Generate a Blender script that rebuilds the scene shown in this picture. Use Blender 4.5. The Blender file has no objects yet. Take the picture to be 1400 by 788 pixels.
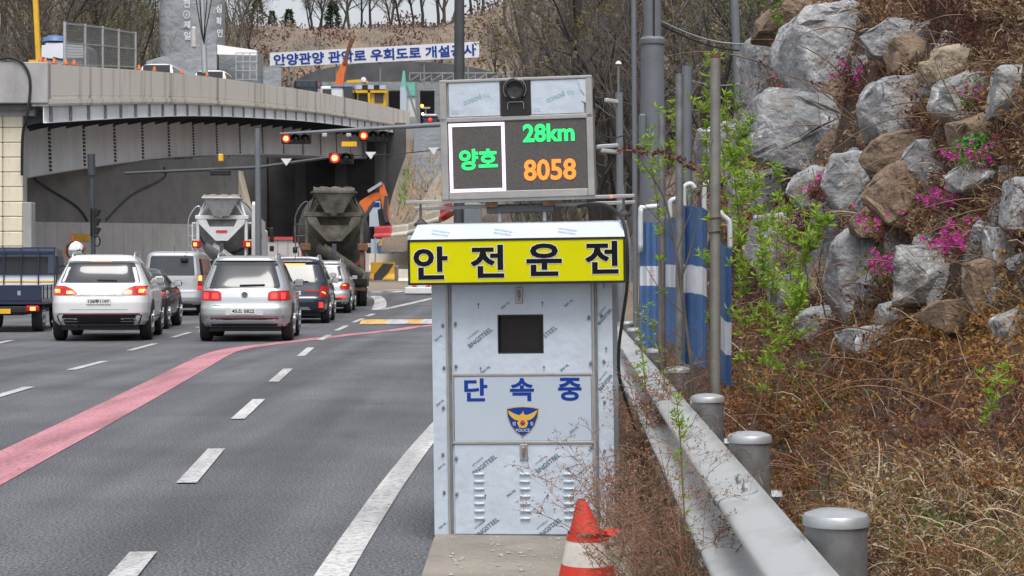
import bpy, bmesh, math, random
from mathutils import Vector, Matrix, noise, Euler
R = math.radians
SC = bpy.context.scene
COL = SC.collection
# ---------------------------------------------------------------- camera, sky, sun, exposure
F, CX, HY, H = 2400.0, 700.0, 372.0, 1.35          # focal length in photo pixels, principal column, horizon row, eye height
cam_d = bpy.data.cameras.new('camera'); cam = bpy.data.objects.new('camera', cam_d); COL.objects.link(cam)
cam.location = (0, 0, H); cam.rotation_euler = (R(90), 0, 0)
cam_d.sensor_width = 36; cam_d.lens = F / 1400 * 36; cam_d.shift_y = -(394 - HY) / 1400
cam_d.clip_start = 0.05; cam_d.clip_end = 3000
SC.camera = cam
SUN_EL, SUN_AZ = 64, 170                              # azimuth clockwise from +Y: behind the camera
w = bpy.data.worlds.new('World'); SC.world = w; w.use_nodes = True
nt = w.node_tree; nt.nodes.clear()
sky = nt.nodes.new('ShaderNodeTexSky'); sky.sky_type = 'NISHITA'; sky.sun_disc = False
sky.sun_elevation = R(SUN_EL); sky.sun_rotation = R(SUN_AZ); sky.dust_density = 4.0; sky.air_density = 1.0
hs = nt.nodes.new('ShaderNodeHueSaturation'); hs.inputs['Saturation'].default_value = 0.28
bg = nt.nodes.new('ShaderNodeBackground'); bg.inputs['Strength'].default_value = 0.15
wo = nt.nodes.new('ShaderNodeOutputWorld')
nt.links.new(sky.outputs[0], hs.inputs['Color']); nt.links.new(hs.outputs[0], bg.inputs['Color']); nt.links.new(bg.outputs[0], wo.inputs['Surface'])
sun_d = bpy.data.lights.new('sun', 'SUN'); sun_d.energy = 1.4; sun_d.angle = R(24); sun_d.color = (1.0, 0.98, 0.95)
sun = bpy.data.objects.new('sun', sun_d); COL.objects.link(sun)
az = R(SUN_AZ); el = R(SUN_EL)
sdir = Vector((math.sin(az) * math.cos(el), math.cos(az) * math.cos(el), math.sin(el)))
sun.rotation_euler = (-sdir).to_track_quat('-Z', 'Y').to_euler()
sun.location = (0, -10, 40)
SC.view_settings.view_transform = 'Standard'; SC.view_settings.look = 'None'
SC.view_settings.exposure = 0.40; SC.view_settings.gamma = 1.0
SC.render.engine = 'CYCLES'; SC.cycles.max_bounces = 6; SC.cycles.use_denoising = True

def P(px, py, Y): return Vector(((px - CX) * Y / F, Y, H + (HY - py) * Y / F))
def road_z(Y): return max(0.0, min((Y - 55) * 0.02, 2.2))
def G(px, py):                                        # a photo point on the road
    Y = 10.0
    for _ in range(40): Y = (H - road_z(Y)) * F / (py - HY) * .5 + Y * .5
    return P(px, py, Y)

# ---------------------------------------------------------------- helpers
def tag(o, label=None, cat=None, group=None, kind=None):
    if label: o['label'] = label
    if cat: o['category'] = cat
    if group: o['group'] = group
    if kind: o['kind'] = kind
    return o
def thing(name, label, cat, loc=(0, 0, 0), rz=0.0, group=None, rot=None):
    o = bpy.data.objects.new(name, None); COL.objects.link(o)
    o.empty_display_size = .1; o.location = loc
    o.rotation_euler = rot if rot else (0, 0, rz)
    return tag(o, label, cat, group)
def link(name, me, parent=None, loc=None):
    o = bpy.data.objects.new(name, me); COL.objects.link(o)
    if parent is not None: o.parent = parent
    if loc is not None: o.location = loc
    return o
def children(o): return [c for c in COL.objects if c.parent == o]
def copy_tree(o, kids, parent=None):
    c = o.copy(); COL.objects.link(c); c.parent = parent
    for k in kids.get(o, ()): copy_tree(k, kids, c)
    return c
def rootloc(p):
    v = Vector((0, 0, 0))
    while p is not None: v += Vector(p.location); p = p.parent
    return v
class MB:
    def __init__(s): s.v = []; s.f = []
    def add(s, vs, fs):
        o = len(s.v); s.v.extend([tuple(x) for x in vs]); s.f.extend([tuple(i + o for i in q) for q in fs]); return s
    def box(s, a, b, m=None, bev=0.0):
        c = [(a[i] + b[i]) / 2 for i in range(3)]; h = [abs(b[i] - a[i]) / 2 for i in range(3)]
        if bev <= 0:
            vs = [Vector((c[0] + x * h[0], c[1] + y * h[1], c[2] + z * h[2])) for x in (-1, 1) for y in (-1, 1) for z in (-1, 1)]
            fs = [(0, 1, 3, 2), (4, 6, 7, 5), (0, 4, 5, 1), (2, 3, 7, 6), (0, 2, 6, 4), (1, 5, 7, 3)]
        else:
            bev = min(bev, min(h) * .95); vs = []; idx = {}
            for x in (-1, 1):
                for y in (-1, 1):
                    for z in (-1, 1):
                        for k in range(3):
                            d = [h[0] - bev, h[1] - bev, h[2] - bev]; d[k] = h[k]
                            idx[(x, y, z, k)] = len(vs); vs.append(Vector((c[0] + x * d[0], c[1] + y * d[1], c[2] + z * d[2])))
            fs = []
            for k in range(3):
                o1, o2 = [(1, 2), (2, 0), (0, 1)][k]
                for sg in (-1, 1):
                    q = []
                    for u, v in ((-1, -1), (1, -1), (1, 1), (-1, 1)):
                        t = [0, 0, 0]; t[k] = sg; t[o1] = u; t[o2] = v; q.append(idx[(*t, k)])
                    fs.append(tuple(q) if sg > 0 else tuple(q[::-1]))
            for k in range(3):
                o1, o2 = [(1, 2), (2, 0), (0, 1)][k]
                for u in (-1, 1):
                    for v in (-1, 1):
                        t0 = [0, 0, 0]; t1 = [0, 0, 0]; t0[k] = -1; t1[k] = 1
                        for t in (t0, t1): t[o1] = u; t[o2] = v
                        q = (idx[(*t0, o1)], idx[(*t1, o1)], idx[(*t1, o2)], idx[(*t0, o2)])
                        fs.append(q if u * v > 0 else q[::-1])
            for x in (-1, 1):
                for y in (-1, 1):
                    for z in (-1, 1):
                        q = tuple(idx[(x, y, z, k)] for k in range(3)); fs.append(q if x * y * z > 0 else q[::-1])
        if m is not None: vs = [m @ v for v in vs]
        return s.add(vs, fs)
    def bar(s, p, q, w, h=None, bev=0.0):
        p, q = Vector(p), Vector(q); h = h or w; d = q - p; L = d.length; d.normalize()
        up = Vector((0, 0, 1)) if abs(d.z) < .95 else Vector((0, 1, 0))
        x = d.cross(up).normalized(); z = x.cross(d)
        m = Matrix(((x.x, d.x, z.x, p.x), (x.y, d.y, z.y, p.y), (x.z, d.z, z.z, p.z), (0, 0, 0, 1)))
        return s.box((-w / 2, 0, -h / 2), (w / 2, L, h / 2), m, bev)
    def tube(s, pts, r, n=8, cap=True):
        pts = [Vector(p) for p in pts]; k = len(pts); o = len(s.v)
        rr = r if isinstance(r, (list, tuple)) else [r] * k
        ref = None
        for i, p in enumerate(pts):
            d = (pts[min(i + 1, k - 1)] - pts[max(i - 1, 0)]).normalized()
            if ref is None:
                up = Vector((0, 0, 1)) if abs(d.z) < .9 else Vector((1, 0, 0)); a = d.cross(up).normalized()
            else:
                a = (ref - d * ref.dot(d)).normalized()
            ref = a; b = d.cross(a)
            for j in range(n):
                t = 2 * math.pi * j / n; s.v.append(tuple(p + (a * math.cos(t) + b * math.sin(t)) * rr[i]))
        for i in range(k - 1):
            for j in range(n):
                j2 = (j + 1) % n; s.f.append((o + i * n + j, o + i * n + j2, o + (i + 1) * n + j2, o + (i + 1) * n + j))
        if cap and n > 2:
            s.f.append(tuple(o + j for j in range(n))[::-1]); s.f.append(tuple(o + (k - 1) * n + j for j in range(n)))
        return s
    def lathe(s, prof, n=20, m=None, cap=True):
        o = len(s.v)
        for r, z in prof:
            for j in range(n):
                t = 2 * math.pi * j / n; v = Vector((r * math.cos(t), r * math.sin(t), z)); s.v.append(tuple(m @ v if m is not None else v))
        for i in range(len(prof) - 1):
            for j in range(n):
                j2 = (j + 1) % n; s.f.append((o + i * n + j, o + i * n + j2, o + (i + 1) * n + j2, o + (i + 1) * n + j))
        if cap:
            s.f.append(tuple(o + j for j in range(n))[::-1]); k = len(prof) - 1; s.f.append(tuple(o + k * n + j for j in range(n)))
        return s
    def prism(s, poly, t, m=None):                      # polygon in local xy, thick along z (0..t)
        n = len(poly); vs = [Vector((x, y, 0)) for x, y in poly] + [Vector((x, y, t)) for x, y in poly]
        if m is not None: vs = [m @ v for v in vs]
        return s.add(vs, [tuple(range(n))[::-1], tuple(range(n, 2 * n))] + [(i, (i + 1) % n, n + (i + 1) % n, n + i) for i in range(n)])
    def grid(s, rows, flip=False):
        o = len(s.v); nu = len(rows[0])
        for r in rows: s.v.extend([tuple(p) for p in r])
        for i in range(len(rows) - 1):
            for j in range(nu - 1):
                q = (o + i * nu + j, o + i * nu + j + 1, o + (i + 1) * nu + j + 1, o + (i + 1) * nu + j)
                s.f.append(q[::-1] if flip else q)
        return s
    def mesh(s, name, mat, smooth=False):
        me = bpy.data.meshes.new(name); me.from_pydata(s.v, [], s.f)
        if mat is not None: me.materials.append(mat)
        if smooth:
            me.polygons.foreach_set('use_smooth', [True] * len(me.polygons))
            if smooth != 'full': me.set_sharp_from_angle(angle=R(38))
        me.update(); return me
    def build(s, name, mat, parent=None, smooth=False):  # local coordinates
        return link(name, s.mesh(name, mat, smooth), parent)
    def wbuild(s, name, mat, parent=None, smooth=False, label=None, cat=None, group=None, kind=None):  # world coordinates
        if parent is not None: org = rootloc(parent)
        else:
            n = len(s.v); org = Vector((sum(v[0] for v in s.v) / n, sum(v[1] for v in s.v) / n, min(v[2] for v in s.v)))
        s.v = [(v[0] - org.x, v[1] - org.y, v[2] - org.z) for v in s.v]
        o = link(name, s.mesh(name, mat, smooth), parent, None if parent is not None else org)
        return tag(o, label, cat, group, kind)

# ---------------------------------------------------------------- materials
def mat(name, col, rough=.6, metal=0.0, var=.12, vs=2.0, bump=0.0, bs=30.0, col2=None, streak=0.0, emit=0.0, coat=0.0, spec=.5, detail=6.0, cut=None, two=False):
    m = bpy.data.materials.new(name); m.use_nodes = True; t = m.node_tree; b = t.nodes['Principled BSDF']
    b.inputs['Roughness'].default_value = rough; b.inputs['Metallic'].default_value = metal
    b.inputs['Specular IOR Level'].default_value = spec; b.inputs['Coat Weight'].default_value = coat
    b.inputs['Coat Roughness'].default_value = .06
    c1 = tuple(max(0, c * (1 - var)) for c in col) if col2 is None else col
    c2 = tuple(min(1, c * (1 + var)) for c in col) if col2 is None else col2
    if var <= 0 and col2 is None:
        b.inputs['Base Color'].default_value = (*col, 1)
    else:
        tc = t.nodes.new('ShaderNodeTexCoord'); mp = t.nodes.new('ShaderNodeMapping'); nz = t.nodes.new('ShaderNodeTexNoise')
        mp.inputs['Scale'].default_value = (vs, vs, vs * (1 - streak)); nz.inputs['Scale'].default_value = 1.0
        nz.inputs['Detail'].default_value = detail; nz.inputs['Roughness'].default_value = .65
        rp = t.nodes.new('ShaderNodeValToRGB'); lo, hi = cut or (.33, .67)
        rp.color_ramp.elements[0].position = lo; rp.color_ramp.elements[1].position = hi
        rp.color_ramp.elements[0].color = (*c1, 1); rp.color_ramp.elements[1].color = (*c2, 1)
        t.links.new(tc.outputs['Object'], mp.inputs[0]); t.links.new(mp.outputs[0], nz.inputs['Vector'])
        t.links.new(nz.outputs['Fac'], rp.inputs[0]); t.links.new(rp.outputs[0], b.inputs['Base Color'])
    if bump > 0:
        tc = t.nodes.new('ShaderNodeTexCoord'); n2 = t.nodes.new('ShaderNodeTexNoise'); n2.inputs['Scale'].default_value = bs
        n2.inputs['Detail'].default_value = 5; bp = t.nodes.new('ShaderNodeBump'); bp.inputs['Strength'].default_value = bump
        bp.inputs['Distance'].default_value = .6 / bs
        t.links.new(tc.outputs['Object'], n2.inputs['Vector']); t.links.new(n2.outputs['Fac'], bp.inputs['Height']); t.links.new(bp.outputs[0], b.inputs['Normal'])
    if emit > 0:
        b.inputs['Emission Color'].default_value = (*col, 1); b.inputs['Emission Strength'].default_value = emit
    return m
def leafmat(name, col, col2=None, trans=.25, vs=1.5, cut=None):
    m = mat(name, col, .7, var=.35, vs=vs, col2=col2, spec=.2, cut=cut); t = m.node_tree; b = t.nodes['Principled BSDF']
    tr = t.nodes.new('ShaderNodeBsdfTranslucent'); mx = t.nodes.new('ShaderNodeMixShader'); mx.inputs[0].default_value = trans
    src = b.inputs['Base Color'].links[0].from_socket if b.inputs['Base Color'].links else None
    if src: t.links.new(src, tr.inputs['Color'])
    out = t.nodes['Material Output']
    t.links.new(b.outputs[0], mx.inputs[1]); t.links.new(tr.outputs[0], mx.inputs[2]); t.links.new(mx.outputs[0], out.inputs['Surface'])
    return m
def asphalt():
    m = mat('asphalt', (.120, .124, .136), .8, var=.25, vs=.35, bump=.5, bs=140); t = m.node_tree; b = t.nodes['Principled BSDF']
    src = b.inputs['Base Color'].links[0].from_socket
    tc = t.nodes.new('ShaderNodeTexCoord'); n = t.nodes.new('ShaderNodeTexNoise'); n.inputs['Scale'].default_value = 62; n.inputs['Detail'].default_value = 4
    rp = t.nodes.new('ShaderNodeValToRGB'); rp.color_ramp.elements[0].position = .36; rp.color_ramp.elements[1].position = .72
    rp.color_ramp.elements[0].color = (.22, .22, .22, 1); rp.color_ramp.elements[1].color = (1.9, 1.9, 1.9, 1)
    mx = t.nodes.new('ShaderNodeMix'); mx.data_type = 'RGBA'; mx.blend_type = 'MULTIPLY'; mx.inputs['Factor'].default_value = 1
    # tyre tracks: long streaks along the carriageway
    mp = t.nodes.new('ShaderNodeMapping'); mp.inputs['Scale'].default_value = (1.5, .05, 1); mp.inputs['Rotation'].default_value = (0, 0, R(-6))
    n3 = t.nodes.new('ShaderNodeTexNoise'); n3.inputs['Scale'].default_value = 1; n3.inputs['Detail'].default_value = 5
    r3 = t.nodes.new('ShaderNodeValToRGB'); r3.color_ramp.elements[0].position = .35; r3.color_ramp.elements[1].position = .7
    r3.color_ramp.elements[0].color = (.70, .70, .70, 1); r3.color_ramp.elements[1].color = (1.28, 1.28, 1.28, 1)
    m3 = t.nodes.new('ShaderNodeMix'); m3.data_type = 'RGBA'; m3.blend_type = 'MULTIPLY'; m3.inputs['Factor'].default_value = 1
    t.links.new(tc.outputs['Object'], n.inputs['Vector']); t.links.new(n.outputs['Fac'], rp.inputs[0])
    t.links.new(tc.outputs['Object'], mp.inputs[0]); t.links.new(mp.outputs[0], n3.inputs['Vector']); t.links.new(n3.outputs['Fac'], r3.inputs[0])
    t.links.new(src, mx.inputs['A']); t.links.new(rp.outputs[0], mx.inputs['B'])
    t.links.new(mx.outputs['Result'], m3.inputs['A']); t.links.new(r3.outputs[0], m3.inputs['B']); n4 = t.nodes.new('ShaderNodeTexNoise'); n4.inputs['Scale'].default_value = 1.7; n4.inputs['Detail'].default_value = 9; n4.inputs['Roughness'].default_value = .7
    r4 = t.nodes.new('ShaderNodeValToRGB'); r4.color_ramp.elements[0].position = .60; r4.color_ramp.elements[1].position = .74
    r4.color_ramp.elements[0].color = (1, 1, 1, 1); r4.color_ramp.elements[1].color = (.62, .61, .60, 1)
    m4 = t.nodes.new('ShaderNodeMix'); m4.data_type = 'RGBA'; m4.blend_type = 'MULTIPLY'; m4.inputs['Factor'].default_value = 1
    t.links.new(tc.outputs['Object'], n4.inputs['Vector']); t.links.new(n4.outputs['Fac'], r4.inputs[0])
    t.links.new(m3.outputs['Result'], m4.inputs['A']); t.links.new(r4.outputs[0], m4.inputs['B']); t.links.new(m4.outputs['Result'], b.inputs['Base Color'])
    return m
def paintmark(name, col):                               # worn road paint: asphalt shows through in specks
    m = mat(name, col, .75, var=.1, vs=1.2, bump=.3, bs=120); t = m.node_tree; b = t.nodes['Principled BSDF']
    src = b.inputs['Base Color'].links[0].from_socket
    tc = t.nodes.new('ShaderNodeTexCoord'); n = t.nodes.new('ShaderNodeTexNoise'); n.inputs['Scale'].default_value = 26; n.inputs['Detail'].default_value = 8; n.inputs['Roughness'].default_value = .75
    rp = t.nodes.new('ShaderNodeValToRGB'); rp.color_ramp.elements[0].position = .37; rp.color_ramp.elements[1].position = .52
    rp.color_ramp.elements[0].color = (.40, .40, .41, 1); rp.color_ramp.elements[1].color = (1, 1, 1, 1)
    mx = t.nodes.new('ShaderNodeMix'); mx.data_type = 'RGBA'; mx.blend_type = 'MULTIPLY'; mx.inputs['Factor'].default_value = 1
    t.links.new(tc.outputs['Object'], n.inputs['Vector']); t.links.new(n.outputs['Fac'], rp.inputs[0]); t.links.new(src, mx.inputs['A']); t.links.new(rp.outputs[0], mx.inputs['B'])
    mp = t.nodes.new('ShaderNodeMapping'); mp.inputs['Scale'].default_value = (3.2, .25, 1); n2 = t.nodes.new('ShaderNodeTexNoise'); n2.inputs['Scale'].default_value = 1; n2.inputs['Detail'].default_value = 7
    r2 = t.nodes.new('ShaderNodeValToRGB'); r2.color_ramp.elements[0].position = .36; r2.color_ramp.elements[1].position = .58; r2.color_ramp.elements[0].color = (.66, .66, .67, 1); r2.color_ramp.elements[1].color = (1.04, 1.04, 1.04, 1)
    m2 = t.nodes.new('ShaderNodeMix'); m2.data_type = 'RGBA'; m2.blend_type = 'MULTIPLY'; m2.inputs['Factor'].default_value = 1
    t.links.new(tc.outputs['Object'], mp.inputs[0]); t.links.new(mp.outputs[0], n2.inputs['Vector']); t.links.new(n2.outputs['Fac'], r2.inputs[0]); t.links.new(mx.outputs['Result'], m2.inputs['A']); t.links.new(r2.outputs[0], m2.inputs['B'])
    t.links.new(m2.outputs['Result'], b.inputs['Base Color']); return m
M = dict(
    asphalt=asphalt(), white_line=paintmark('white_line', (.57, .57, .57)), pink_line=paintmark('pink_line', (.54, .24, .28)), orange_line=paintmark('orange_line', (.8, .47, .16)),
    concrete=mat('concrete', (.33, .32, .29), .85, var=.2, vs=1.3, bump=.3, bs=25),
    slab=mat('slab', (.30, .27, .23), .9, vs=2.5, bump=.6, bs=30, col2=(.20, .18, .155)),
    parapet=mat('parapet', (.27, .22, .16), .85, vs=.9, streak=.92, bump=.2, bs=12, col2=(.74, .71, .66), cut=(.26, .47)),
    greycon=mat('greycon', (.36, .355, .35), .85, vs=.9, streak=.6, bump=.2, bs=12, var=.2),
    block=mat('block', (.46, .37, .25), .85, vs=1.2, streak=.85, bump=.2, bs=18, col2=(.72, .66, .52), cut=(.3, .52)),
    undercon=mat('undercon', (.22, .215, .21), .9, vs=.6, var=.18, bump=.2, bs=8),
    panel=mat('panel', (.55, .54, .53), .6, vs=.8, var=.1),
    girder=mat('girder', (.76, .79, .84), .5, vs=.6, streak=.7, var=.12),
    darksteel=mat('darksteel', (.05, .055, .065), .6, var=.2),
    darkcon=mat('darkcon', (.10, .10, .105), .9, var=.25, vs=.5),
    stain_steel=mat('stain_steel', (.40, .39, .38), .45, metal=.5, vs=6, var=.12, bump=.05, bs=60),
    film=mat('film', (.53, .60, .69), .34, vs=2.6, var=.09, streak=.5, bump=.16, bs=7),
    film2=mat('film2', (.55, .60, .66), .3, vs=2.2, var=.06, bump=.05, bs=14),
    black=mat('black', (.012, .012, .013), .45, var=.2), blackglass=mat('blackglass', (.02, .02, .022), .12, var=0),
    rubber=mat('rubber', (.02, .02, .021), .75, var=.25, vs=9), screen=mat('screen', (.045, .042, .040), .55, vs=420, col2=(.13, .12, .115), detail=2, cut=(.38, .62)),
    led_green=mat('led_green', (.02, .85, .16), .6, var=0, emit=.75), led_orange=mat('led_orange', (1, .22, .03), .6, var=0, emit=.8),
    led_white=mat('led_white', (.95, .70, 1), .6, var=0, emit=.7), yellow_sign=mat('yellow_sign', (.66, .64, .0), .7, var=.05, vs=1.2, bump=.03, bs=90, spec=.15),
    sign_white=mat('sign_white', (.46, .53, .62), .45, var=.04), ink_black=mat('ink_black', (.010, .010, .013), .7, var=0, spec=.1), ink_blue=mat('ink_blue', (.010, .045, .28), .6, var=0, spec=.15),
    ink_faint=mat('ink_faint', (.09, .16, .21), .6, var=0), ink_pale=mat('ink_pale', (.25, .40, .50), .6, var=0), ink_red=mat('ink_red', (.6, .03, .04), .5, var=0),
    gold=mat('gold', (.66, .42, .06), .5, var=.05), white=mat('white', (.72, .73, .74), .5, var=.05),
    galv=mat('galv', (.47, .49, .51), .42, metal=.55, vs=8, var=.12, bump=.06, bs=40), galv_dark=mat('galv_dark', (.30, .31, .32), .5, metal=.5, vs=9, col2=(.17, .17, .165)),
    rust=mat('rust', (.16, .075, .04), .85, var=.4, vs=25), pole_grey=mat('pole_grey', (.15, .165, .185), .5, var=.1, vs=3), pole_dark=mat('pole_dark', (.05, .056, .065), .5, var=.15),
    rail=mat('rail', (.42, .42, .41), .40, metal=.5, vs=5, col2=(.60, .62, .63), cut=(.25, .55), bump=.04, bs=30),
    blue_panel=mat('blue_panel', (.085, .165, .35), .45, var=.1, vs=4), white_band=mat('white_band', (.62, .65, .70), .5, var=.08, vs=6), white_pipe=mat('white_pipe', (.60, .64, .66), .4, var=.1, vs=8),
    cone_red=mat('cone_red', (.72, .045, .025), .5, vs=7, col2=(.50, .035, .02)), cone_white=mat('cone_white', (.68, .63, .57), .6, vs=9, var=.15),
    pl_red=mat('pl_red', (.66, .09, .10), .5, var=.12), pl_cream=mat('pl_cream', (.66, .62, .52), .55, var=.12), hazard_yellow=mat('hazard_yellow', (.75, .42, .02), .55, var=.12), 
    orange=mat('orange', (.70, .16, .03), .45, var=.12), rig_yellow=mat('rig_yellow', (.72, .42, .03), .5, var=.15), rig_green=mat('rig_green', (.16, .50, .42), .6, var=.1),
    soil=mat('soil', (.085, .055, .036), .95, vs=4.5, bump=1.0, bs=9, col2=(.035, .024, .017)), litter=mat('litter', (.25, .185, .14), .95, vs=.12, bump=.8, bs=2.5, col2=(.125, .11, .09)),
    rampsoil=mat('rampsoil', (.26, .22, .175), .95, vs=.4, bump=.3, bs=3, var=.2), tarp=mat('tarp', (.14, .155, .17), .7, vs=.5, var=.3, bump=.5, bs=2), fabric=mat('fabric', (.30, .32, .34), .8, vs=.7, streak=.7, var=.1, bump=.4, bs=1.5),
    signal_red=mat('signal_red', (1, .03, .025), .4, var=0, emit=1.3), signal_core=mat('signal_core', (1, .42, .10), .4, var=0, emit=3.2), lamp_red=mat('lamp_red', (1, .035, .03), .3, var=0, emit=.9), lamp_hot=mat('lamp_hot', (1, .28, .07), .3, var=0, emit=2.2),
    lens_red=mat('lens_red', (.42, .012, .016), .2, var=0), amber=mat('amber', (1, .4, .04), .3, var=0, emit=3.0), lamp_white=mat('lamp_white', (.9, 1, .95), .3, var=0, emit=2.0),
    mirror=mat('mirror', (.85, .85, .85), .06, metal=1, var=0), glass=mat('glass', (.045, .05, .056), .07, var=.1, vs=3), chrome=mat('chrome', (.7, .7, .7), .2, metal=1, var=0),
    plate_white=mat('plate_white', (.68, .68, .67), .5, var=.05), straw=leafmat('straw', (.66, .54, .38), (.42, .31, .19), vs=.9),
    tunnel_sign=mat('tunnel_sign', (.68, .70, .74), .5, var=.04),
)
for nm, c, me in (('paint_white', (.70, .71, .72), 0), ('paint_silver', (.46, .48, .50), .5), ('paint_silver2', (.48, .49, .51), .4), ('paint_black', (.015, .015, .017), 0), ('paint_navy', (.022, .028, .05), .2), ('paint_truck', (.018, .03, .065), .1), ('paint_red', (.5, .03, .04), 0)):
    M[nm] = mat(nm, c, .32, metal=me, var=.04, vs=1.5, coat=.7)
M['mixer_white'] = mat('mixer_white', (.66, .67, .68), .5, vs=2, var=.12); M['mixer_dirt'] = mat('mixer_dirt', (.045, .041, .034), .85, vs=2.2, col2=(.16, .147, .12), bump=.4, bs=14)
M['mixer_steel'] = mat('mixer_steel', (.34, .34, .34), .5, metal=.3, vs=3, var=.2)
M['bark'] = mat('bark', (.042, .038, .035), .95, vs=4, var=.35); M['bark2'] = mat('bark2', (.10, .085, .072), .95, vs=4, var=.3)
M['twig'] = mat('twig', (.135, .120, .110), .95, vs=1, var=.3); M['bud'] = leafmat('bud', (.19, .155, .06), (.12, .095, .055)); M['bud_green'] = leafmat('bud_green', (.14, .17, .06), (.09, .10, .045))
M['pine'] = leafmat('pine', (.035, .07, .035), (.06, .10, .05)); M['leaf_green'] = leafmat('leaf_green', (.36, .52, .07), (.22, .36, .05), .35); M['leaf_mid'] = leafmat('leaf_mid', (.13, .25, .03), (.22, .32, .06), .3)
M['dry_tan'] = leafmat('dry_tan', (.52, .40, .26), (.30, .205, .12), vs=.9); M['dry_rust'] = leafmat('dry_rust', (.30, .135, .055), (.15, .075, .045), vs=.8); M['dry_gold'] = leafmat('dry_gold', (.44, .26, .09), (.28, .14, .05), vs=.8)
M['dry_red'] = leafmat('dry_red', (.21, .09, .065), (.10, .055, .042), vs=.8); M['dry_stem'] = mat('dry_stem', (.21, .125, .085), .9, vs=3, var=.35); M['dry_pink'] = leafmat('dry_pink', (.42, .26, .19), (.28, .15, .105), vs=5)
M['petal'] = leafmat('petal', (.78, .10, .52), (.60, .07, .40), .3, vs=8)

# ---------------------------------------------------------------- lettering: flat meshes from the built-in font
_TX = {}
def text_mesh(s, bold=0.0):
    k = (s, bold)
    if k in _TX: return _TX[k]
    c = bpy.data.curves.new('t', 'FONT'); c.body = s; c.offset = bold; c.resolution_u = 3
    o = bpy.data.objects.new('t', c); COL.objects.link(o)
    me = bpy.data.meshes.new_from_object(o.evaluated_get(bpy.context.evaluated_depsgraph_get()))
    vs = [v.co.copy() for v in me.vertices]; fs = [tuple(p.vertices) for p in me.polygons]
    bpy.data.objects.remove(o); bpy.data.curves.remove(c); bpy.data.meshes.remove(me)
    x0, x1 = min(v.x for v in vs), max(v.x for v in vs); y0, y1 = min(v.y for v in vs), max(v.y for v in vs)
    _TX[k] = ([((v.x - (x0 + x1) / 2), (v.y - (y0 + y1) / 2)) for v in vs], fs, x1 - x0, y1 - y0); return _TX[k]
def text(mb, s, m, w=None, h=None, bold=0.0):           # adds glyphs to mb in plane of matrix m (local xy)
    vs, fs, tw, th = text_mesh(s, bold)
    kx = w / tw if w else h / th; ky = h / th if h else kx
    mb.add([m @ Vector((x * kx, y * ky, 0)) for x, y in vs], fs); return mb
def front(x, z, y, rot=0.0): return Matrix.Translation((x, y, z)) @ Matrix.Rotation(R(90), 4, 'X') @ Matrix.Rotation(rot, 4, 'Z')   # faces -Y
# ================================================================ the setting
def hill_z(X, Y):
    back = 0.0
    t = max(0.0, min((Y - 165) / 105.0, 1.0)); t = t * t * (3 - 2 * t)
    crest = 36 + 7 * max(0, min((X + 38) / -40, 1)) + 12 * max(0, min((X + 12) / 40, 1))
    back = t * crest + max(0, Y - 270) * .05
    a = 4.5 - (Y - 40) * .115
    s = max(0.0, X - a)
    right = (s * .62 if s < 22 else 13.6 + (s - 22) * .45) * max(0, min((Y - 27) / 12, 1))
    ld = max(0.0, -X - 28.5)
    left = (ld * 1.6 if ld < 9 else 14.4 + (ld - 9) * .38) * max(0, min((Y - 92) / 25, 1))
    z = max(back, right, left, 0) + (0 if Y < 55 else road_z(Y))
    if z > .5: z += noise.fractal((X * .08, Y * .08, 3.1), 1, 2, 4) * min(z * .12, 1.3)
    return z
mb = MB(); xs = [-600, -300, -150] + [-90 + 3 * i for i in range(61)] + [150, 300, 600]; ys = [-30, 0, 20] + [27 + 3 * i for i in range(110)] + [420, 600, 1200]
mb.grid([[(x, y, hill_z(x, y) - .03 - (2.0 if (y < 50 and abs(x) < 7) else 0) * 0) for x in xs] for y in ys], flip=True)
o = mb.build('ground', M['litter'], smooth='full'); tag(o, kind='structure')
# asphalt carriageway following the road's gentle rise
mb = MB(); ys = [-8, 0, 10, 20, 30, 40, 50, 55, 60, 70, 80, 90, 100, 120, 140, 160]
def road_r(Y): return .44 + (Y * .012 if Y < 30 else .36 + (Y - 30) * .035) if Y < 60 else 1.9 - (Y - 60) * .09
mb.grid([[(x, y, road_z(y)) for x in (-40, -30, -20, -10, -5, road_r(y) - .001)] for y in ys], flip=True)
o = mb.build('road', M['asphalt']); tag(o, kind='structure')
def strip(pts, wd, name, mt, lift=.005):                # a painted strip along ground points
    pts = [Vector((p.x, p.y, 0)) for p in pts]; L = []; Rr = []
    for i, p in enumerate(pts):
        d = (pts[min(i + 1, len(pts) - 1)] - pts[max(i - 1, 0)]).normalized(); n = Vector((-d.y, d.x, 0)); ww = wd[i] if isinstance(wd, list) else wd
        for lst, sg in ((L, 1), (Rr, -1)):
            q = p + n * sg * ww / 2; lst.append((q.x, q.y, road_z(q.y) + lift))
    b = MB(); b.grid([L, Rr]); o = b.build(name, mt); return tag(o, kind='structure')
def smooth_pts(pts, k=8):
    out = []
    for i in range(len(pts) - 1):
        p0 = pts[max(i - 1, 0)]; p1 = pts[i]; p2 = pts[i + 1]; p3 = pts[min(i + 2, len(pts) - 1)]
        for j in range(k):
            t = j / k; out.append(.5 * ((2 * p1) + (p2 - p0) * t + (2 * p0 - 5 * p1 + 4 * p2 - p3) * t * t + (3 * p1 - p0 - 3 * p2 + p3) * t ** 3))
    out.append(pts[-1]); return out
pink = smooth_pts([G(*p) for p in ((-420, 880), (-200, 745), (0, 639), (100, 588), (200, 536), (260, 504), (288, 489), (312, 480), (345, 474), (400, 467.3), (470, 459), (540, 451.5), (580, 446), (640, 441), (700, 438))])
strip(pink, [.46 if p.y < 27 else max(.36, .46 - (p.y - 27) * .02) for p in pink], 'lane_guide_stripe', M['pink_line'], .005)
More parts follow.
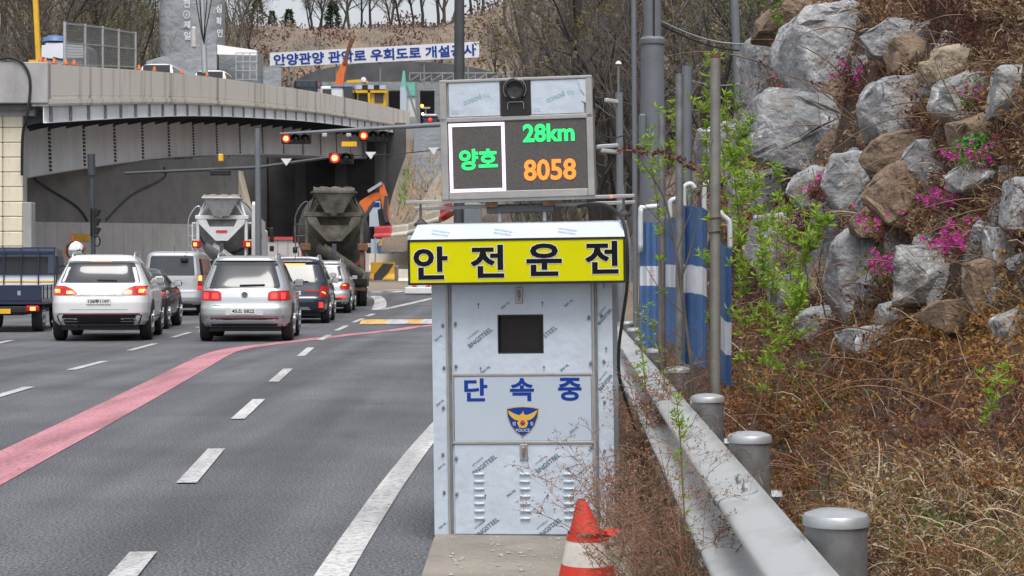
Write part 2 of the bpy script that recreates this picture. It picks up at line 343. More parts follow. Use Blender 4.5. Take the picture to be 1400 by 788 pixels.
for x0, y0, x1, y1, wd in ((158, 802, 196, 757, .13), (255, 662, 296, 615, .13), (325, 574, 354, 547, .13), (374, 523, 394, 505, .13), (411, 488, 425, 476, .13), (438, 465.5, 450, 458.5, .13), (460, 452.5, 474, 446, .13), (483, 441.5, 496, 436, .13), (501, 432.8, 511, 429.5, .17),
                          (-14, 546, 40, 530, .13), (97, 506.5, 143, 494.5, .13), (177, 480, 212, 470.5, .13), (236, 462, 260, 455, .13), (-8, 471, 16, 466, .13), (270, 449, 290, 443.5, .13)):
    a, b = G(x0, y0), G(x1, y1); strip([a, (a + b) / 2, b], wd, 'lane_dash', M['white_line'], .0095)
edge = smooth_pts([G(*p) for p in ((395, 880), (454, 788), (500, 717), (546, 650), (597, 586), (650, 530), (700, 488))])
strip(edge, [.155] * len(edge), 'edge_line', M['white_line'], .0075)
strip([G(523, 423.5), G(560, 415.5), G(600, 406)], .28, 'stop_line', M['white_line'], .006)
strip(smooth_pts([G(513, 405), G(519, 410), G(520, 416), G(517, 424)], 5), .45, 'turn_line', M['white_line'], .006)
for k, (x0, x1) in enumerate(((491, 535), (527, 565), (556, 585), (574, 640))):
    a = [G(x0, 444), G(x0 + 4, 437.5), G(x1 + 8, 437.5), G(x1, 443.5)]
    b = MB(); b.add([(p.x, p.y, .0125 + .003 * k) for p in a], [(3, 2, 1, 0)]); tag(b.build('hatching_bar', M['orange_line'] if k % 2 == 0 else M['white_line']), kind='structure')
for x0, y0, x1, y1 in ((524, 397.5, 545, 396), (536, 400, 552, 398), (512, 400, 517, 399)):
    a, b = G(x0, y0), G(x1, y1); strip([a, b], .5, 'crossing_bar', M['white_line'], .006)
# sandy spill on the road by the works
b = MB(); c0 = G(535, 391); b.add([(c0.x + 4.5 * math.cos(t * .5236) * (1 + .2 * math.sin(t * 2.3)) , c0.y + 9 * math.sin(t * .5236), road_z(c0.y + 9 * math.sin(t * .5236)) + .004) for t in range(12)], [tuple(range(12))]); tag(b.build('sand_patch', M['rampsoil']), kind='structure')
# concrete shoulder slab under the cabinet
b = MB(); b.add([(-.41, 5.0, .0), (-.40, 8.6, 0), (-.36, 9.8, 0), (.75, 9.8, 0), (.52, 5.0, 0), (-.40, 5.02, .04), (-.385, 8.6, .04), (-.345, 9.78, .04), (.74, 9.78, .04), (.51, 5.02, .04)],
    [(9, 8, 7, 6, 5), (0, 1, 6, 5), (1, 2, 7, 6), (2, 3, 8, 7), (3, 4, 9, 8), (4, 0, 5, 9)]); b.f = [f[::-1] for f in b.f]
tag(b.build('shoulder_slab', M['slab']), kind='structure')

# ---------------------------------------------------------------- embankment on the right
def rail_x(Y): return .585 + .0345 * Y
def emb_z(X, Y):
    x0 = rail_x(Y) + .22; xw = 2.3 + .0 * Y
    if X < x0: z = .06
    elif X < xw: z = .06 + (X - x0) / (xw - x0) * .95
    else:
        d = X - xw; z = 1.01 + (d / .36 if d < 1.25 else 3.47 + (d - 1.25) * .55)
    fade = max(0.0, min((26.5 - Y) / 4.0, 1.0)); fade = fade * fade * (3 - 2 * fade)
    z = z * fade + .02
    if X > x0: z += noise.fractal((X * 1.1, Y * 1.1, .7), 1, 2, 4) * .10 * fade
    return z
mb = MB(); xs = [-.0] + [ .06 * i for i in range(1, 95)] + [6.2, 7, 9, 12, 18]; ys = [1 + .25 * i for i in range(104)] + [27, 28]
mb.grid([[(rail_x(y) - .30 + x, y, emb_z(rail_x(y) - .30 + x, y) ) for x in xs] for y in ys], flip=True)
o = mb.build('embankment', M['soil'], smooth='full'); tag(o, kind='structure')
def on_emb(px, py):                                      # where the sight line through a photo point meets the bank
    Y = 3.0
    while Y < 27:
        p = P(px, py, Y)
        if p.x > rail_x(Y) and p.z <= emb_z(p.x, Y): return p
        Y += .03
    return P(px, py, 22)
def rough_rock(seed, w, d, h, tilt):
    rnd = random.Random(seed); bm = bmesh.new()
    cs = [Vector((x * rnd.uniform(.62, 1), y * rnd.uniform(.6, 1), z * rnd.uniform(.62, 1))) for x in (-1, 1) for y in (-1, 1) for z in (-1, 1)]
    cs += [Vector((rnd.uniform(-.5, .5), rnd.uniform(-.5, .5), 0)) + Vector(a) * rnd.uniform(.95, 1.08) for a in ((1, 0, 0), (-1, 0, 0), (0, -1, 0), (0, 0, 1))]
    cs += [Vector((rnd.uniform(-.7, .7), -1, rnd.uniform(-.6, .7))), Vector((rnd.uniform(-.8, .8), -.75, .95))]
    rt = Matrix.Rotation(R(rnd.uniform(-14, 14)), 3, 'Y')
    for v in cs: v = rt @ v; bm.verts.new((v.x * w / 2, v.y * d / 2, v.z * h / 2))
    r = bmesh.ops.convex_hull(bm, input=bm.verts[:])
    bmesh.ops.delete(bm, geom=[v for v in bm.verts if not v.link_faces], context='VERTS')
    bmesh.ops.dissolve_limit(bm, angle_limit=R(9), verts=bm.verts[:], edges=bm.edges[:])
    bmesh.ops.bevel(bm, geom=bm.edges[:], offset=.04 * min(w, h), segments=2, profile=.5, affect='EDGES', clamp_overlap=True)
    bmesh.ops.triangulate(bm, faces=bm.faces[:])
    for _ in range(2): 
        bmesh.ops.subdivide_edges(bm, edges=[e for e in bm.edges if e.calc_length() > .10 * w], cuts=1)
        bmesh.ops.triangulate(bm, faces=bm.faces[:])
    bm.normal_update()
    for v in bm.verts:
        q = v.co * (2.6 / w) + Vector((seed, 0, 0)); n = noise.fractal(q * 1.3, 1, 2.1, 5)
        n2 = abs(noise.noise(q * 3.5)); v.co += v.normal * w * (.040 * n - .030 * max(0, 1 - n2 / .09))
    me = bpy.data.meshes.new('rock'); bm.to_mesh(me); bm.free()
    me.polygons.foreach_set('use_smooth', [True] * len(me.polygons)); me.set_sharp_from_angle(angle=R(28)); return me
def rockmat(name, base, dark, vein, lo=.47, hi=.56):
    m = mat(name, dark, .9, vs=3.0, col2=base, bump=1.0, bs=16, cut=(.36, .60), detail=9); t = m.node_tree; b = t.nodes['Principled BSDF']
    src = b.inputs['Base Color'].links[0].from_socket
    old = b.inputs['Normal'].links[0].from_node; tc2 = t.nodes.new('ShaderNodeTexCoord'); vr = t.nodes.new('ShaderNodeTexNoise'); vr.noise_type = 'RIDGED_MULTIFRACTAL'; vr.inputs['Scale'].default_value = 3.2; vr.inputs['Detail'].default_value = 6
    bp2 = t.nodes.new('ShaderNodeBump'); bp2.inputs['Strength'].default_value = .55; bp2.inputs['Distance'].default_value = .07; t.links.new(tc2.outputs['Object'], vr.inputs['Vector']); t.links.new(vr.outputs['Fac'], bp2.inputs['Height']); t.links.new(bp2.outputs[0], old.inputs['Normal'])
    tc = t.nodes.new('ShaderNodeTexCoord'); n = t.nodes.new('ShaderNodeTexNoise'); n.inputs['Scale'].default_value = 5.5; n.inputs['Detail'].default_value = 9; n.inputs['Distortion'].default_value = 1.6; n.inputs['Roughness'].default_value = .7
    rp = t.nodes.new('ShaderNodeValToRGB'); rp.color_ramp.elements[0].position = lo; rp.color_ramp.elements[1].position = hi
    rp.color_ramp.elements[0].color = (0, 0, 0, 1); rp.color_ramp.elements[1].color = (1, 1, 1, 1)
    mx = t.nodes.new('ShaderNodeMix'); mx.data_type = 'RGBA'; mx.inputs['B'].default_value = (*vein, 1)
    t.links.new(tc.outputs['Object'], n.inputs['Vector']); t.links.new(n.outputs['Fac'], rp.inputs[0]); t.links.new(rp.outputs[0], mx.inputs['Factor']); t.links.new(src, mx.inputs['A'])
    ns = t.nodes.new('ShaderNodeTexNoise'); ns.inputs['Scale'].default_value = 2.3; ns.inputs['Detail'].default_value = 7; rs_ = t.nodes.new('ShaderNodeValToRGB'); rs_.color_ramp.elements[0].position = .50; rs_.color_ramp.elements[1].position = .72; rs_.color_ramp.elements[0].color = (0, 0, 0, 1); rs_.color_ramp.elements[1].color = (.75, .75, .75, 1)
    ms = t.nodes.new('ShaderNodeMix'); ms.data_type = 'RGBA'; ms.inputs['B'].default_value = (.17, .125, .085, 1)          # soil stains
    t.links.new(tc.outputs['Object'], ns.inputs['Vector']); t.links.new(ns.outputs['Fac'], rs_.inputs[0]); t.links.new(rs_.outputs[0], ms.inputs['Factor']); t.links.new(mx.outputs['Result'], ms.inputs['A']); t.links.new(ms.outputs['Result'], b.inputs['Base Color'])
    return m
RK = [rockmat('rock_grey', (.44, .445, .46), (.20, .205, .215), (.64, .65, .67), .52, .68), rockmat('rock_vein', (.32, .325, .335), (.14, .145, .155), (.62, .62, .62), .55, .68), rockmat('rock_brown', (.30, .215, .15), (.15, .105, .075), (.40, .31, .23), .5, .7), rockmat('rock_tan', (.50, .41, .31), (.28, .22, .16), (.58, .51, .42), .5, .7), rockmat('rock_speck', (.44, .44, .44), (.15, .15, .155), (.68, .68, .67), .51, .62)]
for i, (x0, y0, x1, y1, k, lab) in enumerate((
    (1086, 20, 1222, 138, 0, 'largest pale grey boulder at the top left of the rocky bank'), (1205, 34, 1278, 80, 0, 'dark grey slab just right of the largest top boulder'), (1024, 55, 1112, 142, 0, 'grey boulder at the upper left edge of the bank with azalea before it'),
    (1052, 138, 1206, 240, 1, 'wide dark boulder with white edges below the largest top boulder'), (1222, 52, 1292, 104, 2, 'rusty brown boulder right of the top grey slab'), (1280, 66, 1348, 112, 3, 'tan squarish boulder near the top right of the bank'),
    (1296, 106, 1364, 168, 4, 'speckled grey boulder under the tan squarish one'), (1364, 94, 1440, 155, 4, 'whitish boulder cut by the right edge near the top'), (1203, 186, 1292, 240, 2, 'flat brownish boulder in the middle of the bank'), (1252, 196, 1318, 244, 0, 'small grey wedge rock right of the flat brownish boulder'),
    (1312, 226, 1384, 266, 4, 'low whitish rock above the azaleas at far right'), (1152, 215, 1218, 292, 0, 'grey upright rock below the wide dark boulder'), (1146, 320, 1218, 424, 0, 'tall grey blue rock low on the bank beside the saplings'), (1114, 284, 1162, 424, 1, 'narrow dark upright rock left of the tall grey blue one'),
    (1234, 346, 1338, 414, 4, 'low white and grey swirled boulder under the azaleas'), (1354, 313, 1416, 366, 4, 'small swirled grey rock at the right edge mid bank'), (1056, 8, 1154, 54, 2, 'brown boulder on the crest behind the largest top boulder'), (970, 172, 1046, 244, 0, 'pale rock behind the rusty pipe post'),
    (1268, 86, 1312, 114, 3, 'small tan stone between the brown and tan boulders'), (1366, 428, 1420, 474, 4, 'small white rock at right edge above the dry brush'), (1160, 448, 1240, 482, 0, 'low grey rock half buried in the dry brush'), (1036, 236, 1112, 310, 1, 'dark rock in shade left of the upright rocks'),
    (1212, 236, 1306, 330, 2, 'broad brown grey boulder behind the azalea flowers'), (1310, 160, 1392, 224, 2, 'brown rock above the bright green clump'), (1000, 240, 1050, 320, 0, 'grey rock behind the blue fence panels'), (1385, 250, 1450, 316, 0, 'grey rock cut by the right edge mid bank'), (1100, 236, 1160, 290, 0, 'grey rock left of the upright grey rock'),
        (1205, 110, 1300, 190, 0, 'brown shadowed rock between the wide dark boulder and the speckled one'), (1040, 300, 1118, 380, 0, 'grey rock behind the green saplings'), (1216, 300, 1262, 348, 0, 'small grey rock above the swirled boulder'), (1060, 380, 1130, 450, 1, 'dark rock low behind the saplings'), (1205, 415, 1270, 455, 0, 'low grey stone under the swirled boulder'), (1290, 410, 1370, 450, 2, 'low brown stone right of the swirled boulder'),
    (1010, 130, 1050, 180, 0, 'grey rock at the left end of the bank under the upper left boulder'), (1180, 285, 1240, 330, 2, 'brown rock above the tall grey blue rock'), (1330, 360, 1400, 420, 2, 'brown rock under the small swirled rock'), (1100, 425, 1165, 470, 0, 'grey stone at the foot of the narrow upright rock'))):
    c = on_emb((x0 + x1) / 2, (y0 + y1) / 2); s = c.y / F; wd = (x1 - x0) * s * 1.30; hh = (y1 - y0) * s * 1.28
    o = link('boulder', rough_rock(i * 7 + 3, wd, wd * .8, hh, 0)); o.data.materials.append(RK[k]); o.location = c + Vector((0, wd * .15, 0)); o.rotation_euler = (0, 0, R(random.Random(i).uniform(-12, 12)))
    tag(o, lab, 'rock', 'boulders on the bank')

rnd = random.Random(31)
FILL = [rough_rock(900 + i, 1, .85, .8 + .25 * (i % 3), 0) for i in range(6)]
for me in FILL: me.materials.append(None)
fi = 0
for gy in range(40, 450, 52):
    for gx in range(1050 + (gy // 52 % 2) * 25, 2150, 56):
        if gy < 60 and gx > 1290 or gx > 1430 and rnd.random() < .25: continue
        c = on_emb(gx + rnd.uniform(-14, 14), gy + rnd.uniform(-14, 14))
        if c.y > 21.5: continue
        o = link('wedged_rock', FILL[fi % 6]); s = rnd.uniform(44, 72) * (1 if gx < 1430 else 1.5) * c.y / F; o.scale = (s, s, s); o.location = c + Vector((s * .25, s * .2, 0)); o.rotation_euler = (rnd.uniform(-.3, .3), rnd.uniform(-.4, .4), rnd.uniform(-.7, .7))
        o.material_slots[0].link = 'OBJECT'; o.material_slots[0].material = RK[(0, 1, 2, 1, 0, 4, 2)[rnd.randrange(7)]]
        tag(o, 'smaller rock wedged in the gaps between the big boulders of the bank', 'rock', 'smaller rocks wedged between the boulders'); fi += 1
# ---------------------------------------------------------------- guardrail
gr = thing('guardrail', 'weathered steel guardrail with round posts running beside the overgrown bank', 'guardrail', (rail_x(6) - .1, 6, 0))
prof = []                                                # W-beam section, x towards the road (negative)
prof = [(-.043 * (1 - math.cos(4 * math.pi * k / 32)), -.140 + .280 * k / 32) for k in range(33)]
rows = []
for y in [1.2 + .4 * k for k in range(46)]:
    rows.append([(rail_x(y) - .128 + px_ * 1.0 + pz * .34, y, .63 + pz * .94 - px_ * .34) for px_, pz in prof])
b = MB(); b.grid(rows)
n0 = len(b.v); rows2 = [[(x + .012, y, z) for x, y, z in r] for r in rows]; b.grid(rows2, flip=True)
b.wbuild('rail_beam', M['rail'], gr, smooth='full')
pm = MB(); pm.lathe([(.069, -.15), (.069, .80), (.072, .80)], 20); pm = pm.mesh('post', M['galv_dark'], True)
cm = MB(); cm.lathe([(.0735, -.012), (.0745, .004), (.070, .012), (.045, .021), (.004, .025)], 20); cm = cm.mesh('post_cap', M['galv'], True)
bk = MB(); bk.box((-.085, -.05, .56), (-.06, .05, .68), bev=.006); bk.tube([(-.06, 0, .61), (.10, 0, .61)], .012, 8); bk.tube([(.07, 0, .61), (.105, 0, .61)], .022, 6); bkm = bk.mesh('bracket', M['galv_dark'])
org = Vector(gr.location)
for y0 in (4.75, 8.75, 12.75):                            # lapped joints with bolts
    b = MB(); rr_ = [[(rail_x(y) - .1305 + px_ * 1.0 + pz * .34, y, .6305 + pz * .94 - px_ * .34) for px_, pz in prof] for y in (y0, y0 + .16, y0 + .32)]; b.grid(rr_); lp = b.wbuild('lap_joint', M['rail'], gr, smooth='full')
    for yy in (y0 + .07, y0 + .25):
        for pz in (-.13, -.07, .07, .13): b = MB(); c = Vector((rail_x(yy) - .1305 - (.080 if abs(pz) < .1 else .020) + pz * .34, yy, .63 + pz * .94 + (.027 if abs(pz) < .1 else .007))); b.lathe([(.016, 0), (.016, .008), (.007, .014)], 8, Matrix.Translation(c) @ Matrix.Rotation(R(-90), 4, 'Y')); b.wbuild('bolt', M['galv_dark'], lp)
for Y in (2.0, 3.9, 5.8, 7.6, 9.8, 12.2, 14.4, 16.6, 18.8):
    po = link('post', pm, gr, Vector((rail_x(Y), Y, 0)) - org); link('post_cap', cm, po, (0, 0, .80)); link('bracket', bkm, po)
b = MB()
for k in range(12):
    y = 1.2 + k * 1.5; b.box((rail_x(y + .75) - .05, y + .01, -.05), (rail_x(y + .75) + .16, y + 1.48, .20), bev=.025)
b.wbuild('guardrail_kerb', M['concrete'], None, label='low pale concrete kerb under the guardrail posts', cat='kerb')

# ---------------------------------------------------------------- overpass
NODES = [Vector(p) for p in ((-17.9, 67.6, 9.35), (-17.78, 84.5, 11.05), (-17.4, 99, 12.4), (-16.4, 115, 13.68), (-14.6, 131, 14.78), (-12.4, 149, 15.78), (-10.03, 172, 17.05))]
PATH = smooth_pts(NODES, 10)
def pnorm(i):
    d = PATH[min(i + 1, len(PATH) - 1)] - PATH[max(i - 1, 0)]; return Vector((d.y, -d.x, 0)).normalized()
def sweep(sec, i0=0, i1=None, closed=True):
    b = MB(); i1 = i1 if i1 is not None else len(PATH) - 1; rows = []
    for i in range(i0, i1 + 1):
        n = pnorm(i); rows.append([PATH[i] + n * u + Vector((0, 0, z)) for u, z in sec] + ([PATH[i] + n * sec[0][0] + Vector((0, 0, sec[0][1]))] if closed else []))
    b.grid(rows)
    if closed:
        k = len(sec); o = len(b.v); b.add(rows[0][:-1], [tuple(range(k))]); b.add(rows[-1][:-1], [tuple(range(k))[::-1]])
    return b
I70 = 0
ov = thing('overpass', 'curved concrete and steel overpass climbing away from the left', 'bridge', (-18.2, 70, 0))
sweep([(0, 0), (-.25, 0), (-.32, -1.2), (-.05, -1.36), (.0, -1.2)][::-1], I70).wbuild('parapet', M['parapet'], ov)
sweep([(.06, -1.34), (-.6, -1.36), (-.6, -1.62), (.0, -1.62), (.06, -1.52)][::-1], I70).wbuild('deck_edge', M['parapet'], ov)
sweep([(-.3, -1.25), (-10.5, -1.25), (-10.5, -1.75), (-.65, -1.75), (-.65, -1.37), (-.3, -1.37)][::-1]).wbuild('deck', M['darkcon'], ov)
b = MB(); b.box((-30, 67.45, 7.83), (-17.84, 67.95, 9.42), bev=.03); b.wbuild('end_wall', M['greycon'], ov)
b = MB(); b.box((-30, 67.96, 7.4), (-18.5, 69.3, 8.1)); b.wbuild('approach_slab', M['greycon'], ov)
sweep([(-.12, -1.63), (-.16, -1.63), (-.16, -2.27), (.0, -2.27), (.0, -2.24), (-.12, -2.24)][::-1], I70).wbuild('edge_girder', M['girder'], ov)
sweep([(-2.6, -1.76), (-2.64, -1.76), (-2.70, -4.65), (-2.6, -4.70), (-2.5, -4.65)][::-1], I70).wbuild('box_girder_web', M['girder'], ov)
sweep([(-2.66, -4.66), (-7.2, -4.66), (-7.2, -4.72), (-2.66, -4.72)][::-1], I70).wbuild('box_girder_flange', M['girder'], ov)
sweep([(-7.2, -4.7), (-7.9, -1.76), (-7.95, -1.76), (-7.25, -4.7)][::-1], I70).wbuild('box_girder_web', M['girder'], ov)
# evenly spaced stiffeners and cantilever brackets
acc = 0; nxt = .8; kk = 0
for i in range(I70, len(PATH) - 1):
    seg = PATH[i + 1] - PATH[i]; L = seg.length; n = pnorm(i); d = seg.normalized()
    while nxt <= acc + L:
        p = PATH[i] + seg * ((nxt - acc) / L)
        b = MB(); b.bar(p + n * -.06 + Vector((0, 0, -1.64)), p + n * -.06 + Vector((0, 0, -2.24)), .1, .14); b.wbuild('stiffener', M['galv_dark'], ov)
        if True:
            b = MB(); q = [(p + n * u + Vector((0, 0, z))) for u, z in ((-.17, -1.78), (-.17, -2.2), (-2.7, -2.75), (-2.7, -1.78))]
            b.add([v + d * s for s in (-.08, .08) for v in q], [(0, 1, 2, 3), (7, 6, 5, 4), (0, 4, 5, 1), (1, 5, 6, 2), (2, 6, 7, 3), (3, 7, 4, 0)])
            b.wbuild('cantilever_bracket', M['darksteel'], ov)
        if kk % 2 == 1:
            b = MB()
            for r_ in range(13):
                t = r_ / 12; c = p + n * (-2.575 + .075 * t) + Vector((0, 0, -2.4 - 2.1 * t))
                b.box(c - Vector((.05, .16, .05)), c + Vector((.05, .16, .05)))
            b.wbuild('splice_bolts', M['darksteel'], ov)
        nxt += 3.0; kk += 1
    acc += L
# far abutment
b = MB(); b.box((-13.8, 166.5, 3), (-9.6, 171, 15.1)); b.box((-10.6, 165.9, 3), (-9.3, 166.4, 15.2)); b.wbuild('bridge_abutment', M['greycon'], None, label='concrete abutment at the far end of the overpass', cat='abutment')
# retaining wall of stained cream blocks carrying the near end
rw = thing('retaining_wall', 'stained cream block retaining wall at the left end of the overpass', 'wall', (-20.2, 68.5, 0))
b = MB(); b.box((-24, 68.2, -.2), (-18.98, 68.7, 7.55)); b.wbuild('wall_core', M['greycon'], rw)
bm1 = MB(); bm1.box((-.38, -.06, -.28), (.38, .06, .28), bev=.03); bm1 = bm1.mesh('block', M['block'])
for r_ in range(13):
    for c_ in range(4): link('block', bm1, rw, Vector((-19.36 - .785 * c_, 68.12, .33 + r_ * .575)) - Vector(rw.location))
b = MB(); b.box((-18.97, 68.0, -.2), (-18.62, 68.6, 4.05), bev=.03); b.wbuild('pilaster', M['greycon'], rw)
b = MB(); b.box((-24, 67.9, 7.56), (-18.9, 69.0, 7.82), bev=.03); b.wbuild('bearing_cap', M['greycon'], rw)
b = MB(); b.tube([(-20.62, 67.7, -.2), (-20.62, 67.7, 5.6)], .1, 8); b.wbuild('drain_pipe', M['galv'], rw, smooth=True)
b = MB(); b.tube(smooth_pts([P(0, 81, 67.4), P(14, 79.5, 67.4), P(30, 86, 67.4), P(40, 104, 67.4), P(41, 128, 67.4), P(37, 158, 67.4), P(31, 185, 67.6), P(30, 240, 67.9)], 5), .055, 6); b.wbuild('cable_hose', M['rubber'], None, True, 'thick black hose hanging over the end of the overpass parapet', 'hose')
# wall beneath the overpass with white cladding panels
A_, B_ = Vector((-22.6, 78, 0)), Vector((-17.45, 112, 0)); dv = (B_ - A_).normalized(); nv = Vector((dv.y, -dv.x, 0)); LW = (B_ - A_).length
uw = thing('underpass_wall', 'brown grey concrete wall under the overpass with pale cladding panels along its foot', 'wall', tuple(A_))
def wl(s, o_, z): p = A_ + dv * s + nv * o_; return Vector((p.x, p.y, z))
b = MB(); q = [wl(0, 0, -.2), wl(LW, 0, -.2), wl(LW, 0, 8.6), wl(0, 0, 6.2)]; q2 = [v - nv * .8 for v in q]
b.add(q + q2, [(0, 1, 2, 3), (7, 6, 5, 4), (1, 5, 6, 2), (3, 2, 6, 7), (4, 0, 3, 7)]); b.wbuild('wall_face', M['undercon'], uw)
np_ = 24
for k in range(np_):
    b = MB(); s0, s1 = LW * k / np_ + .02, LW * (k + 1) / np_ - .02; q = [wl(s0, .06, .1), wl(s1, .06, .1), wl(s1, .06, 3.6 + .022 * s1), wl(s0, .06, 3.6 + .022 * s0)]
    b.add(q + [v - nv * .06 for v in q], [(0, 1, 2, 3), (0, 3, 7, 4), (1, 5, 6, 2), (3, 2, 6, 7)]); b.wbuild('cladding_panel', M['panel'], uw)
b = MB(); b.bar(wl(7.5, .09, 3.05), wl(9.6, .09, 3.05), .06, .32); b.wbuild('wall_plate', M['hazard_yellow'], uw)
for a_ in ((3.4, 5.6, 8.0, 4.6, 9.5, 3.9), (20.5, 6.6, 15.5, 5.4, 12, 4.0)):
    b = MB(); b.tube(smooth_pts([wl(a_[0], .03, a_[1] + .6), wl(a_[0], .03, a_[1]), wl(a_[2], .03, a_[3]), wl(a_[4], .03, a_[5])], 5), .07, 4); b.wbuild('joint_seal', M['darksteel'], uw)
b = MB(); q = [P(313, 233, 112.4), P(324, 233, 112.4), P(348, 330, 112.4), P(330, 330, 112.4)]; b.add(q + [v + Vector((.2, 1.2, 0)) for v in q], [(3, 2, 1, 0), (0, 1, 5, 4), (1, 2, 6, 5), (2, 3, 7, 6), (3, 0, 4, 7)]); b.wbuild('wing_edge', M['block'], uw)
# dark end of the underpass
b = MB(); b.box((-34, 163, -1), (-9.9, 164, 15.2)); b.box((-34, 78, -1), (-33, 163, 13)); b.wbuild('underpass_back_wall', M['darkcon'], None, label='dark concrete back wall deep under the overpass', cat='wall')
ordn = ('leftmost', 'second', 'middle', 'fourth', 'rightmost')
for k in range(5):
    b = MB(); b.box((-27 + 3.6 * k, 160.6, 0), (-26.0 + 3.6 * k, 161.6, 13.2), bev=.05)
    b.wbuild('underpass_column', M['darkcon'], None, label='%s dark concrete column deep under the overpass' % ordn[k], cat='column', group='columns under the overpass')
# ================================================================ enforcement cabinet
ZC = 8.73; K = F / ZC
cab = thing('enforcement_cabinet', 'tall steel roadside cabinet in printed protective film under a yellow lettered sign', 'cabinet', ((717 - CX) / K, ZC, .04), rot=(0, R(-.75), R(-6)))
def cx(px): return (px - 717) / K
def cz(py): return (735 - py) / K
def cpart(name, x0, y0, x1, y1, d0, d1, mt, bev=.004, parent=None):    # photo rectangle, depth d0..d1 from the front plane
    b = MB(); b.box((cx(x0), d0, cz(y1)), (cx(x1), d1, cz(y0)), bev=bev); return b.build(name, M[mt], parent or cab)
W0, W1 = 593, 841
b = MB()                                                 # body with a real window recess
for x0, y0, x1, y1 in ((W0, 340, 684, 735), (747, 340, W1, 735), (684, 340, 747, 434), (684, 485.5, 747, 735)): b.box((cx(x0), 0, cz(y1)), (cx(x1), .55, cz(y0)))
b.box((cx(684), .12, cz(485.5)), (cx(747), .5, cz(434)))
b.build('body', M['film'], cab)
cpart('window_recess', 685, 435, 746, 484.5, .05, .119, 'black', 0)
g = cpart('window_pane', 685.5, 435.5, 745.5, 484, .035, .042, 'blackglass', 0)
for x0, y0, x1, y1 in ((684, 433, 747, 435.2), (684, 484.3, 747, 486.5), (684, 435.2, 686, 484.3), (745, 435.2, 747, 484.3)): cpart('window_trim', x0, y0, x1, y1, -.006, .03, 'black', .001)
up = MB()
for x0, y0, x1, y1 in ((622, 392, 684, 513), (747, 392, 812, 513), (684, 392, 747, 433), (684, 486.5, 747, 513)): up.box((cx(x0), -.008, cz(y1)), (cx(x1), .0, cz(y0)))
up.build('upper_door', M['film'], cab)
cpart('lower_door', 622, 610, 812, 733.5, -.008, 0, 'film', .003)
mid = cpart('notice_panel', 623, 517, 811, 606, -.010, 0, 'sign_white', .002)
for x0, y0, x1, y1 in ((620, 513.2, 814, 516.8), (620, 606.2, 814, 609.8), (620, 516.8, 622.8, 606.2), (811.2, 516.8, 814, 606.2)): cpart('panel_frame', x0, y0, x1, y1, -.014, 0, 'stain_steel', .002)
for x0 in (613, 813.5):
    cpart('seam_channel', x0, 391, x0 + 3.2, 735, -.012, 0, 'stain_steel', .002); cpart('seam_channel', x0 + 4.2, 391, x0 + 7, 735, -.010, 0, 'galv_dark', .002)
for k, (x, y) in enumerate(((608, 447), (626, 445), (609, 505), (626, 503), (607.5, 560), (606, 624), (625, 629), (607, 676), (625, 678), (826, 436), (809, 438), (829, 498), (811, 500), (829, 553), (810, 614), (828, 620))):
    b = MB(); b.lathe([(.0075, 0), (.0075, .006), (.004, .010)], 8, Matrix.Translation((cx(x), -.012 if 613 < x < 814 else 0, cz(y))) @ Matrix.Rotation(R(90), 4, 'X') @ Matrix.Scale(1.5, 4, (0, 1, 0))); b.build('rivet', M['galv_dark'], cab)
for x, y in ((714, 407), (718, 621)):
    la = cpart('latch', x - 5.5, y - 11, x + 5.5, y + 11, -.016, -.008, 'stain_steel', .003)
    b = MB(); b.box((cx(x - 2.2), -.028, cz(y + 3)), (cx(x + 2.2), -.016, cz(y - 7)), bev=.003); b.tube([(cx(x) , -.016, cz(y + 6)), (cx(x), -.026, cz(y + 6))], .006, 8); b.build('latch_pin', M['galv_dark'], la)
lv = MB(); n_ = 5                                        # pressed louvre: half-round lip
lv.grid([[(-.026, 0, .006 * math.cos(t)), (-.024, -.011 * math.sin(t), .007 * math.cos(t)), (.024, -.011 * math.sin(t), .007 * math.cos(t)), (.026, 0, .006 * math.cos(t))] for t in [math.pi * k / 6 for k in range(7)]])
lvm = lv.mesh('louvre', M['film'], 'full')
for x in (656, 719, 779):
    for k in range(7): link('louvre', lvm, cab, (cx(x), -.0078, cz(651 + 10.1 * k)))
cpart('plinth', 600, 731.5, 838, 738, .03, .5, 'black', 0)
# hood and sign
b = MB(); q0 = [(cx(567), -.115, cz(334)), (cx(861), -.115, cz(334)), (cx(861), .62, cz(334)), (cx(567), .62, cz(334))]; q1 = [(cx(572), .06, cz(308)), (cx(856), .06, cz(308)), (cx(856), .55, cz(302)), (cx(572), .55, cz(302))]; q2 = [(cx(567), .62, cz(390)), (cx(861), .62, cz(390)), (cx(861), -.115, cz(390)), (cx(567), -.115, cz(390))]
q = [(cx(567), -.115, cz(391)), (cx(861), -.115, cz(391)), (cx(861), .60, cz(391)), (cx(567), .60, cz(391))]
b.add(q0 + q1, [(0, 1, 5, 4), (1, 2, 6, 5), (2, 3, 7, 6), (3, 0, 4, 7), (4, 5, 6, 7)]); b.add(q + q0, [(3, 2, 1, 0), (0, 1, 5, 4), (1, 2, 6, 5), (2, 3, 7, 6), (3, 0, 4, 7)])
b.build('hood', M['film2'], cab)
D = -.115; S2 = (ZC + D) / ZC                            # sign plane sits nearer, so photo sizes shrink by S2
def sx(px): return (px - 717) / K * S2
sg = cpart('sign_board', 569, 332, 859, 388.5, D - .012, D, 'yellow_sign', .002)
for x0, y0, x1, y1 in ((566.5, 329.3, 861.5, 332.3), (566.5, 388.2, 861.5, 391.2), (566.5, 332.3, 569.5, 388.2), (858.5, 332.3, 861.5, 388.2)): cpart('sign_edge', x0, y0, x1, y1, D - .015, D, 'black', 0, None)
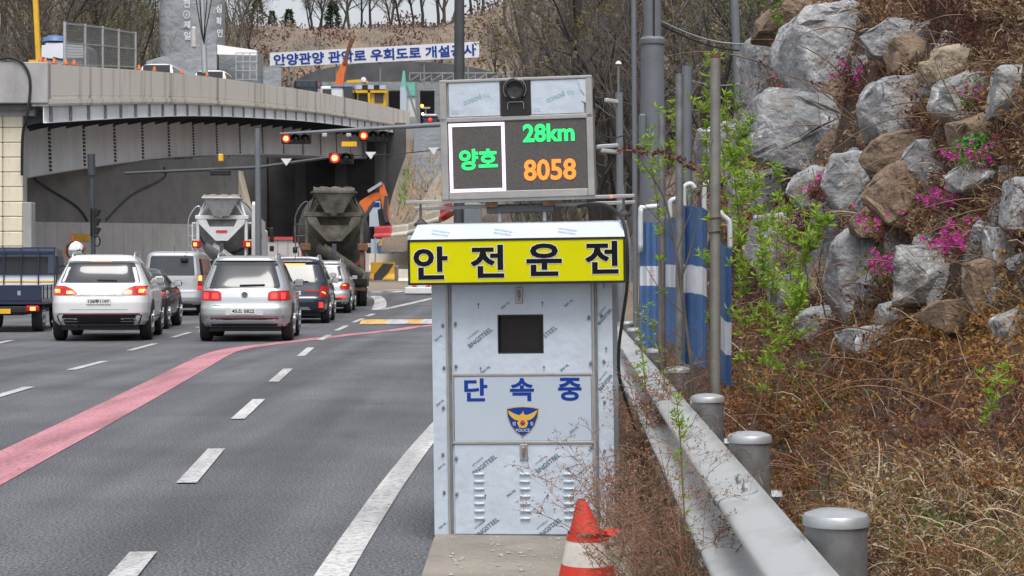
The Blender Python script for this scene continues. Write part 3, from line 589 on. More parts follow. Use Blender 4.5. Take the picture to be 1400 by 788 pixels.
for ch, x0, x1, y0, y1 in (('안', 574, 621, 337, 384), ('전', 652, 698, 336, 382.5), ('운', 728, 776, 335, 381), ('전', 807, 852, 333, 379)):
    b = MB()
    for q in range(8):
        text(b, ch, front(cx((x0 + x1) / 2) + .9 / K * math.cos(q * .785), cz((y0 + y1) / 2 + .8) + .9 / K * math.sin(q * .785), D - .0130 - .0001 * q), (x1 - x0) / K, (y1 - y0 - 2) / K, .03)
    b.build('letter_outline', M['white'], sg)
    b = MB(); text(b, ch, front(cx((x0 + x1) / 2), cz((y0 + y1) / 2 + .8), D - .0145), (x1 - x0) / K, (y1 - y0 - 2) / K, .03); b.build('lettering', M['ink_black'], sg)
for ch, x0, x1 in (('단', 637, 669), ('속', 700, 733), ('중', 766, 798)):
    b = MB(); text(b, ch, front(cx((x0 + x1) / 2), cz(535.5), -.0115), (x1 - x0) / K, 31.5 / K, .03); b.build('lettering', M['ink_blue'], mid)
# emblem
def emb(pts, d, mt, nm): b = MB(); b.prism([(cx(x), cz(y)) for x, y in pts], .001, Matrix.Translation((0, d, 0)) @ Matrix.Rotation(R(90), 4, 'X')); return b.build(nm, M[mt], mid)
sh = [(694.5, 561), (705, 559), (717, 558.2), (729, 559), (739.5, 561), (738.5, 572), (734, 584), (727, 593.5), (717, 600.5), (707, 593.5), (700, 584), (695.5, 572)]
emb(sh, -.0112, 'gold', 'emblem_rim'); cxm, cym = 717, 578
emb([(cxm + (x - cxm) * .94, cym + (y - cym) * .94) for x, y in sh], -.0126, 'ink_blue', 'emblem_shield')
half = [(717, 566), (719, 564.5), (718, 568), (722, 570.5), (729, 568), (737, 563.5), (735.5, 569), (732, 573.5), (727, 577), (722.5, 577.5), (724.5, 581), (722, 587), (717, 588)]
emb([(x, y) for x, y in half] + [(1434 - x, y) for x, y in half[::-1] if x != 717 and (x, y) != (719, 564.5)], -.0140, 'gold', 'emblem_eagle')
emb([(717 + 3.4 * math.cos(t * .524), 580.5 + 3.4 * math.sin(t * .524)) for t in range(12)], -.0154, 'ink_red', 'emblem_disc')
emb([(717 + 3.4 * math.cos(t * .524 ), 581.2 + 2.6 * math.sin(t * .524)) for t in range(7)], -.0168, 'ink_blue', 'emblem_disc')
for s_, x, y, wd in (('POLICE', 717, 591, 19), ('경', 705, 582, 4.6), ('찰', 729.5, 582, 4.6)):
    b = MB(); text(b, s_, front(cx(x), cz(y), -.0150), wd / K, None, .02); b.build('lettering', M['sign_white'], mid)
# printed film marks
class Prints:
    def __init__(s, mt, par): s.mt, s.par = mt, par
    def add(s, vs, fs): b = MB(); b.add(vs, fs); b.build('film_print', M[s.mt], s.par)
def arrow(pr, x, z, y):
    u = 1 / K; pr.add([(x + a * u, y, z + c * u) for a, c in ((-.5, -4), (.5, -4), (.5, 1), (2, 1), (0, 4), (-2, 1), (-.5, 1))], [(0, 1, 2, 3, 4, 5, 6)])
prt = Prints('ink_faint', cab)
for x, y in ((658, 462), (742, 470), (662, 636), (749, 634), (664, 722), (750, 722)):
    if (x, y) == (742, 470):
        text(prt, 'STEEL', front(cx(756), cz(457), -.0095, R(38)), 22 / K, None, .012); continue
    text(prt, 'BNGSTEEL', front(cx(x + 2), cz(y + 2), -.0095, R(38)), 40 / K, None, .02); text(prt, 'HYUNDAI', front(cx(x - 8), cz(y - 2), -.0095, R(38)), 18 / K, None, .0)
for x, y in ((695, 420), (782, 418), (667, 508), (775, 506), (700, 677), (787, 590)): text(prt, '304 HL', front(cx(x), cz(y), -.0145 if y == 590 else -.0095, R(40)), 15 / K, None, .015)
for x, y in ((658, 420), (746, 419), (660, 508), (747, 507), (664, 682), (750, 682)): arrow(prt, cx(x), cz(y), -.0095)
for x, y in ((832, 437), (832, 526)):
    text(prt, 'BNGSTEEL', front(cx(x - 1), cz(y), -.002, R(50)), 28 / K, None, .02); text(prt, 'HYUNDAI', front(cx(x - 5), cz(y - 8), -.002, R(50)), 16 / K, None)
for x, y in ((602, 464), (603, 553), (604, 640), (604, 722)): text(prt, '304 HL', front(cx(x), cz(y), -.002, R(40)), 13 / K, None, .015)
for x, y in ((830, 395), (832, 482), (833, 655)): arrow(prt, cx(x), cz(y), -.002)
prt = Prints('ink_pale', cab); sl = Matrix.Rotation(math.atan2(.175, .095), 4, 'X')
for x in (608, 694, 782):
    m = Matrix.Translation((cx(x), -.03, cz(321))) @ Matrix.Rotation(math.atan2(26 / K, .175), 4, 'X')
    for k, s_ in enumerate(('HYUNDAI', 'BNGSTEEL')): text(prt, s_, m @ Matrix.Translation((0, .02 - .035 * k, .003)) @ Matrix.Rotation(R(-20), 4, 'Z'), 26 / K, None, .01)
# black cable down the right side
b = MB(); b.tube(smooth_pts([Vector((cx(a), d, cz(c))) for a, c, d in ((790, 284, .3), (822, 281, .25), (843, 290, .2), (858, 310, .0), (863, 350, -.04), (862, 395, -.03), (855, 440, .0), (849, 480, .03), (849, 520, .05), (856, 550, .1), (870, 600, .2))], 6), .0085, 8); b.build('power_cable', M['rubber'], cab, True)

# ================================================================ LED display board above the cabinet
ZD = 8.98; KD = F / ZD
dsp = thing('speed_display', 'steel framed LED speed board with camera mounted above the cabinet', 'display', ((709 - CX) / KD, ZD, H + (HY - 283) / KD), rot=(0, R(-1.5), R(-5)))
def dx(px): return (px - 709) / KD
def dz(py): return (283 - py) / KD
def dpart(name, x0, y0, x1, y1, d0, d1, mt, bev=.003, parent=None):
    b = MB(); b.box((dx(x0), d0, dz(y1)), (dx(x1), d1, dz(y0)), bev=bev); return b.build(name, M[mt], parent or dsp)
dpart('housing', 604, 106.5, 814, 270.5, .01, .20, 'stain_steel', .006)
fr = dpart('frame_strip', 604.5, 158.5, 813.5, 164.5, -.008, .01, 'stain_steel', .003)
for x0, y0, x1, y1 in ((604, 106.5, 814, 110.5), (604, 110.6, 614, 270.4), (804.5, 110.6, 814, 270.4), (614.1, 260.5, 804.4, 270.4)): dpart('frame_strip', x0, y0, x1, y1, -.008, .01, 'stain_steel', .003)
for x0, x1 in ((617, 687), (730, 802)):
    f_ = dpart('film_panel', x0, 111, x1, 157.5, -.002, .012, 'film', .001); b = Prints('ink_pale', f_)
    text(b, 'posco', front(dx((x0 + x1) / 2 - 3), dz(134), -.0032, R(200)), 26 / KD, None, .01)
    for xx, yy in ((x0 + 8, 150), (x1 - 18, 128)): text(b, 'HYUNDAI', front(dx(xx), dz(yy), -.0032, R(180)), 9 / KD, None); text(b, '304 HL', front(dx(xx), dz(yy + 3), -.0032, R(180)), 9 / KD, None)
b = MB(); b.prism([(dx(x), dz(y)) for x, y in ((806, 112), (795, 112), (797, 124), (803, 133), (799, 141), (806, 145))], .003, Matrix.Translation((0, -.0035, 0)) @ Matrix.Rotation(R(90), 4, 'X')); b.build('peeled_film', M['film2'], dsp)
cw = dpart('camera_window', 688.5, 110.6, 729, 158.2, -.010, .012, 'black', .002)
b = MB(); b.lathe([(.058, 0), (.058, .012), (.05, .018), (.045, .018), (.04, .008), (.02, .004), (.002, .006)], 24, Matrix.Translation((dx(708.5), -.010, dz(123))) @ Matrix.Rotation(R(90), 4, 'X')); b.build('camera_lens', M['blackglass'], cw, True)
b = MB(); b.tube([(dx(708.5) + .058 * math.cos(t), -.03, dz(123) + .058 * math.sin(t)) for t in [R(-40 + 13 * k) for k in range(21)]], .0022, 5); b.tube([(dx(698), -.02, dz(150)), (dx(698), -.02, dz(142)), (dx(700), -.02, dz(140)), (dx(718), -.02, dz(140)), (dx(720), -.02, dz(142)), (dx(720), -.02, dz(150))], .003, 5); b.build('camera_bracket', M['galv_dark'], cw, True)
sc_ = dpart('led_screen', 614.4, 164.8, 804.2, 260.2, -.001, .012, 'screen', .001)
for x0, y0, x1, y1 in ((615.5, 166.5, 692.5, 171), (615.5, 256.5, 692.5, 261), (615.5, 171, 620, 256.5), (688, 171, 692.5, 256.5)): dpart('led_border', x0, y0, x1, y1, -.004, -.0012, 'led_white', 0, sc_)
for s_, x0, x1, y0, y1, mt, bo in (('양호', 629, 682, 202, 231, 'led_green', .035), ('28km', 717.5, 788, 170.5, 195.5, 'led_green', .03), ('8058', 717.5, 789, 219, 248, 'led_orange', .025)):
    b = MB(); text(b, s_, front(dx((x0 + x1) / 2), dz((y0 + y1) / 2), -.004), (x1 - x0) / KD, (y1 - y0) / KD, bo); b.build('led_lettering', M[mt], sc_)
b = MB()
for k in range(12): b.box((dx(814), .05, dz(124 + 2.2 * k)), (dx(816), .15, dz(125.2 + 2.2 * k)))
b.build('side_vent', M['black'], dsp)
# carrying rails, props and lamps
for y0, x0, x1, dd in ((270, 553, 868, .0), (277.5, 560, 868, .12)):
    b = MB(); b.bar((dx(x0), dd + .02, dz(y0 + 2.5)), (dx(x1), dd + .02, dz(y0 + 2.5)), .03, .018, bev=.003); b.build('carrier_rail', M['stain_steel'], dsp)
b = MB(); b.box((dx(664), .03, dz(290)), (dx(757), .16, dz(281)), bev=.003); b.build('mounting_channel', M['darksteel'], dsp)
b = MB(); b.box((dx(663), .02, dz(282)), (dx(680), .028, dz(275))); b.box((dx(742), .02, dz(282)), (dx(756), .028, dz(275))); b.build('rust_patch', M['rust'], dsp)
for x in (681, 743): dpart('prop', x - 2.5, 280, x + 2.5, 303.5, .07, .09, 'galv', .002)
for x, y in ((572, 302), (852, 297)):
    b = MB(); b.tube([(dx(x), .05, dz(y + 2)), (dx(x), .05, dz(y - 40))], .0065, 8); sr = b.build('corner_rod', M['galv_dark'], dsp, True)
    b = MB(); b.lathe([(.034, -.012), (.036, -.004), (.034, .004), (.02, .014), (.016, .022), (.008, .026)], 16, Matrix.Translation((dx(x), .05, dz(y)))); b.build('rod_foot', M['darksteel'], sr, True)
b = MB(); b.lathe([(.007, 0), (.006, .008), (.001, .011)], 8, Matrix.Translation((dx(836), -.005, dz(273))) @ Matrix.Rotation(R(90), 4, 'X')); b.build('indicator_lamp', mat('indicator', (1, .12, .03), .4, var=0, emit=1.5), dsp)

# ================================================================ crushed traffic cone
YC = 7.25; ZG = .04
cone = thing('traffic_cone', 'crushed red and white traffic cone in front of the cabinet', 'cone', ((803 - CX) * YC / F, YC, ZG))
def cone_seg(z0, z1, r0, r1, n=28, bend=None):
    rows = []
    for k in range(7):
        t = k / 6; z = z0 + (z1 - z0) * t; r = r0 + (r1 - r0) * t; row = []
        for j in range(n + 1):
            a = 2 * math.pi * j / n; x = r * math.cos(a); y = r * math.sin(a)
            if bend: x, y, zz = bend(x, y, z, a)
            else: zz = z
            row.append((x, y, zz))
        rows.append(row)
    b = MB(); b.grid(rows); return b
def crush(x, y, z, a):
    t = max(0, min((z - .22) / .17, 1)); fold = 1 - .45 * t * max(0, math.cos(a - .4)) - .12 * math.sin(3 * a) * t
    return x * fold - .012 * t, y * fold, z - .05 * t * max(0, math.cos(a)) 
b = MB(); b.box((-.165, -.165, 0), (.165, .165, .025), bev=.012); b.build('base', M['rubber'], cone)
cone_seg(.025, .105, .125, .108).build('lower_band', M['cone_red'], cone, 'full'); cone_seg(.105, .205, .106, .086).build('reflective_band', M['cone_white'], cone, 'full')
cone_seg(.205, .235, .088, .082).build('upper_band', M['cone_red'], cone, 'full'); cone_seg(.235, .37, .074, .032, bend=crush).build('crushed_tip', M['cone_red'], cone, 'full')
b = MB(); b.grid([[(.085 * math.cos(R(a)) + .01, .085 * math.sin(R(a)), .218), (.115 * math.cos(R(a)) + .02, .10 * math.sin(R(a)), .236 + .008 * math.sin(R(3 * a)))] for a in range(-110, 90, 12)]); b.build('torn_flap', M['cone_red'], cone, 'full')

# ================================================================ blue roll-fence panels and pipe posts
def fence_panel(name, pts, y0, y1, band, lab, Y):        # pts: photo columns of the folds with depth offsets
    t = thing(name, lab, 'fence panel', tuple(P((pts[0][0] + pts[-1][0]) / 2, y1, Y)), group='blue and white roll fence panels')
    b0, b1 = band
    for za, zb, mt, nm in ((y0, b0, 'blue_panel', 'panel_top'), (b0, b1, 'white_band', 'reflective_band'), (b1, y1, 'blue_panel', 'panel_bottom')):
        rows = []
        for py in (za, zb): rows.append([P(px, py + sk, Y) + Vector((0, d, 0)) for px, d, sk in pts])
        b = MB(); b.grid(rows, flip=True); n = len(b.v); b.grid([[p + Vector((0, .015, 0)) for p in r] for r in rows]); b.wbuild(nm, M[mt], t)
    return t
def folds(x0, x1, d0, d1, sk, n=9, amp=.03): return [(x0 + (x1 - x0) * k / n, d0 + (d1 - d0) * k / n + amp * (k % 2), sk * k / n) for k in range(n + 1)]
p1 = fence_panel('fence_panel', folds(877, 902, .15, 0, 0, 6), 304, 474, (364, 391), 'leftmost blue fence panel with a white band behind the cabinet', 12.5)
p2 = fence_panel('fence_panel', folds(910, 931, .3, 0, 2, 6), 296, 470, (361, 392), 'narrow blue fence panel between the two short grey posts', 11.5)
p3 = fence_panel('fence_panel', [(932, .10, -1), (936, .0, 0), (939, .05, 1), (945, -.02, 0), (952, .02, 2), (960, -.01, 3), (966, .02, 6), (969, .09, 8)], 281, 498, (362, 400), 'widest blue fence panel with a white band in the middle of the row', 10.8)
p4 = fence_panel('fence_panel', [(983, .1, -14), (987, .04, -8), (991, .0, -2), (995, .03, 0), (1000, .0, 0)], 340, 528, (441, 486), 'nearest blue fence panel right of the rusty pipe post', 9.4)
for t, pts, Y in ((p1, ((876, 345), (876, 290), (880, 284.5), (903, 282)), 12.6), (p3, ((935, 300), (935, 262), (938, 254), (945, 252), (950, 258)), 10.9), (p3, ((963, 300), (963, 258), (966, 250), (972, 252), (974, 262)), 10.9), (p4, ((998, 342), (998, 312), (996, 302), (989, 296), (984, 290)), 9.5), (p2, ((916, 300), (916, 280), (919, 274), (926, 272)), 11.6)):
    b = MB(); b.tube(smooth_pts([P(x, y, Y) for x, y in pts], 4), 3.2 * Y / F * 1.15, 8); b.wbuild('support_hoop', M['white_pipe'], t, 'full')
for x, y in ((951, 383), (892, 377), (989, 462)):
    t, Y = (p3, 10.72) if x == 951 else ((p1, 12.4) if x == 892 else (p4, 9.33)); b = MB(); c = P(x, y, Y); k = Y / F
    for r_ in range(3): text(b, '안전' if x != 951 else '▒▒', Matrix.Translation(c + Vector((0, 0, (6 - 6 * r_) * k))) @ Matrix.Rotation(R(90), 4, 'X'), 7 * k, 4 * k)
    if x == 892: b.wbuild('lettering', M['ink_red'], t)
def post(x, y0, y1, w_, Y, mt, lab, name='pipe_post', xt=None, cat='post'):
    b = MB(); b.tube([P(x, y1, Y), P(x if xt is None else xt, y0, Y)], w_ / 2 * Y / F, 12); return b.wbuild(name, M[mt], None, True, lab, cat)
t = thing('pipe_post', 'tallest rusty topped galvanised pipe post beside the fence panels', 'post', tuple(P(978, 600, 9.0)))
b = MB(); b.tube([P(978, 600, 9.0), P(978, 80, 9.0)], 7.2 * 9 / F, 14); b.wbuild('pipe', mat('oldpipe', (.20, .19, .175), .6, metal=.4, vs=6, col2=(.32, .31, .29)), t, True)
b = MB(); b.tube([P(978, 80, 9.0), P(978, 74.5, 9.0)], 7.4 * 9 / F, 14); b.wbuild('rusty_end', M['rust'], t, True)
b = MB(); [b.tube([P(978, y, 9.0) + Vector((.031 * math.cos(a), .031 * math.sin(a), .004 * a)) for a in [k * .5 for k in range(14)]], .003, 5) for y in (303, 322)]; b.wbuild('wire_tie', M['rust'], t)
post(929, 101, 600, 11, 10.4, 'galv_dark', 'tall grey channel post left of the rusty topped pipe', 'channel_post'); post(905, 146, 600, 10, 11.4, 'galv_dark', 'shorter grey post between the cabinet and the channel post'); post(939, 91, 560, 14, 16, 'pole_grey', 'broad dull grey post behind the channel post')
# street lamp column, conduit, far poles
t = thing('lamp_column', 'thick grey tapered lamp column with a collar behind the fence', 'lamp post', tuple(P(892, 505, 25)))
b = MB(); b.lathe([(.26, 0), (.255, .1), (.19, 1.0), (.165, 4.65), (.165, 4.66)], 24, Matrix.Translation(P(892, 505, 25))); b.wbuild('lower_shaft', M['pole_grey'], t, True)
b = MB(); b.lathe([(.178, 0), (.182, .02), (.182, .07), (.15, .11)], 24, Matrix.Translation(P(892, 61.5, 25))); b.wbuild('collar', M['pole_grey'], t, True)
b = MB(); b.tube([P(892, 55, 25), P(892, -140, 25)], [.125, .105], 20); b.wbuild('upper_shaft', M['pole_grey'], t, True)
b = MB(); b.box(P(893, 55, 24.84), P(895, -60, 24.88)); b.wbuild('cable_seam', M['black'], t)
b = MB(); b.box(P(874, 203, 24.8), P(882, 157, 24.95), bev=.02); b.wbuild('junction_box', M['pole_grey'], t)
post(869.5, -60, 505, 7, 24.6, 'pole_grey', 'slim grey conduit pole just left of the lamp column', 'conduit_pole', 866, 'pole')
t = post(1021, -60, 460, 11, 27.5, 'pole_grey', 'leaning grey pole beside the pale rock', 'leaning_pole', 1002, 'pole')

t = thing('camera_pole', 'slim grey pole with surveillance cameras right of the display board', 'camera pole', tuple(P(848, 440, 38)))
b = MB(); b.tube([P(849, 440, 38), P(846.5, 127, 38)], .08, 10); b.wbuild('pole', M['pole_grey'], t, True)
b = MB(); b.tube([P(845.5, 127, 38), P(845.5, 88, 38)], .025, 6); an = b.wbuild('antenna', M['pole_grey'], t); b = MB(); b.lathe([(.07, 0), (.06, .04), (.02, .07)], 10, Matrix.Translation(P(845.5, 88, 38))); b.wbuild('antenna_cap', M['white'], an, True)
for x0, y0, x1, y1 in ((827, 137, 847, 140), (816, 201, 848, 199), (822, 206, 843, 208)):
    b = MB(); b.bar(P(x0, y0, 37.8), P(x1, y1, 38), .10, .09, bev=.02); b.wbuild('camera', M['galv'], t)
# cables strung behind the pole group
for i, (a, c, lab) in enumerate((((814, 181), (869, 174), 'short black span wire between display board and conduit pole'), ((903, 29), (1040, 60), 'upper pale cable sagging right from the lamp column'), ((903, 34), (1040, 70), 'lower dark cable sagging right from the lamp column'), ((930, 106), (1040, 106), 'thin level wire behind the pipe posts'))):
    p, q = P(*a, 25.2), P(*c, 26.5); b = MB(); b.tube([p + (q - p) * (k / 8) - Vector((0, 0, .12 * math.sin(math.pi * k / 8))) for k in range(9)], .012 if i < 3 else .007, 5); b.wbuild('span_cable', M['galv' if i in (1, 3) else 'black'], None, False, lab, 'cable')

# ================================================================ traffic signals
def disc_lamp(b, c, r): b.lathe([(r, 0), (r, .02), (r * .7, .05), (.01, .07)], 16, Matrix.Translation(c) @ Matrix.Rotation(R(90), 4, 'X')); return b
def signal(px, py, Y, parent, n=3, w_=40, lit=0):        # horizontal head, lit lens leftmost
    k = Y / F; c = P(px, py, Y); hh = 14 * k; ww = w_ * k
    b = MB(); b.box(c + Vector((0, -.08, -hh / 2)), c + Vector((ww, .12, hh / 2)), bev=.03); hd = b.wbuild('signal_head', M['black'], parent)
    for j in range(n):
        cc = c + Vector((ww * (j + .5) / n, -.08, 0)); b = MB(); disc_lamp(b, cc, ww / n * .40); ln = b.wbuild('lens', M['signal_red'] if j == lit else M['blackglass'], hd, True)
        if j == lit: b = MB(); disc_lamp(b, cc + Vector((0, -.045, 0)), ww / n * .25); b.wbuild('bulb', M['signal_core'], hd, True)
        b = MB(); b.grid([[cc + Vector((ww / n * .45 * math.cos(t), d, ww / n * .45 * math.sin(t))) for t in [R(-10 + 200 * q / 12) for q in range(13)]] for d in (.0, -.22)]); b.wbuild('visor', M['black'], hd, 'full')
t = thing('signal_mast', 'tall dark mast with a long arm carrying two red traffic lights above the trucks', 'traffic light', tuple(P(628, 431, 55)))
b = MB(); b.tube([P(628, 431, 55), P(628, -80, 55)], [.19, .15], 16); b.wbuild('pole', M['pole_dark'], t, True)
b = MB(); b.tube([P(628, 169, 55), P(383, 183.5, 55)], [.085, .045], 10); b.wbuild('arm', M['pole_grey'], t, True)
signal(385, 190, 54.9, t); signal(491, 186, 54.9, t)
for x in (444, 477): b = MB(); b.box(P(x - 4, 187, 54.9), P(x + 4, 183, 55.1), bev=.02); b.wbuild('sensor', M['galv'], t)
b = MB(); b.box(P(467, 200.5, 54.9), P(488, 194, 54.95), bev=.005); yp = b.wbuild('name_plate', M['hazard_yellow'], t)
b = MB(); b.box(P(634, 306, 54.4), P(659, 279, 54.75), bev=.03); b.wbuild('equipment_box', M['pole_grey'], t)
t = thing('signal_pole', 'grey signal post under the overpass with arms both ways and one red light', 'traffic light', tuple(P(354, 417, 66)))
b = MB(); b.tube([P(354, 417, 66), P(352, 176, 66)], [.13, .10], 14); b.wbuild('pole', M['pole_grey'], t, True)
b = MB(); b.tube([P(353, 229, 66), P(482, 211, 66)], [.07, .05], 8); b.wbuild('arm', M['pole_dark'], t, True); b = MB(); b.tube([P(353, 229, 66), P(170, 237, 66)], [.07, .05], 8); b.wbuild('arm', M['pole_dark'], t, True)
signal(450, 216.5, 65.9, t, 2, 32); b = MB(); b.box(P(287, 240, 65.9), P(316, 233, 66.1), bev=.03); b.wbuild('signal_head', M['black'], t)
b = MB(); b.box(P(298, 221, 65.8), P(306, 211, 66), bev=.03); b.wbuild('sensor', M['rig_yellow'], t); b = MB(); b.tube([P(482, 211, 66), P(482, 224, 66)], .05, 6); b.wbuild('hanger', M['pole_dark'], t)
b = MB(); b.tube([P(482, 213, 66), P(540, 211, 62), P(620, 203, 56)], .018, 5); b.wbuild('span_wire', M['black'], None, False, 'thin black wire carrying white triangles right of the lower signal', 'cable')
for i, (x, y, Y) in enumerate(((391.5, 222, 65.8), (507, 213, 64), (593, 207, 57.6))):
    k = Y / F; c = P(x, y, Y); b = MB(); b.add([c + Vector((a * k, d, e * k)) for d in (-.02, .02) for a, e in ((-7.5, 5), (7.5, 5), (0, -5))], [(0, 2, 1), (3, 4, 5), (0, 1, 4, 3), (1, 2, 5, 4), (2, 0, 3, 5)])
    o = b.wbuild('triangle_sign', M['white'], None, False, ('leftmost', 'middle', 'rightmost')[i] + ' small white inverted triangle hanging from the span wire', 'sign', 'white triangles on the wire')
t = thing('side_signal', 'dark signal post with a vertical head turned sideways by the underpass wall', 'traffic light', tuple(P(128, 426, 60)))
b = MB(); b.tube([P(129, 426, 60), P(125.5, 222, 60)], .08, 10); b.wbuild('pole', M['pole_dark'], t, True); b = MB(); b.tube([P(125.5, 240, 60), P(124.5, 211, 60)], .13, 10); b.wbuild('pole_cap', M['pole_dark'], t, True)
b = MB(); b.box(P(123, 324, 59.8), P(131, 285, 60.4), bev=.04); hd = b.wbuild('signal_head', M['black'], t)
for y in (291, 303.5, 316):
    b = MB(); c = P(131, y, 60); b.add([c + Vector((0, d, .14)) for d in (-.15, .25)] + [c + Vector((.14, d, .10)) for d in (-.15, .25)] + [c + Vector((0, d, -.14)) for d in (-.15, .25)] + [c + Vector((.03, d, -.13)) for d in (-.15, .25)], [(0, 2, 3, 1), (0, 4, 6, 2), (1, 3, 7, 5), (4, 5, 7, 6), (2, 6, 7, 3)]); b.wbuild('visor', M['black'], hd)
b = MB(); b.tube([P(133 + 4 * math.cos(a), 330 + 7 * math.sin(a), 60) for a in [k * .5 for k in range(14)]], .025, 5); b.wbuild('cable_loop', M['black'], t)
# convex mirror
t = thing('convex_mirror', 'round convex traffic mirror with a red rim behind the white car', 'mirror', tuple(P(103, 418, 70)))
c = P(103, 343, 70); mm = Matrix.Translation(c) @ Matrix.Rotation(R(12), 4, 'Z') @ Matrix.Rotation(R(90), 4, 'X')
b = MB(); b.tube([P(100, 418, 70.3), P(99, 322, 70.3)], .045, 8); b.wbuild('post', M['pl_red'], t, True)
b = MB(); b.lathe([(.02, .12), (.15, .115), (.28, .085), (.38, .03), (.395, 0)][::-1], 28, mm); b.wbuild('mirror_face', M['mirror'], t, 'full')
b = MB(); b.lathe([(.395, 0), (.41, .03), (.42, 0), (.41, -.10), (.30, -.14)], 28, mm, cap=False); b.wbuild('rim', M['orange'], t, True)
# ================================================================ vehicles (local: x right, y forward from the rear bumper, z up)
def lerp_levels(lv, z):
    if z <= lv[0][0]: return lv[0][1:]
    for a, b in zip(lv, lv[1:]):
        if z <= b[0]:
            t = (z - a[0]) / (b[0] - a[0]); return tuple(a[i] + (b[i] - a[i]) * t for i in range(1, len(a)))
    return lv[-1][1:]
class Shell:
    def __init__(s, lv, n=7.0): s.lv = lv; s.n = n
    def q(s, z): return lerp_levels(s.lv, z)
    def rear(s, x, z, off=0.0):
        w, yr, yf = s.q(z); yc, L = (yr + yf) / 2, (yf - yr) / 2; t = min(abs(x) / w, .9999)
        return Vector((x, yc - L * (1 - t ** s.n) ** (1 / s.n) - off, z))
    def side(s, y, z, sg, off=0.0):
        w, yr, yf = s.q(z); yc, L = (yr + yf) / 2, (yf - yr) / 2; t = min(abs(y - yc) / L, .9999)
        return Vector((sg * (w * (1 - t ** s.n) ** (1 / s.n) + off), y, z))
    def body(s, zs, top_crown=.02):
        b = MB(); rows = []; N = 56
        for z in zs:
            w, yr, yf = s.q(z); yc, L = (yr + yf) / 2, (yf - yr) / 2; row = []
            for j in range(N + 1):
                a = 2 * math.pi * j / N; c, sn = math.cos(a), math.sin(a)
                row.append((w * math.copysign(abs(c) ** (2 / s.n), c), yc + L * math.copysign(abs(sn) ** (2 / s.n), sn), z))
            rows.append(row)
        b.grid(rows)
        for rw, zo, fl in ((rows[-1], top_crown, False), (rows[0], 0, True)):
            cxm = sum(p[0] for p in rw[:-1]) / N; cym = sum(p[1] for p in rw[:-1]) / N; o = len(b.v)
            b.v.extend([tuple(p) for p in rw[:-1]]); b.v.extend([(cxm + (p[0] - cxm) * .6, cym + (p[1] - cym) * .6, p[2] + zo) for p in rw[:-1]])
            for j in range(N):
                q_ = (o + j, o + (j + 1) % N, o + N + (j + 1) % N, o + N + j); b.f.append(q_[::-1] if fl else q_)
            f_ = tuple(o + N + j for j in range(N)); b.f.append(f_[::-1] if fl else f_)
        return b
    def rear_patch(s, rows, off=.006, nx=10, wrap=True):   # rows: (z, xl, xr), outlined on the tail
        b = MB(); g0 = []
        for z, xl, xr in rows: g0.append([s.rear(xl + (xr - xl) * k / nx, z, off) for k in range(nx + 1)])
        b.grid(g0); return b
    def side_patch(s, rows, sg, off=.006, ny=8):            # rows: (z, y0, y1)
        b = MB(); b.grid([[s.side(y0 + (y1 - y0) * k / ny, z, sg, off) for k in range(ny + 1)] for z, y0, y1 in rows], flip=(sg < 0)); return b
WHEELS = {}
def wheel_meshes(r, wd):
    if (r, wd) in WHEELS: return WHEELS[(r, wd)]
    m = Matrix.Rotation(R(90), 4, 'Y')
    t = MB(); t.lathe([(r * .62, -wd / 2 + .01), (r * .9, -wd / 2), (r * .985, -wd / 2 + .025), (r, -wd * .2), (r, wd * .2), (r * .985, wd / 2 - .025), (r * .9, wd / 2), (r * .62, wd / 2 - .01)], 26, m)
    rim = MB(); rim.lathe([(r * .1, 0), (r * .56, 0), (r * .62, .012), (r * .64, .0)], 20, Matrix.Translation((wd / 2 - .012, 0, 0)) @ m)
    for k in range(5):
        a = 2 * math.pi * k / 5; rim.bar((wd / 2 + .004, 0, 0), (wd / 2 + .004, r * .58 * math.cos(a), r * .58 * math.sin(a)), r * .16, .03)
    WHEELS[(r, wd)] = (t.mesh('tyre', M['rubber'], True), rim.mesh('rim', M['galv'], True)); return WHEELS[(r, wd)]
def add_wheel(root, x, y, r, wd):
    tm, rm = wheel_meshes(r, wd); e = link('wheel', tm, root, (x, y, r)); e.name = 'wheel'
    if x < 0: e.rotation_euler = (0, 0, math.pi)
    link('rim', rm, e); return e
def plate(root, s, c, wd=.40, hh=.11, rot=0):
    b = MB(); b.box(c - Vector((wd / 2, .012, hh / 2)), c + Vector((wd / 2, .004, hh / 2)), bev=.004); p = b.build('number_plate', M['plate_white'], root)
    b = MB(); text(b, s, front(c.x, c.z, c.y - .015), wd * .86, hh * .62, .02); b.build('lettering', M['ink_black'], p); return p
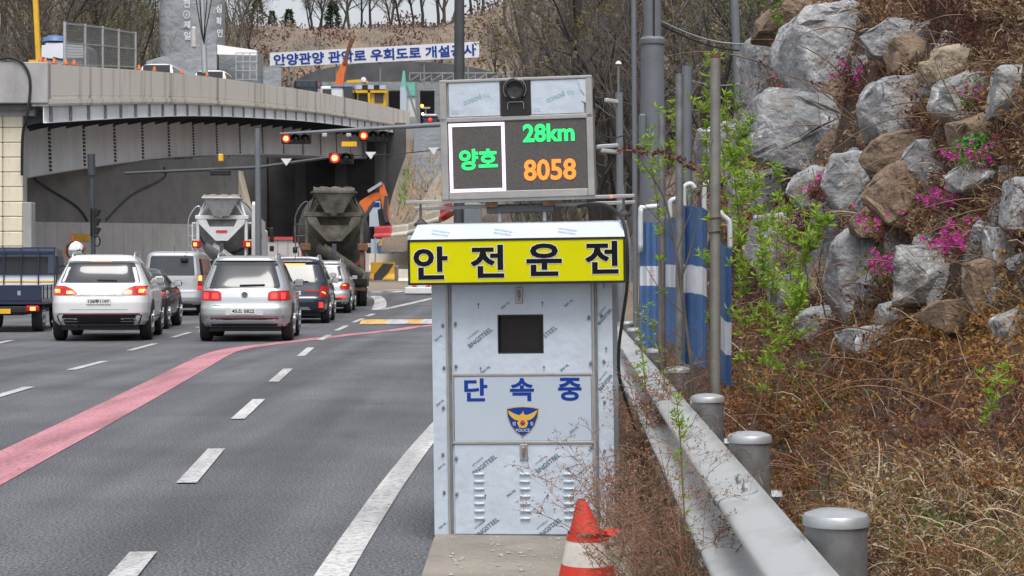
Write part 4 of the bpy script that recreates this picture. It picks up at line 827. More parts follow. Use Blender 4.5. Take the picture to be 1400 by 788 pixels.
def car(label, px, Y, rz, lv, paint, S, group='vehicles queuing at the lights', cat='car', name='queuing_car'):
    g = Vector(((px - CX) * Y / F, Y, road_z(Y)))
    t = thing(name, label, cat, tuple(g), R(rz), group); sh = Shell(lv, S.get('n', 7.0))
    zs = sorted(set([l[0] for l in lv] + [lv[0][0] + (lv[-1][0] - lv[0][0]) * k / 26 for k in range(27)]))
    sh.body(zs).build('body', M[paint], t, 'full')
    zt = lv[-1][0]; wr = S['rw']                          # rear window rows
    g_ = sh.rear_patch(wr, .006, 14).build('rear_window', M['glass'], t, 'full')
    for sg in (-1, 1):
        for rows in S['sw']: sh.side_patch(rows, sg, .005).build('side_window', M['glass'], t, 'full')
        for rows, mt in S['lamps']:
            rr = [(z, sg * a, sg * c) if sg > 0 else (z, -c, -a) for z, a, c in rows]; sh.rear_patch(rr, .012).build('tail_lamp', M[mt], t, 'full')
        for rows, mt in S.get('side_lamps', ()): sh.side_patch(rows, sg, .011).build('tail_lamp', M[mt], t, 'full')
        wb0, wb1, r, wt = S['wheels']
        for y in (wb0, wb1):
            add_wheel(t, sg * wt, y, r, S.get('wd', .23))
            zz = [r + (r + .075) * math.sin(R(a)) for a in range(0, 91, 15)]
            rows = [(max(lv[0][0] + .01, z), y - math.sqrt(max((r + .075) ** 2 - (z - r) ** 2, .0004)), y + math.sqrt(max((r + .075) ** 2 - (z - r) ** 2, .0004))) for z in [lv[0][0] + .01] + zz]
            sh.side_patch(rows, sg, .008).build('wheel_arch', M['black'], t, 'full')
        if 'door' in S:
            b = MB()
            for y in S['door']:
                for z0, z1 in ((.45, S['belt']),): b.grid([[sh.side(y - .008, z0 + (z1 - z0) * k / 6, sg, .004), sh.side(y + .008, z0 + (z1 - z0) * k / 6, sg, .004)] for k in range(7)], flip=(sg < 0))
            b.build('door_gap', M['black'], t)
            for y in S['door'][:2]:
                b = MB(); c = sh.side(y + .14, S['belt'] - .10, sg, .02); b.box(c - Vector((.012, .11, .016)), c + Vector((.012, .11, .016)), bev=.008); b.build('door_handle', M[paint], t)
        if 'mirror' in S:
            y, z = S['mirror']; c = sh.side(y, z, sg, .12); b = MB(); b.box(c - Vector((.10, .05, .07)), c + Vector((.10, .07, .075)), bev=.035); b.bar(sh.side(y, z - .05, sg, -.02), c - Vector((0, 0, .05)), .05, .03); mo = b.build('door_mirror', M[S.get('mirror_mat', 'black')], t)
            b = MB(); b.box(c - Vector((.085, .056, .055)), c + Vector((.085, -.049, .06)), bev=.003); b.build('mirror_glass', M['chrome'], mo)
        if 'rails' in S:
            y0, y1, x = S['rails']; zr = zt + .0; b = MB(); b.tube(smooth_pts([Vector((sg * x, y0, zr - .04)), Vector((sg * x, y0 + .15, zr + .045)), Vector((sg * x, (y0 + y1) / 2, zr + .06)), Vector((sg * x, y1 - .15, zr + .045)), Vector((sg * x, y1, zr - .04))], 4), .018, 6); b.build('roof_rail', M['galv'], t, True)
    for rows, mt, nm in S.get('rear', ()): sh.rear_patch(rows, .008, 14).build(nm, M[mt], t, 'full')
    for rows, mt, nm in S.get('rear2', ()): sh.rear_patch(rows, .014, 14).build(nm, M[mt], t, 'full')
    for rows, mt, nm in S.get('skirt', ()):
        for sg in (-1, 1): sh.side_patch(rows, sg, .007, 14).build(nm, M[mt], t, 'full')
    if 'plate' in S:
        s_, x, z = S['plate']; plate(t, s_, sh.rear(x, z, .012), *S.get('psize', (.40, .105)))
    if 'wiper' in S:
        x0, z0, x1, z1 = S['wiper']; b = MB(); b.bar(sh.rear(x0, z0, .02), sh.rear(x1, z1, .02), .022, .03); b.build('wiper', M['black'], t)
    if 'aerial' in S:
        x, y = S['aerial']; b = MB(); b.tube([(x, y, zt - .01), (x, y - .08, zt + .17)], .008, 5); b.build('aerial', M['black'], t)
    b = MB(); lo = lv[0][0]; b.box((-S['wheels'][3] + .1, .35, lo - .10), (S['wheels'][3] - .1, lv[0][3] - .4, lo + .02)); b.tube([(-.45, .2, lo - .02), (-.45, .55, lo - .02)], .035, 8); b.build('underbody', M['black'], t)
    return t, sh
# levels: (z, half width, y rear, y front)
SUV = [(.30, .84, .14, 4.20), (.38, .885, .04, 4.36), (.52, .905, .0, 4.42), (.66, .905, .01, 4.42), (.72, .90, .05, 4.40), (.86, .90, .08, 4.30), (.97, .885, .12, 4.10), (1.04, .86, .16, 3.42), (1.10, .84, .19, 3.28), (1.50, .68, .44, 2.42), (1.57, .645, .40, 2.25), (1.62, .60, .44, 2.10), (1.655, .52, .60, 1.85)]
S_SUV = dict(rw=[(1.03, -.74, .74), (1.06, -.77, .77), (1.10, -.765, .765), (1.45, -.645, .645), (1.52, -.60, .60)], sw=[[(1.06, .95, 1.75), (1.10, .85, 1.75), (1.46, 1.0, 1.75), (1.50, 1.15, 1.75)], [(1.06, 1.80, 3.0), (1.10, 1.80, 3.0), (1.46, 1.80, 2.45), (1.50, 1.80, 2.36)]],
    lamps=[([(.80, .46, .868), (.82, .44, .88), (.95, .45, .872), (.99, .50, .85)], 'lens_red'), ([(.83, .70, .84), (.95, .69, .82)], 'lamp_red'), ([(.84, .50, .62), (.94, .51, .62)], 'lamp_red')], side_lamps=[([(.82, .16, .42), (.98, .18, .40)], 'lens_red')],
    wheels=(.84, 3.44, .345, .79), door=(1.15, 2.1, 3.1), belt=1.04, mirror=(2.95, 1.12), rails=(.75, 2.3, .56), wiper=(-.10, 1.09, .38, 1.10), aerial=(0, .75), plate=('45소 0822', -.02, .60), psize=(.50, .12),
    rear=[([(.305, -.82, .82), (.34, -.86, .86), (.46, -.885, .885)], 'black', 'bumper_skirt'), ([(.475, -.86, .86), (.49, -.86, .86)], 'lens_red', 'reflector_strip'), ([(.52, -.36, .36), (.685, -.36, .36)], 'paint_silver', 'plate_recess'), ([(.705, -.60, .60), (.712, -.60, .60)], 'black', 'tailgate_gap'), ([(1.535, -.58, .58), (1.565, -.57, .57)], 'black', 'spoiler_edge')],
    skirt=[([(.305, .25, 4.1), (.46, .12, 4.25)], 'black', 'sill_cladding')])
vt, vsh = car('silver SUV with a round badge stopped nearest in the middle lane', 334, 33.7, 4.5, SUV, 'paint_silver', S_SUV)
c = vsh.rear(0, .91, .02); b = MB(); b.lathe([(.062, 0), (.062, .006), (.050, .006), (.050, 0)], 22, Matrix.Translation(c) @ Matrix.Rotation(R(90), 4, 'X'), cap=False)
for x0, z0, x1, z1 in ((-.026, .044, 0, -.004), (.026, .044, 0, -.004), (-.044, .012, -.02, -.042), (-.02, -.042, 0, -.002), (0, -.002, .02, -.042), (.02, -.042, .044, .012)): b.bar(c + Vector((x0, -.004, z0)), c + Vector((x1, -.004, z1)), .008, .009)
b.build('badge', M['chrome'], vt)
b = MB(); b.lathe([(.05, -.001), (.05, .002)], 22, Matrix.Translation(c) @ Matrix.Rotation(R(90), 4, 'X')); b.build('badge_ground', M['paint_navy'], vt)
# white crossover
LX = [(.32, .88, .18, 4.5), (.40, .93, .06, 4.68), (.55, .96, .0, 4.76), (.75, .965, .0, 4.76), (.86, .955, .03, 4.7), (1.0, .94, .10, 4.5), (1.08, .91, .18, 3.75), (1.14, .885, .24, 3.60), (1.50, .71, .60, 2.6), (1.57, .68, .52, 2.45), (1.63, .63, .56, 2.30), (1.68, .54, .78, 2.0)]
S_LX = dict(S_SUV, rw=[(1.14, -.74, .74), (1.17, -.755, .755), (1.44, -.665, .665), (1.53, -.62, .62)], sw=[[(1.12, 1.0, 1.95), (1.16, .95, 1.95), (1.48, 1.15, 1.95), (1.53, 1.3, 1.95)], [(1.12, 2.0, 3.35), (1.16, 2.0, 3.32), (1.48, 2.0, 2.66), (1.53, 2.0, 2.52)]],
    lamps=[([(.90, .48, .90), (.94, .40, .93), (1.02, .50, .925), (1.08, .66, .89)], 'lens_red'), ([(.92, .66, .90), (1.05, .70, .895)], 'lamp_red'), ([(.95, .74, .86), (1.02, .75, .86)], 'lamp_hot'), ([(.93, .46, .62), (.985, .52, .62)], 'lamp_hot')], side_lamps=[([(.92, .10, .30), (1.06, .2, .34)], 'lamp_red')],
    wheels=(.98, 3.83, .375, .835), door=(1.3, 2.35, 3.4), belt=1.08, mirror=(3.3, 1.18), mirror_mat='paint_white', rails=(.95, 2.6, .60), wiper=(-.05, 1.19, .32, 1.18), plate=('128루1197', -.0, .78), psize=(.46, .115),
    rear=[([(.325, -.86, .86), (.40, -.91, .91), (.50, -.94, .94), (.53, -.90, .90)], 'black', 'bumper_skirt'), ([(.535, -.88, .88), (.55, -.87, .87)], 'lens_red', 'reflector_strip'), ([(.925, -.42, .42), (.955, -.42, .42)], 'chrome', 'light_bar'), ([(.885, -.48, .48), (.915, -.48, .48)], 'galv_dark', 'tailgate_crease'), ([(.62, -.55, .55), (.628, -.55, .55)], 'galv_dark', 'tailgate_gap'), ([(1.56, -.20, .20), (1.60, -.20, .20)], 'lamp_hot', 'brake_light')],
    rear2=[([(.385, -.72, -.40), (.455, -.70, -.42)], 'chrome', 'exhaust_trim'), ([(.385, .40, .72), (.455, .42, .70)], 'chrome', 'exhaust_trim'), ([(.40, -.66, -.46), (.435, -.65, -.47)], 'black', 'exhaust'), ([(.40, .46, .66), (.435, .47, .65)], 'black', 'exhaust')], skirt=[([(.325, .3, 4.4), (.46, .2, 4.5)], 'black', 'sill_cladding')]); S_LX.pop('aerial')
car('white crossover with lit tail lamps stopped at the left', 135, 33.9, 7.5, LX, 'paint_white', S_LX)
# navy SUV
S_NV = dict(S_SUV, lamps=[([(.84, .30, .86), (.88, .30, .875)], 'lens_red'), ([(.70, .66, .86), (.88, .68, .875), (.98, .72, .86)], 'lens_red'), ([(.74, .72, .82), (.84, .73, .82)], 'lamp_hot')], plate=('387서 3437', -.05, .80), psize=(.48, .11),
    rear=[([(.305, -.82, .82), (.34, -.86, .86), (.56, -.885, .885)], 'black', 'bumper_skirt'), ([(1.52, -.28, .28), (1.57, -.28, .28)], 'lamp_hot', 'brake_light')], rear2=[([(.36, -.45, .45), (.44, -.38, .38)], 'galv', 'skid_plate'), ([(.42, .66, .76), (.56, .66, .76)], 'lamp_red', 'fog_lamp'), ([(.42, -.76, -.66), (.56, -.76, -.66)], 'lamp_red', 'fog_lamp')])
SUV2 = [(z + .04 if z > 1 else z, w, a, f) for z, w, a, f in SUV]
car('dark navy SUV with lit lamps behind the silver one', 401, 45.6, 3, SUV2, 'paint_navy', S_NV)
S_W2 = dict(S_SUV, lamps=[([(.86, .60, .86), (.9, .58, .875), (1.0, .62, .86)], 'lamp_red')], plate=('23가 4410', 0, .66), rear=[([(.305, -.82, .82), (.34, -.86, .86), (.46, -.885, .885)], 'black', 'bumper_skirt'), ([(1.53, -.28, .28), (1.57, -.28, .28)], 'lamp_hot', 'brake_light')])
SUV3 = [(z + .13 if z > 1 else z, w, a, f * .94) for z, w, a, f in SUV]
car('white SUV hidden behind the navy one with only roof and lamps showing', 406, 50.9, 3, SUV3, 'paint_white', dict(S_W2, wheels=(.84, 3.2, .345, .79), door=(1.15, 2.0, 2.9), mirror=(2.85, 1.25), sw=[]))
S_S2 = dict(S_SUV, lamps=[([(.78, .62, .86), (.86, .58, .88), (.97, .66, .86)], 'lens_red'), ([(.82, .66, .80), (.93, .68, .80)], 'lamp_hot')], plate=('61나 2035', 0, .62), rear=[([(.305, -.82, .82), (.36, -.86, .86), (.50, -.885, .885)], 'black', 'bumper_skirt')], rear2=[([(.50, .50, .76), (.55, .52, .77)], 'lamp_red', 'reflector'), ([(.50, -.76, -.50), (.55, -.77, -.52)], 'lamp_red', 'reflector')])
car('small silver SUV just left of the muddy mixer truck', 439, 55.8, 2, [(z, w, a, f * .92) for z, w, a, f in SUV2], 'paint_silver2', dict(S_S2, wheels=(.80, 3.15, .345, .79), door=(1.1, 1.9, 2.8), mirror=(2.75, 1.15), sw=[S_SUV['sw'][0]]))
# black sedan
SED = [(.26, .80, .14, 4.6), (.36, .87, .04, 4.74), (.55, .90, .0, 4.8), (.80, .90, .02, 4.75), (.92, .885, .10, 4.4), (.99, .86, .35, 3.8), (1.03, .82, .72, 3.45), (1.34, .64, 1.45, 2.75), (1.40, .58, 1.62, 2.6), (1.43, .48, 1.8, 2.4)]
car('black saloon half hidden between the white crossover and the silver van', 171, 40.6, 5, SED, 'paint_black', dict(n=6.0, rw=[(1.03, -.66, .66), (1.36, -.52, .52)], sw=[[(1.03, 1.25, 2.25), (1.06, 1.2, 2.25), (1.33, 1.7, 2.25), (1.37, 1.8, 2.25)], [(1.03, 2.3, 3.25), (1.06, 2.3, 3.2), (1.33, 2.3, 2.8), (1.37, 2.3, 2.7)]], lamps=[([(.74, .52, .86), (.84, .50, .87), (.88, .54, .84)], 'lamp_red')], wheels=(.95, 3.75, .335, .79), door=(1.5, 2.3, 3.35), belt=.99, mirror=(3.1, 1.06), plate=('31다 7702', 0, .55)))
# silver van
VAN = [(.34, .84, .14, 4.9), (.42, .90, .03, 5.05), (.56, .93, .0, 5.1), (.72, .93, .03, 5.1), (.80, .925, .06, 5.05), (1.0, .92, .07, 4.95), (1.16, .915, .08, 4.7), (1.24, .91, .09, 4.5), (1.30, .90, .10, 4.35), (1.80, .82, .22, 3.7), (1.90, .78, .24, 3.55), (1.96, .70, .36, 3.3), (1.985, .58, .55, 3.0)]
vn, vns = car('silver passenger van with a small rear camera queuing further ahead', 234, 53.6, 4, VAN, 'paint_silver2', dict(n=9.0, rw=[(1.24, -.78, .78), (1.28, -.80, .80), (1.78, -.735, .735), (1.84, -.70, .70)], sw=[[(1.26, .35, 1.6), (1.30, .33, 1.6), (1.75, .42, 1.6)], [(1.26, 1.65, 3.0), (1.30, 1.65, 3.0), (1.75, 1.65, 3.0)], [(1.26, 3.05, 4.2), (1.30, 3.05, 4.15), (1.75, 3.05, 3.75)]],
    lamps=[([(.80, .78, .90), (1.26, .80, .89)], 'lens_red'), ([(1.08, .80, .89), (1.24, .81, .885)], 'lamp_hot'), ([(.82, .79, .895), (.92, .79, .895)], 'lamp_red')], wheels=(.95, 4.15, .34, .80), door=(1.65, 3.05), belt=1.22, mirror=(4.1, 1.38), aerial=(0, .9), plate=('72모 5518', 0, .86), rear=[([(.345, -.84, .84), (.44, -.88, .88)], 'black', 'bumper_skirt'), ([(.73, -.86, .86), (.745, -.86, .86)], 'galv_dark', 'tailgate_gap'), ([(1.0, -.42, .42), (1.05, -.42, .42)], 'paint_silver', 'tailgate_handle')]))
b = MB(); b.box((.27, .05, 1.66), (.50, .2, 1.80), bev=.03); b.bar((.38, .2, 1.78), (.44, .3, 1.93), .04); b.build('rear_camera', M['black'], vn)
# blue pickup truck cut by the left edge
g = Vector(((2 - CX) * 39.0 / F, 39.0, 0)); t = thing('pickup_truck', 'dark blue flatbed pickup cut by the left edge', 'truck', tuple(g), R(7), 'vehicles queuing at the lights')
def part(root, nm, mt, *boxes, bev=.015):
    b = MB()
    for a, c in boxes: b.box(a, c, bev=bev)
    return b.build(nm, M[mt], root)
part(t, 'bed', 'paint_truck', ((-.87, .02, .62), (.87, 2.8, .72)), ((-.87, 0, .70), (.87, .04, 1.06))); 
for sg in (-1, 1):
    sb = part(t, 'bed_side', 'paint_truck', ((sg * .87, .04, .72), (sg * .83, 2.8, 1.06)))
    b = MB(); [b.box((sg * .885, .3 + k * .62, .74), (sg * .868, .36 + k * .62, 1.05)) for k in range(4)]; b.build('side_rib', M['paint_truck'], sb)
    for y in (.75, 3.6): add_wheel(t, sg * .70, y, .31, .24)
    l_ = part(t, 'tail_lamp', 'lens_red', ((sg * .52, -.02, .46), (sg * .82, .06, .60)), bev=.03); part(l_, 'bulb', 'lamp_hot', ((sg * .62, -.03, .49), (sg * .74, -.015, .57)), bev=.01)
    c = Vector((sg * 1.02, 4.1, 1.42)); b = MB(); b.box(c - Vector((.08, .05, .16)), c + Vector((.08, .05, .16)), bev=.03); b.bar(c + Vector((-sg * .25, 0, .1)), c, .03); b.build('door_mirror', M['black'], t)
b = MB(); cabp = [(2.9, .66), (2.9, 1.1), (2.98, 1.86), (3.1, 1.93), (4.2, 1.93), (4.4, 1.85), (4.75, 1.2), (4.8, .5), (2.95, .5)]
rows = [[(sg * .82 * (1 if z < 1.2 else 1 - .12 * (z - 1.2)), y, z) for y, z in cabp + cabp[:1]] for sg in (-1, 1)]; b.grid(rows); b.add(rows[0][:-1], [tuple(range(9))[::-1]]); b.add(rows[1][:-1], [tuple(range(9))]); b.build('cab', M['paint_truck'], t)
part(t, 'rear_window', 'glass', ((-.60, 2.915, 1.30), (.60, 2.94, 1.72)), bev=.005); part(t, 'side_window', 'glass', ((.745, 3.25, 1.28), (.812, 4.2, 1.74)), bev=.005)
b = MB()
for z in (1.30, 1.82, 1.92): b.bar((-.80, 2.82, z), (.80, 2.82, z), .035)
for x in (-.78, -.4, 0, .4, .78): b.bar((x, 2.82, 1.0), (x, 2.82, 1.92), .03)
b.build('headboard_frame', M['paint_truck'], t)
part(t, 'headboard_plate', 'girder', ((-.80, 2.84, 1.02), (.80, 2.86, 1.30)), bev=.004); part(t, 'plate_stripe', 'hazard_yellow', ((-.80, 2.832, 1.10), (.80, 2.842, 1.14)), bev=0)
part(t, 'chassis', 'black', ((-.45, .1, .38), (.45, 4.6, .60)), ((-.70, .02, .44), (.70, .06, .58)))
b = MB(); text(b, 'II', front(.38, .88, -.004), .06, .10, .02); b.build('lettering', M['sign_white'], t)
part(t, 'number_plate', 'hazard_yellow', ((-.2, -.02, .42), (.2, -.005, .53)), bev=.003)

# mixer trucks
def mixer(label, px, Y, rz, dirty):
    g = Vector(((px - CX) * Y / F, Y, road_z(Y))); t = thing('mixer_truck', label, 'truck', tuple(g), R(rz), 'mixer trucks')
    bodym, steel = ('mixer_dirt', 'mixer_dirt') if dirty else ('mixer_white', 'mixer_steel')
    for sg in (-1, 1):
        for y in (1.1, 2.4, 6.6):
            for x in ((.72, 1.02) if y < 5 else (.98,)): add_wheel(t, sg * x, y, .50, .27)
        part(t, 'mudguard', bodym, ((sg * .58, .45, 1.06), (sg * 1.22, 3.05, 1.12)), ((sg * .58, .35, .72), (sg * 1.22, .45, 1.12)), bev=.02)
        part(t, 'frame_post', bodym, ((sg * 1.02, .35, 1.1), (sg * .90, .55, 3.30)), bev=.02)
        l_ = part(t, 'tail_lamp', 'rust' if dirty else 'lens_red', ((sg * .82, .26, 2.02 if not dirty else 1.98), (sg * 1.18, .34, 2.30 if not dirty else 2.22)), bev=.02)
        if not dirty: part(l_, 'bulb', 'lamp_hot', ((sg * .98, .245, 2.08), (sg * 1.12, .262, 2.22)), bev=.01)
        if not dirty: part(t, 'side_frame', bodym, ((sg * 1.22, .5, 1.5), (sg * 1.17, .58, 3.05)), ((sg * 1.22, .5, 2.98), (sg * .95, .58, 3.05)), ((sg * 1.22, .5, 2.3), (sg * .95, .58, 2.35)), bev=.01)
        b = MB(); b.bar((sg * .90, .45, 3.3), (sg * .62, .7, 4.0), .09); b.bar((sg * .86, .35, 3.3), (sg * .45, .12, 3.95), .05); b.build('hopper_strut', M[bodym], t)
        b = MB(); b.box((sg * 1.42 - .09, 7.1, 2.35), (sg * 1.42 + .09, 7.2, 3.0), bev=.03); b.box((sg * 1.42 - .09, 7.1, 1.95), (sg * 1.42 + .09, 7.2, 2.2), bev=.03); b.bar((sg * 1.2, 7.2, 3.0), (sg * 1.42, 7.15, 2.9), .04); b.build('cab_mirror', M['black'], t)
    # drum: lathe tilted up to the rear
    m = Matrix.Translation((0, 5.9, 2.1)) @ Matrix.Rotation(R(77), 4, 'X')
    prof = [(.55, -.15), (.85, 0), (1.16, .9), (1.29, 1.9), (1.29, 2.9), (1.14, 3.9), (.92, 4.75), (.62, 5.25), (.64, 5.3)]
    b = MB(); b.lathe(prof, 32, m); dr = b.build('drum', M['mixer_dirt' if dirty else 'mixer_steel'], t, True)
    b = MB(); b.lathe([(1.18, 3.72), (1.22, 3.76), (1.14, 3.86)], 32, m, cap=False); b.build('roller_ring', M['darksteel'], dr)
    part(t, 'cross_beam', bodym, ((-1.06, .30, 3.16), (1.06, .44, 3.32)), bev=.02)
    # V shaped rear plate
    b = MB(); pm_ = Matrix.Translation((0, .33, 0)) @ Matrix.Rotation(R(90), 4, 'X')
    b.prism([(-.94, 3.15), (-.62, 3.15), (-.48, 2.86), (.48, 2.86), (.62, 3.15), (.94, 3.15), (.90, 2.98), (.24, 2.30), (-.24, 2.30), (-.90, 2.98)], .05, pm_); b.build('rear_plate', M[bodym], t)
    if not dirty:
        b = MB(); b.box((-.22, .262, 2.62), (.22, .278, 2.72)); b.build('rear_badge', M['ink_red'], t)
    # hopper funnel
    b = MB(); top = [(-.72, -.05), (.72, -.05), (.80, .95), (-.80, .95)]; bot = [(-.30, .12), (.30, .12), (.30, .6), (-.30, .6)]
    vs = [Vector((x, y, 4.02)) for x, y in top] + [Vector((x, y, 3.28)) for x, y in bot]; vi = [Vector((v.x * .93, (v.y - .4) * .93 + .4, v.z + .002)) for v in vs]
    b.add(vs, [(0, 4, 5, 1), (1, 5, 6, 2), (2, 6, 7, 3), (3, 7, 4, 0)]); b.add(vi, [(1, 5, 4, 0), (2, 6, 5, 1), (3, 7, 6, 2), (0, 4, 7, 3)]); o = len(b.v) - 16
    b.f += [(o + i, o + (i + 1) % 4, o + 8 + (i + 1) % 4, o + 8 + i) for i in range(4)]; hp = b.build('hopper', M[steel], t)
    b = MB(); rows = []
    for k in range(7):
        y = -.02 + .16 * k; rows.append([(-.72 + 1.44 * j / 10, y, 4.05 + (.16 if dirty else .10) * math.sin(math.pi * k / 6) + .03 * math.sin(j * 2.1 + k)) for j in range(11)])
    b.grid(rows); b.build('hopper_load', M['mixer_dirt' if dirty else 'slab'], hp, 'full')
    b = MB(); [b.bar(vs[i], vs[(i + 1) % 4], .07) for i in range(4)]; b.build('hopper_rim', M[bodym], hp)
    b = MB(); b.lathe([(.17, 0), (.17, .12), (.09, .16)], 14, Matrix.Translation((-.02, .28, 3.34)) @ Matrix.Rotation(R(90), 4, 'X')); b.build('work_lamp', M['chrome' if not dirty else 'mixer_dirt'], t)
    # chute: open half pipe to the lower right
    p0, p1 = Vector((-.42, .10, 2.22)), Vector((1.10, -.45, 1.18) if dirty else (.95, -.4, 1.35)); d = (p1 - p0).normalized(); up = Vector((0, 0, 1)); sd = d.cross(up).normalized(); nn = sd.cross(d)
    b = MB(); rows = []; 
    for k in range(9):
        c = p0 + (p1 - p0) * k / 8; r_ = .33 - .09 * k / 8; rows.append([c + sd * r_ * math.cos(a) - nn * r_ * math.sin(a) for a in [math.pi * q / 10 for q in range(11)]])
    b.grid(rows); b.grid([[v - nn * .0 + (v - (p0 + (p1 - p0) * i / 8)) * .09 for v in r] for i, r in enumerate(rows)], flip=True); b.build('chute', M[steel], t, 'full')
    b = MB(); b.bar((0, .35, 2.2), (0, .25, 1.3), .16); b.bar((0, .3, 1.35), (.5, -.15, 1.55), .07); b.build('chute_support', M['darksteel'], t)
    part(t, 'chassis', 'black', ((-.42, .3, .75), (.42, 7.6, 1.05)), ((-1.15, .25, .78), (1.15, .40, 1.0)), ((-.9, .22, 1.02), (.9, .3, 1.5)), bev=.02)
    part(t, 'underrun_bar', 'rust' if dirty else 'mixer_white', ((-1.1, .15, .56), (1.1, .22, .68)), bev=.01)
    part(t, 'cab', 'paint_red' if dirty else 'mixer_white', ((-1.18, 6.3, .9), (1.18, 8.0, 2.95)), bev=.12); part(t, 'cab_window', 'glass', ((-.8, 6.28, 1.9), (.8, 6.31, 2.7)), bev=.01)
    if not dirty:                                        # tall white side housing
        b = MB(); b.prism([(1.0, 1.1), (5.5, 1.1), (5.5, 3.2), (2.2, 3.35), (1.2, 3.9), (.9, 3.75)], .14, Matrix.Translation((1.14, 0, 0)) @ Matrix(((0, 0, 1, 0), (1, 0, 0, 0), (0, 1, 0, 0), (0, 0, 0, 1)))); b.build('side_housing', M['mixer_white'], t)
    b = MB(); x = -1.12
    b.tube(smooth_pts([Vector((x - .22, .56, 2.0)), Vector((x - .24, .58, 2.7)), Vector((x - .22, .6, 3.2)), Vector((x + .02, .6, 3.62)), Vector((x + .22, .6, 3.65)), Vector((x + .25, .6, 3.2))], 4), .028, 6)
    for z in (2.1, 2.5, 2.9): b.bar((x - .22, .55, z), (x + .1, .55, z), .035)
    b.build('ladder_rail', M['galv' if not dirty else 'mixer_dirt'], t)
    return t
mixer('muddy grey concrete mixer truck with red cab at the head of the queue', 457, 61.2, 6.5, True)
mixer('white concrete mixer truck facing the underpass wall', 302, 70, 3, False)
# ================================================================ beyond the junction: works, hoardings, things on the overpass
def bx(nm, mt, x0, y0, x1, y1, Y, d=.1, parent=None, label=None, cat=None, bev=0, group=None):
    b = MB(); a, c = P(x0, y1, Y), P(x1, y0, Y); b.box((a.x, Y, a.z), (c.x, Y + d, c.z), bev=bev); return b.wbuild(nm, M[mt], parent, False, label, cat, group)
def rootp(nm, label, cat, px, py, Y, group=None): return thing(nm, label, cat, tuple(P(px, py, Y)), group=group)
# concrete barrier row and hazard block
def jersey(nm, px0, px1, y0, y1, Y, mt, label, group=None):
    a, c = P(px0, y1, Y), P(px1, y0, Y); b = MB(); h_ = c.z - a.z; prof_ = [(-.38, 0), (-.38, .12 * h_), (-.2, .38 * h_), (-.12, h_), (.12, h_), (.2, .38 * h_), (.38, .12 * h_), (.38, 0)]
    b.grid([[(x, Y + u, a.z + z) for u, z in prof_] for x in (a.x, c.x)], flip=True); b.add([(a.x, Y + u, a.z + z) for u, z in prof_], [tuple(range(8))[::-1]]); b.add([(c.x, Y + u, a.z + z) for u, z in prof_], [tuple(range(8))])
    return b.wbuild(nm, M[mt], None, False, label, 'barrier', group)
jersey('concrete_barrier', 505, 560, 347, 372, 108, 'pl_cream', 'long pale concrete barrier behind the yellow and black block')
jersey('concrete_barrier', 545, 562, 368, 388, 98, 'pl_cream', 'short pale barrier right of the yellow and black block')
hz = jersey('hazard_block', 507, 540, 359, 384, 100, 'hazard_yellow', 'yellow and black striped concrete block at the road works')
b = MB(); q = [P(x, y, 99.55) for x, y in ((511, 376), (523, 361), (538, 361), (521, 384), (511, 384))]; b.add(q + [v + Vector((0, .02, 0)) for v in q], [(0, 1, 2, 3, 4)[::-1]]); q2 = [Vector((v.x, 99.58 + (0.30 * (v.z - .9) if v.z > .9 else 0), v.z)) for v in q]; b = MB(); b.add(q2, [(4, 3, 2, 1, 0)]); b.wbuild('black_stripe', M['black'], hz)
q = P(540, 384, 100); b = MB(); b.box((q.x, 99.7, q.z), (q.x + .25, 100.3, q.z + .85), bev=.05); b.wbuild('dark_end', M['slab'], hz)
# hoarding panels
ho = rootp('hoarding', 'white site hoarding behind the barriers', 'hoarding', 480, 372, 112)
for k in range(14):
    x = 366 + 14 * k; bx('hoarding_panel', 'panel' if k < 10 else 'sign_white', x, 327, x + 13.4, 372, 112, .06, ho)
bx('hoarding_rail', 'pl_red', 366, 324, 410, 328, 111.9, .1, ho)
b = MB(); c = P(517, 340, 111.9); b.prism([(0, -.5), (.5, -.9), (1.0, -.5), (.9, .2), (.4, .7), (-.1, .3)], .01, Matrix.Translation(c) @ Matrix.Rotation(R(90), 4, 'X')); b.wbuild('hoarding_motif', M['blue_panel'], ho); b = MB(); b.prism([(.0, .2), (.3, .75), (.6, .5), (.4, .1)], .01, Matrix.Translation(c + Vector((0, -.02, 0))) @ Matrix.Rotation(R(90), 4, 'X')); b.wbuild('hoarding_motif', M['hazard_yellow'], ho)
# plastic water barriers, red and cream in turn
def wbar(p0, p1, h_, mt, label):
    d = (p1 - p0); L = d.length; d.normalize(); n = Vector((d.y, -d.x, 0)).normalized(); b = MB(); prof_ = [(-.22, 0), (-.22, .15 * h_), (-.13, .35 * h_), (-.13, .8 * h_), (-.09, h_), (.09, h_), (.13, .8 * h_), (.13, .35 * h_), (.22, .15 * h_), (.22, 0)]
    rows = [[p0 + d * s * L + n * u * (1 if 0 < s < 1 else .8) + Vector((0, 0, z)) for u, z in prof_] for s in (0, .06, .46, .5, .54, .94, 1)]
    b.grid(rows); b.add(rows[0], [tuple(range(10))]); b.add(rows[-1], [tuple(range(10))[::-1]]); return b.wbuild('water_barrier', M[mt], None, False, label, 'barrier', 'red and cream plastic barriers')
wbar(P(514, 325, 95), P(537, 324, 94), .6, 'pl_red', 'red plastic barrier beside the excavator'); wbar(P(537.5, 324, 94), P(560, 321.5, 93), .6, 'pl_cream', 'cream plastic barrier right of the low red one'); wbar(P(560.5, 321, 93), P(584, 314, 90), .6, 'pl_cream', 'cream plastic barrier at the cabinet edge')
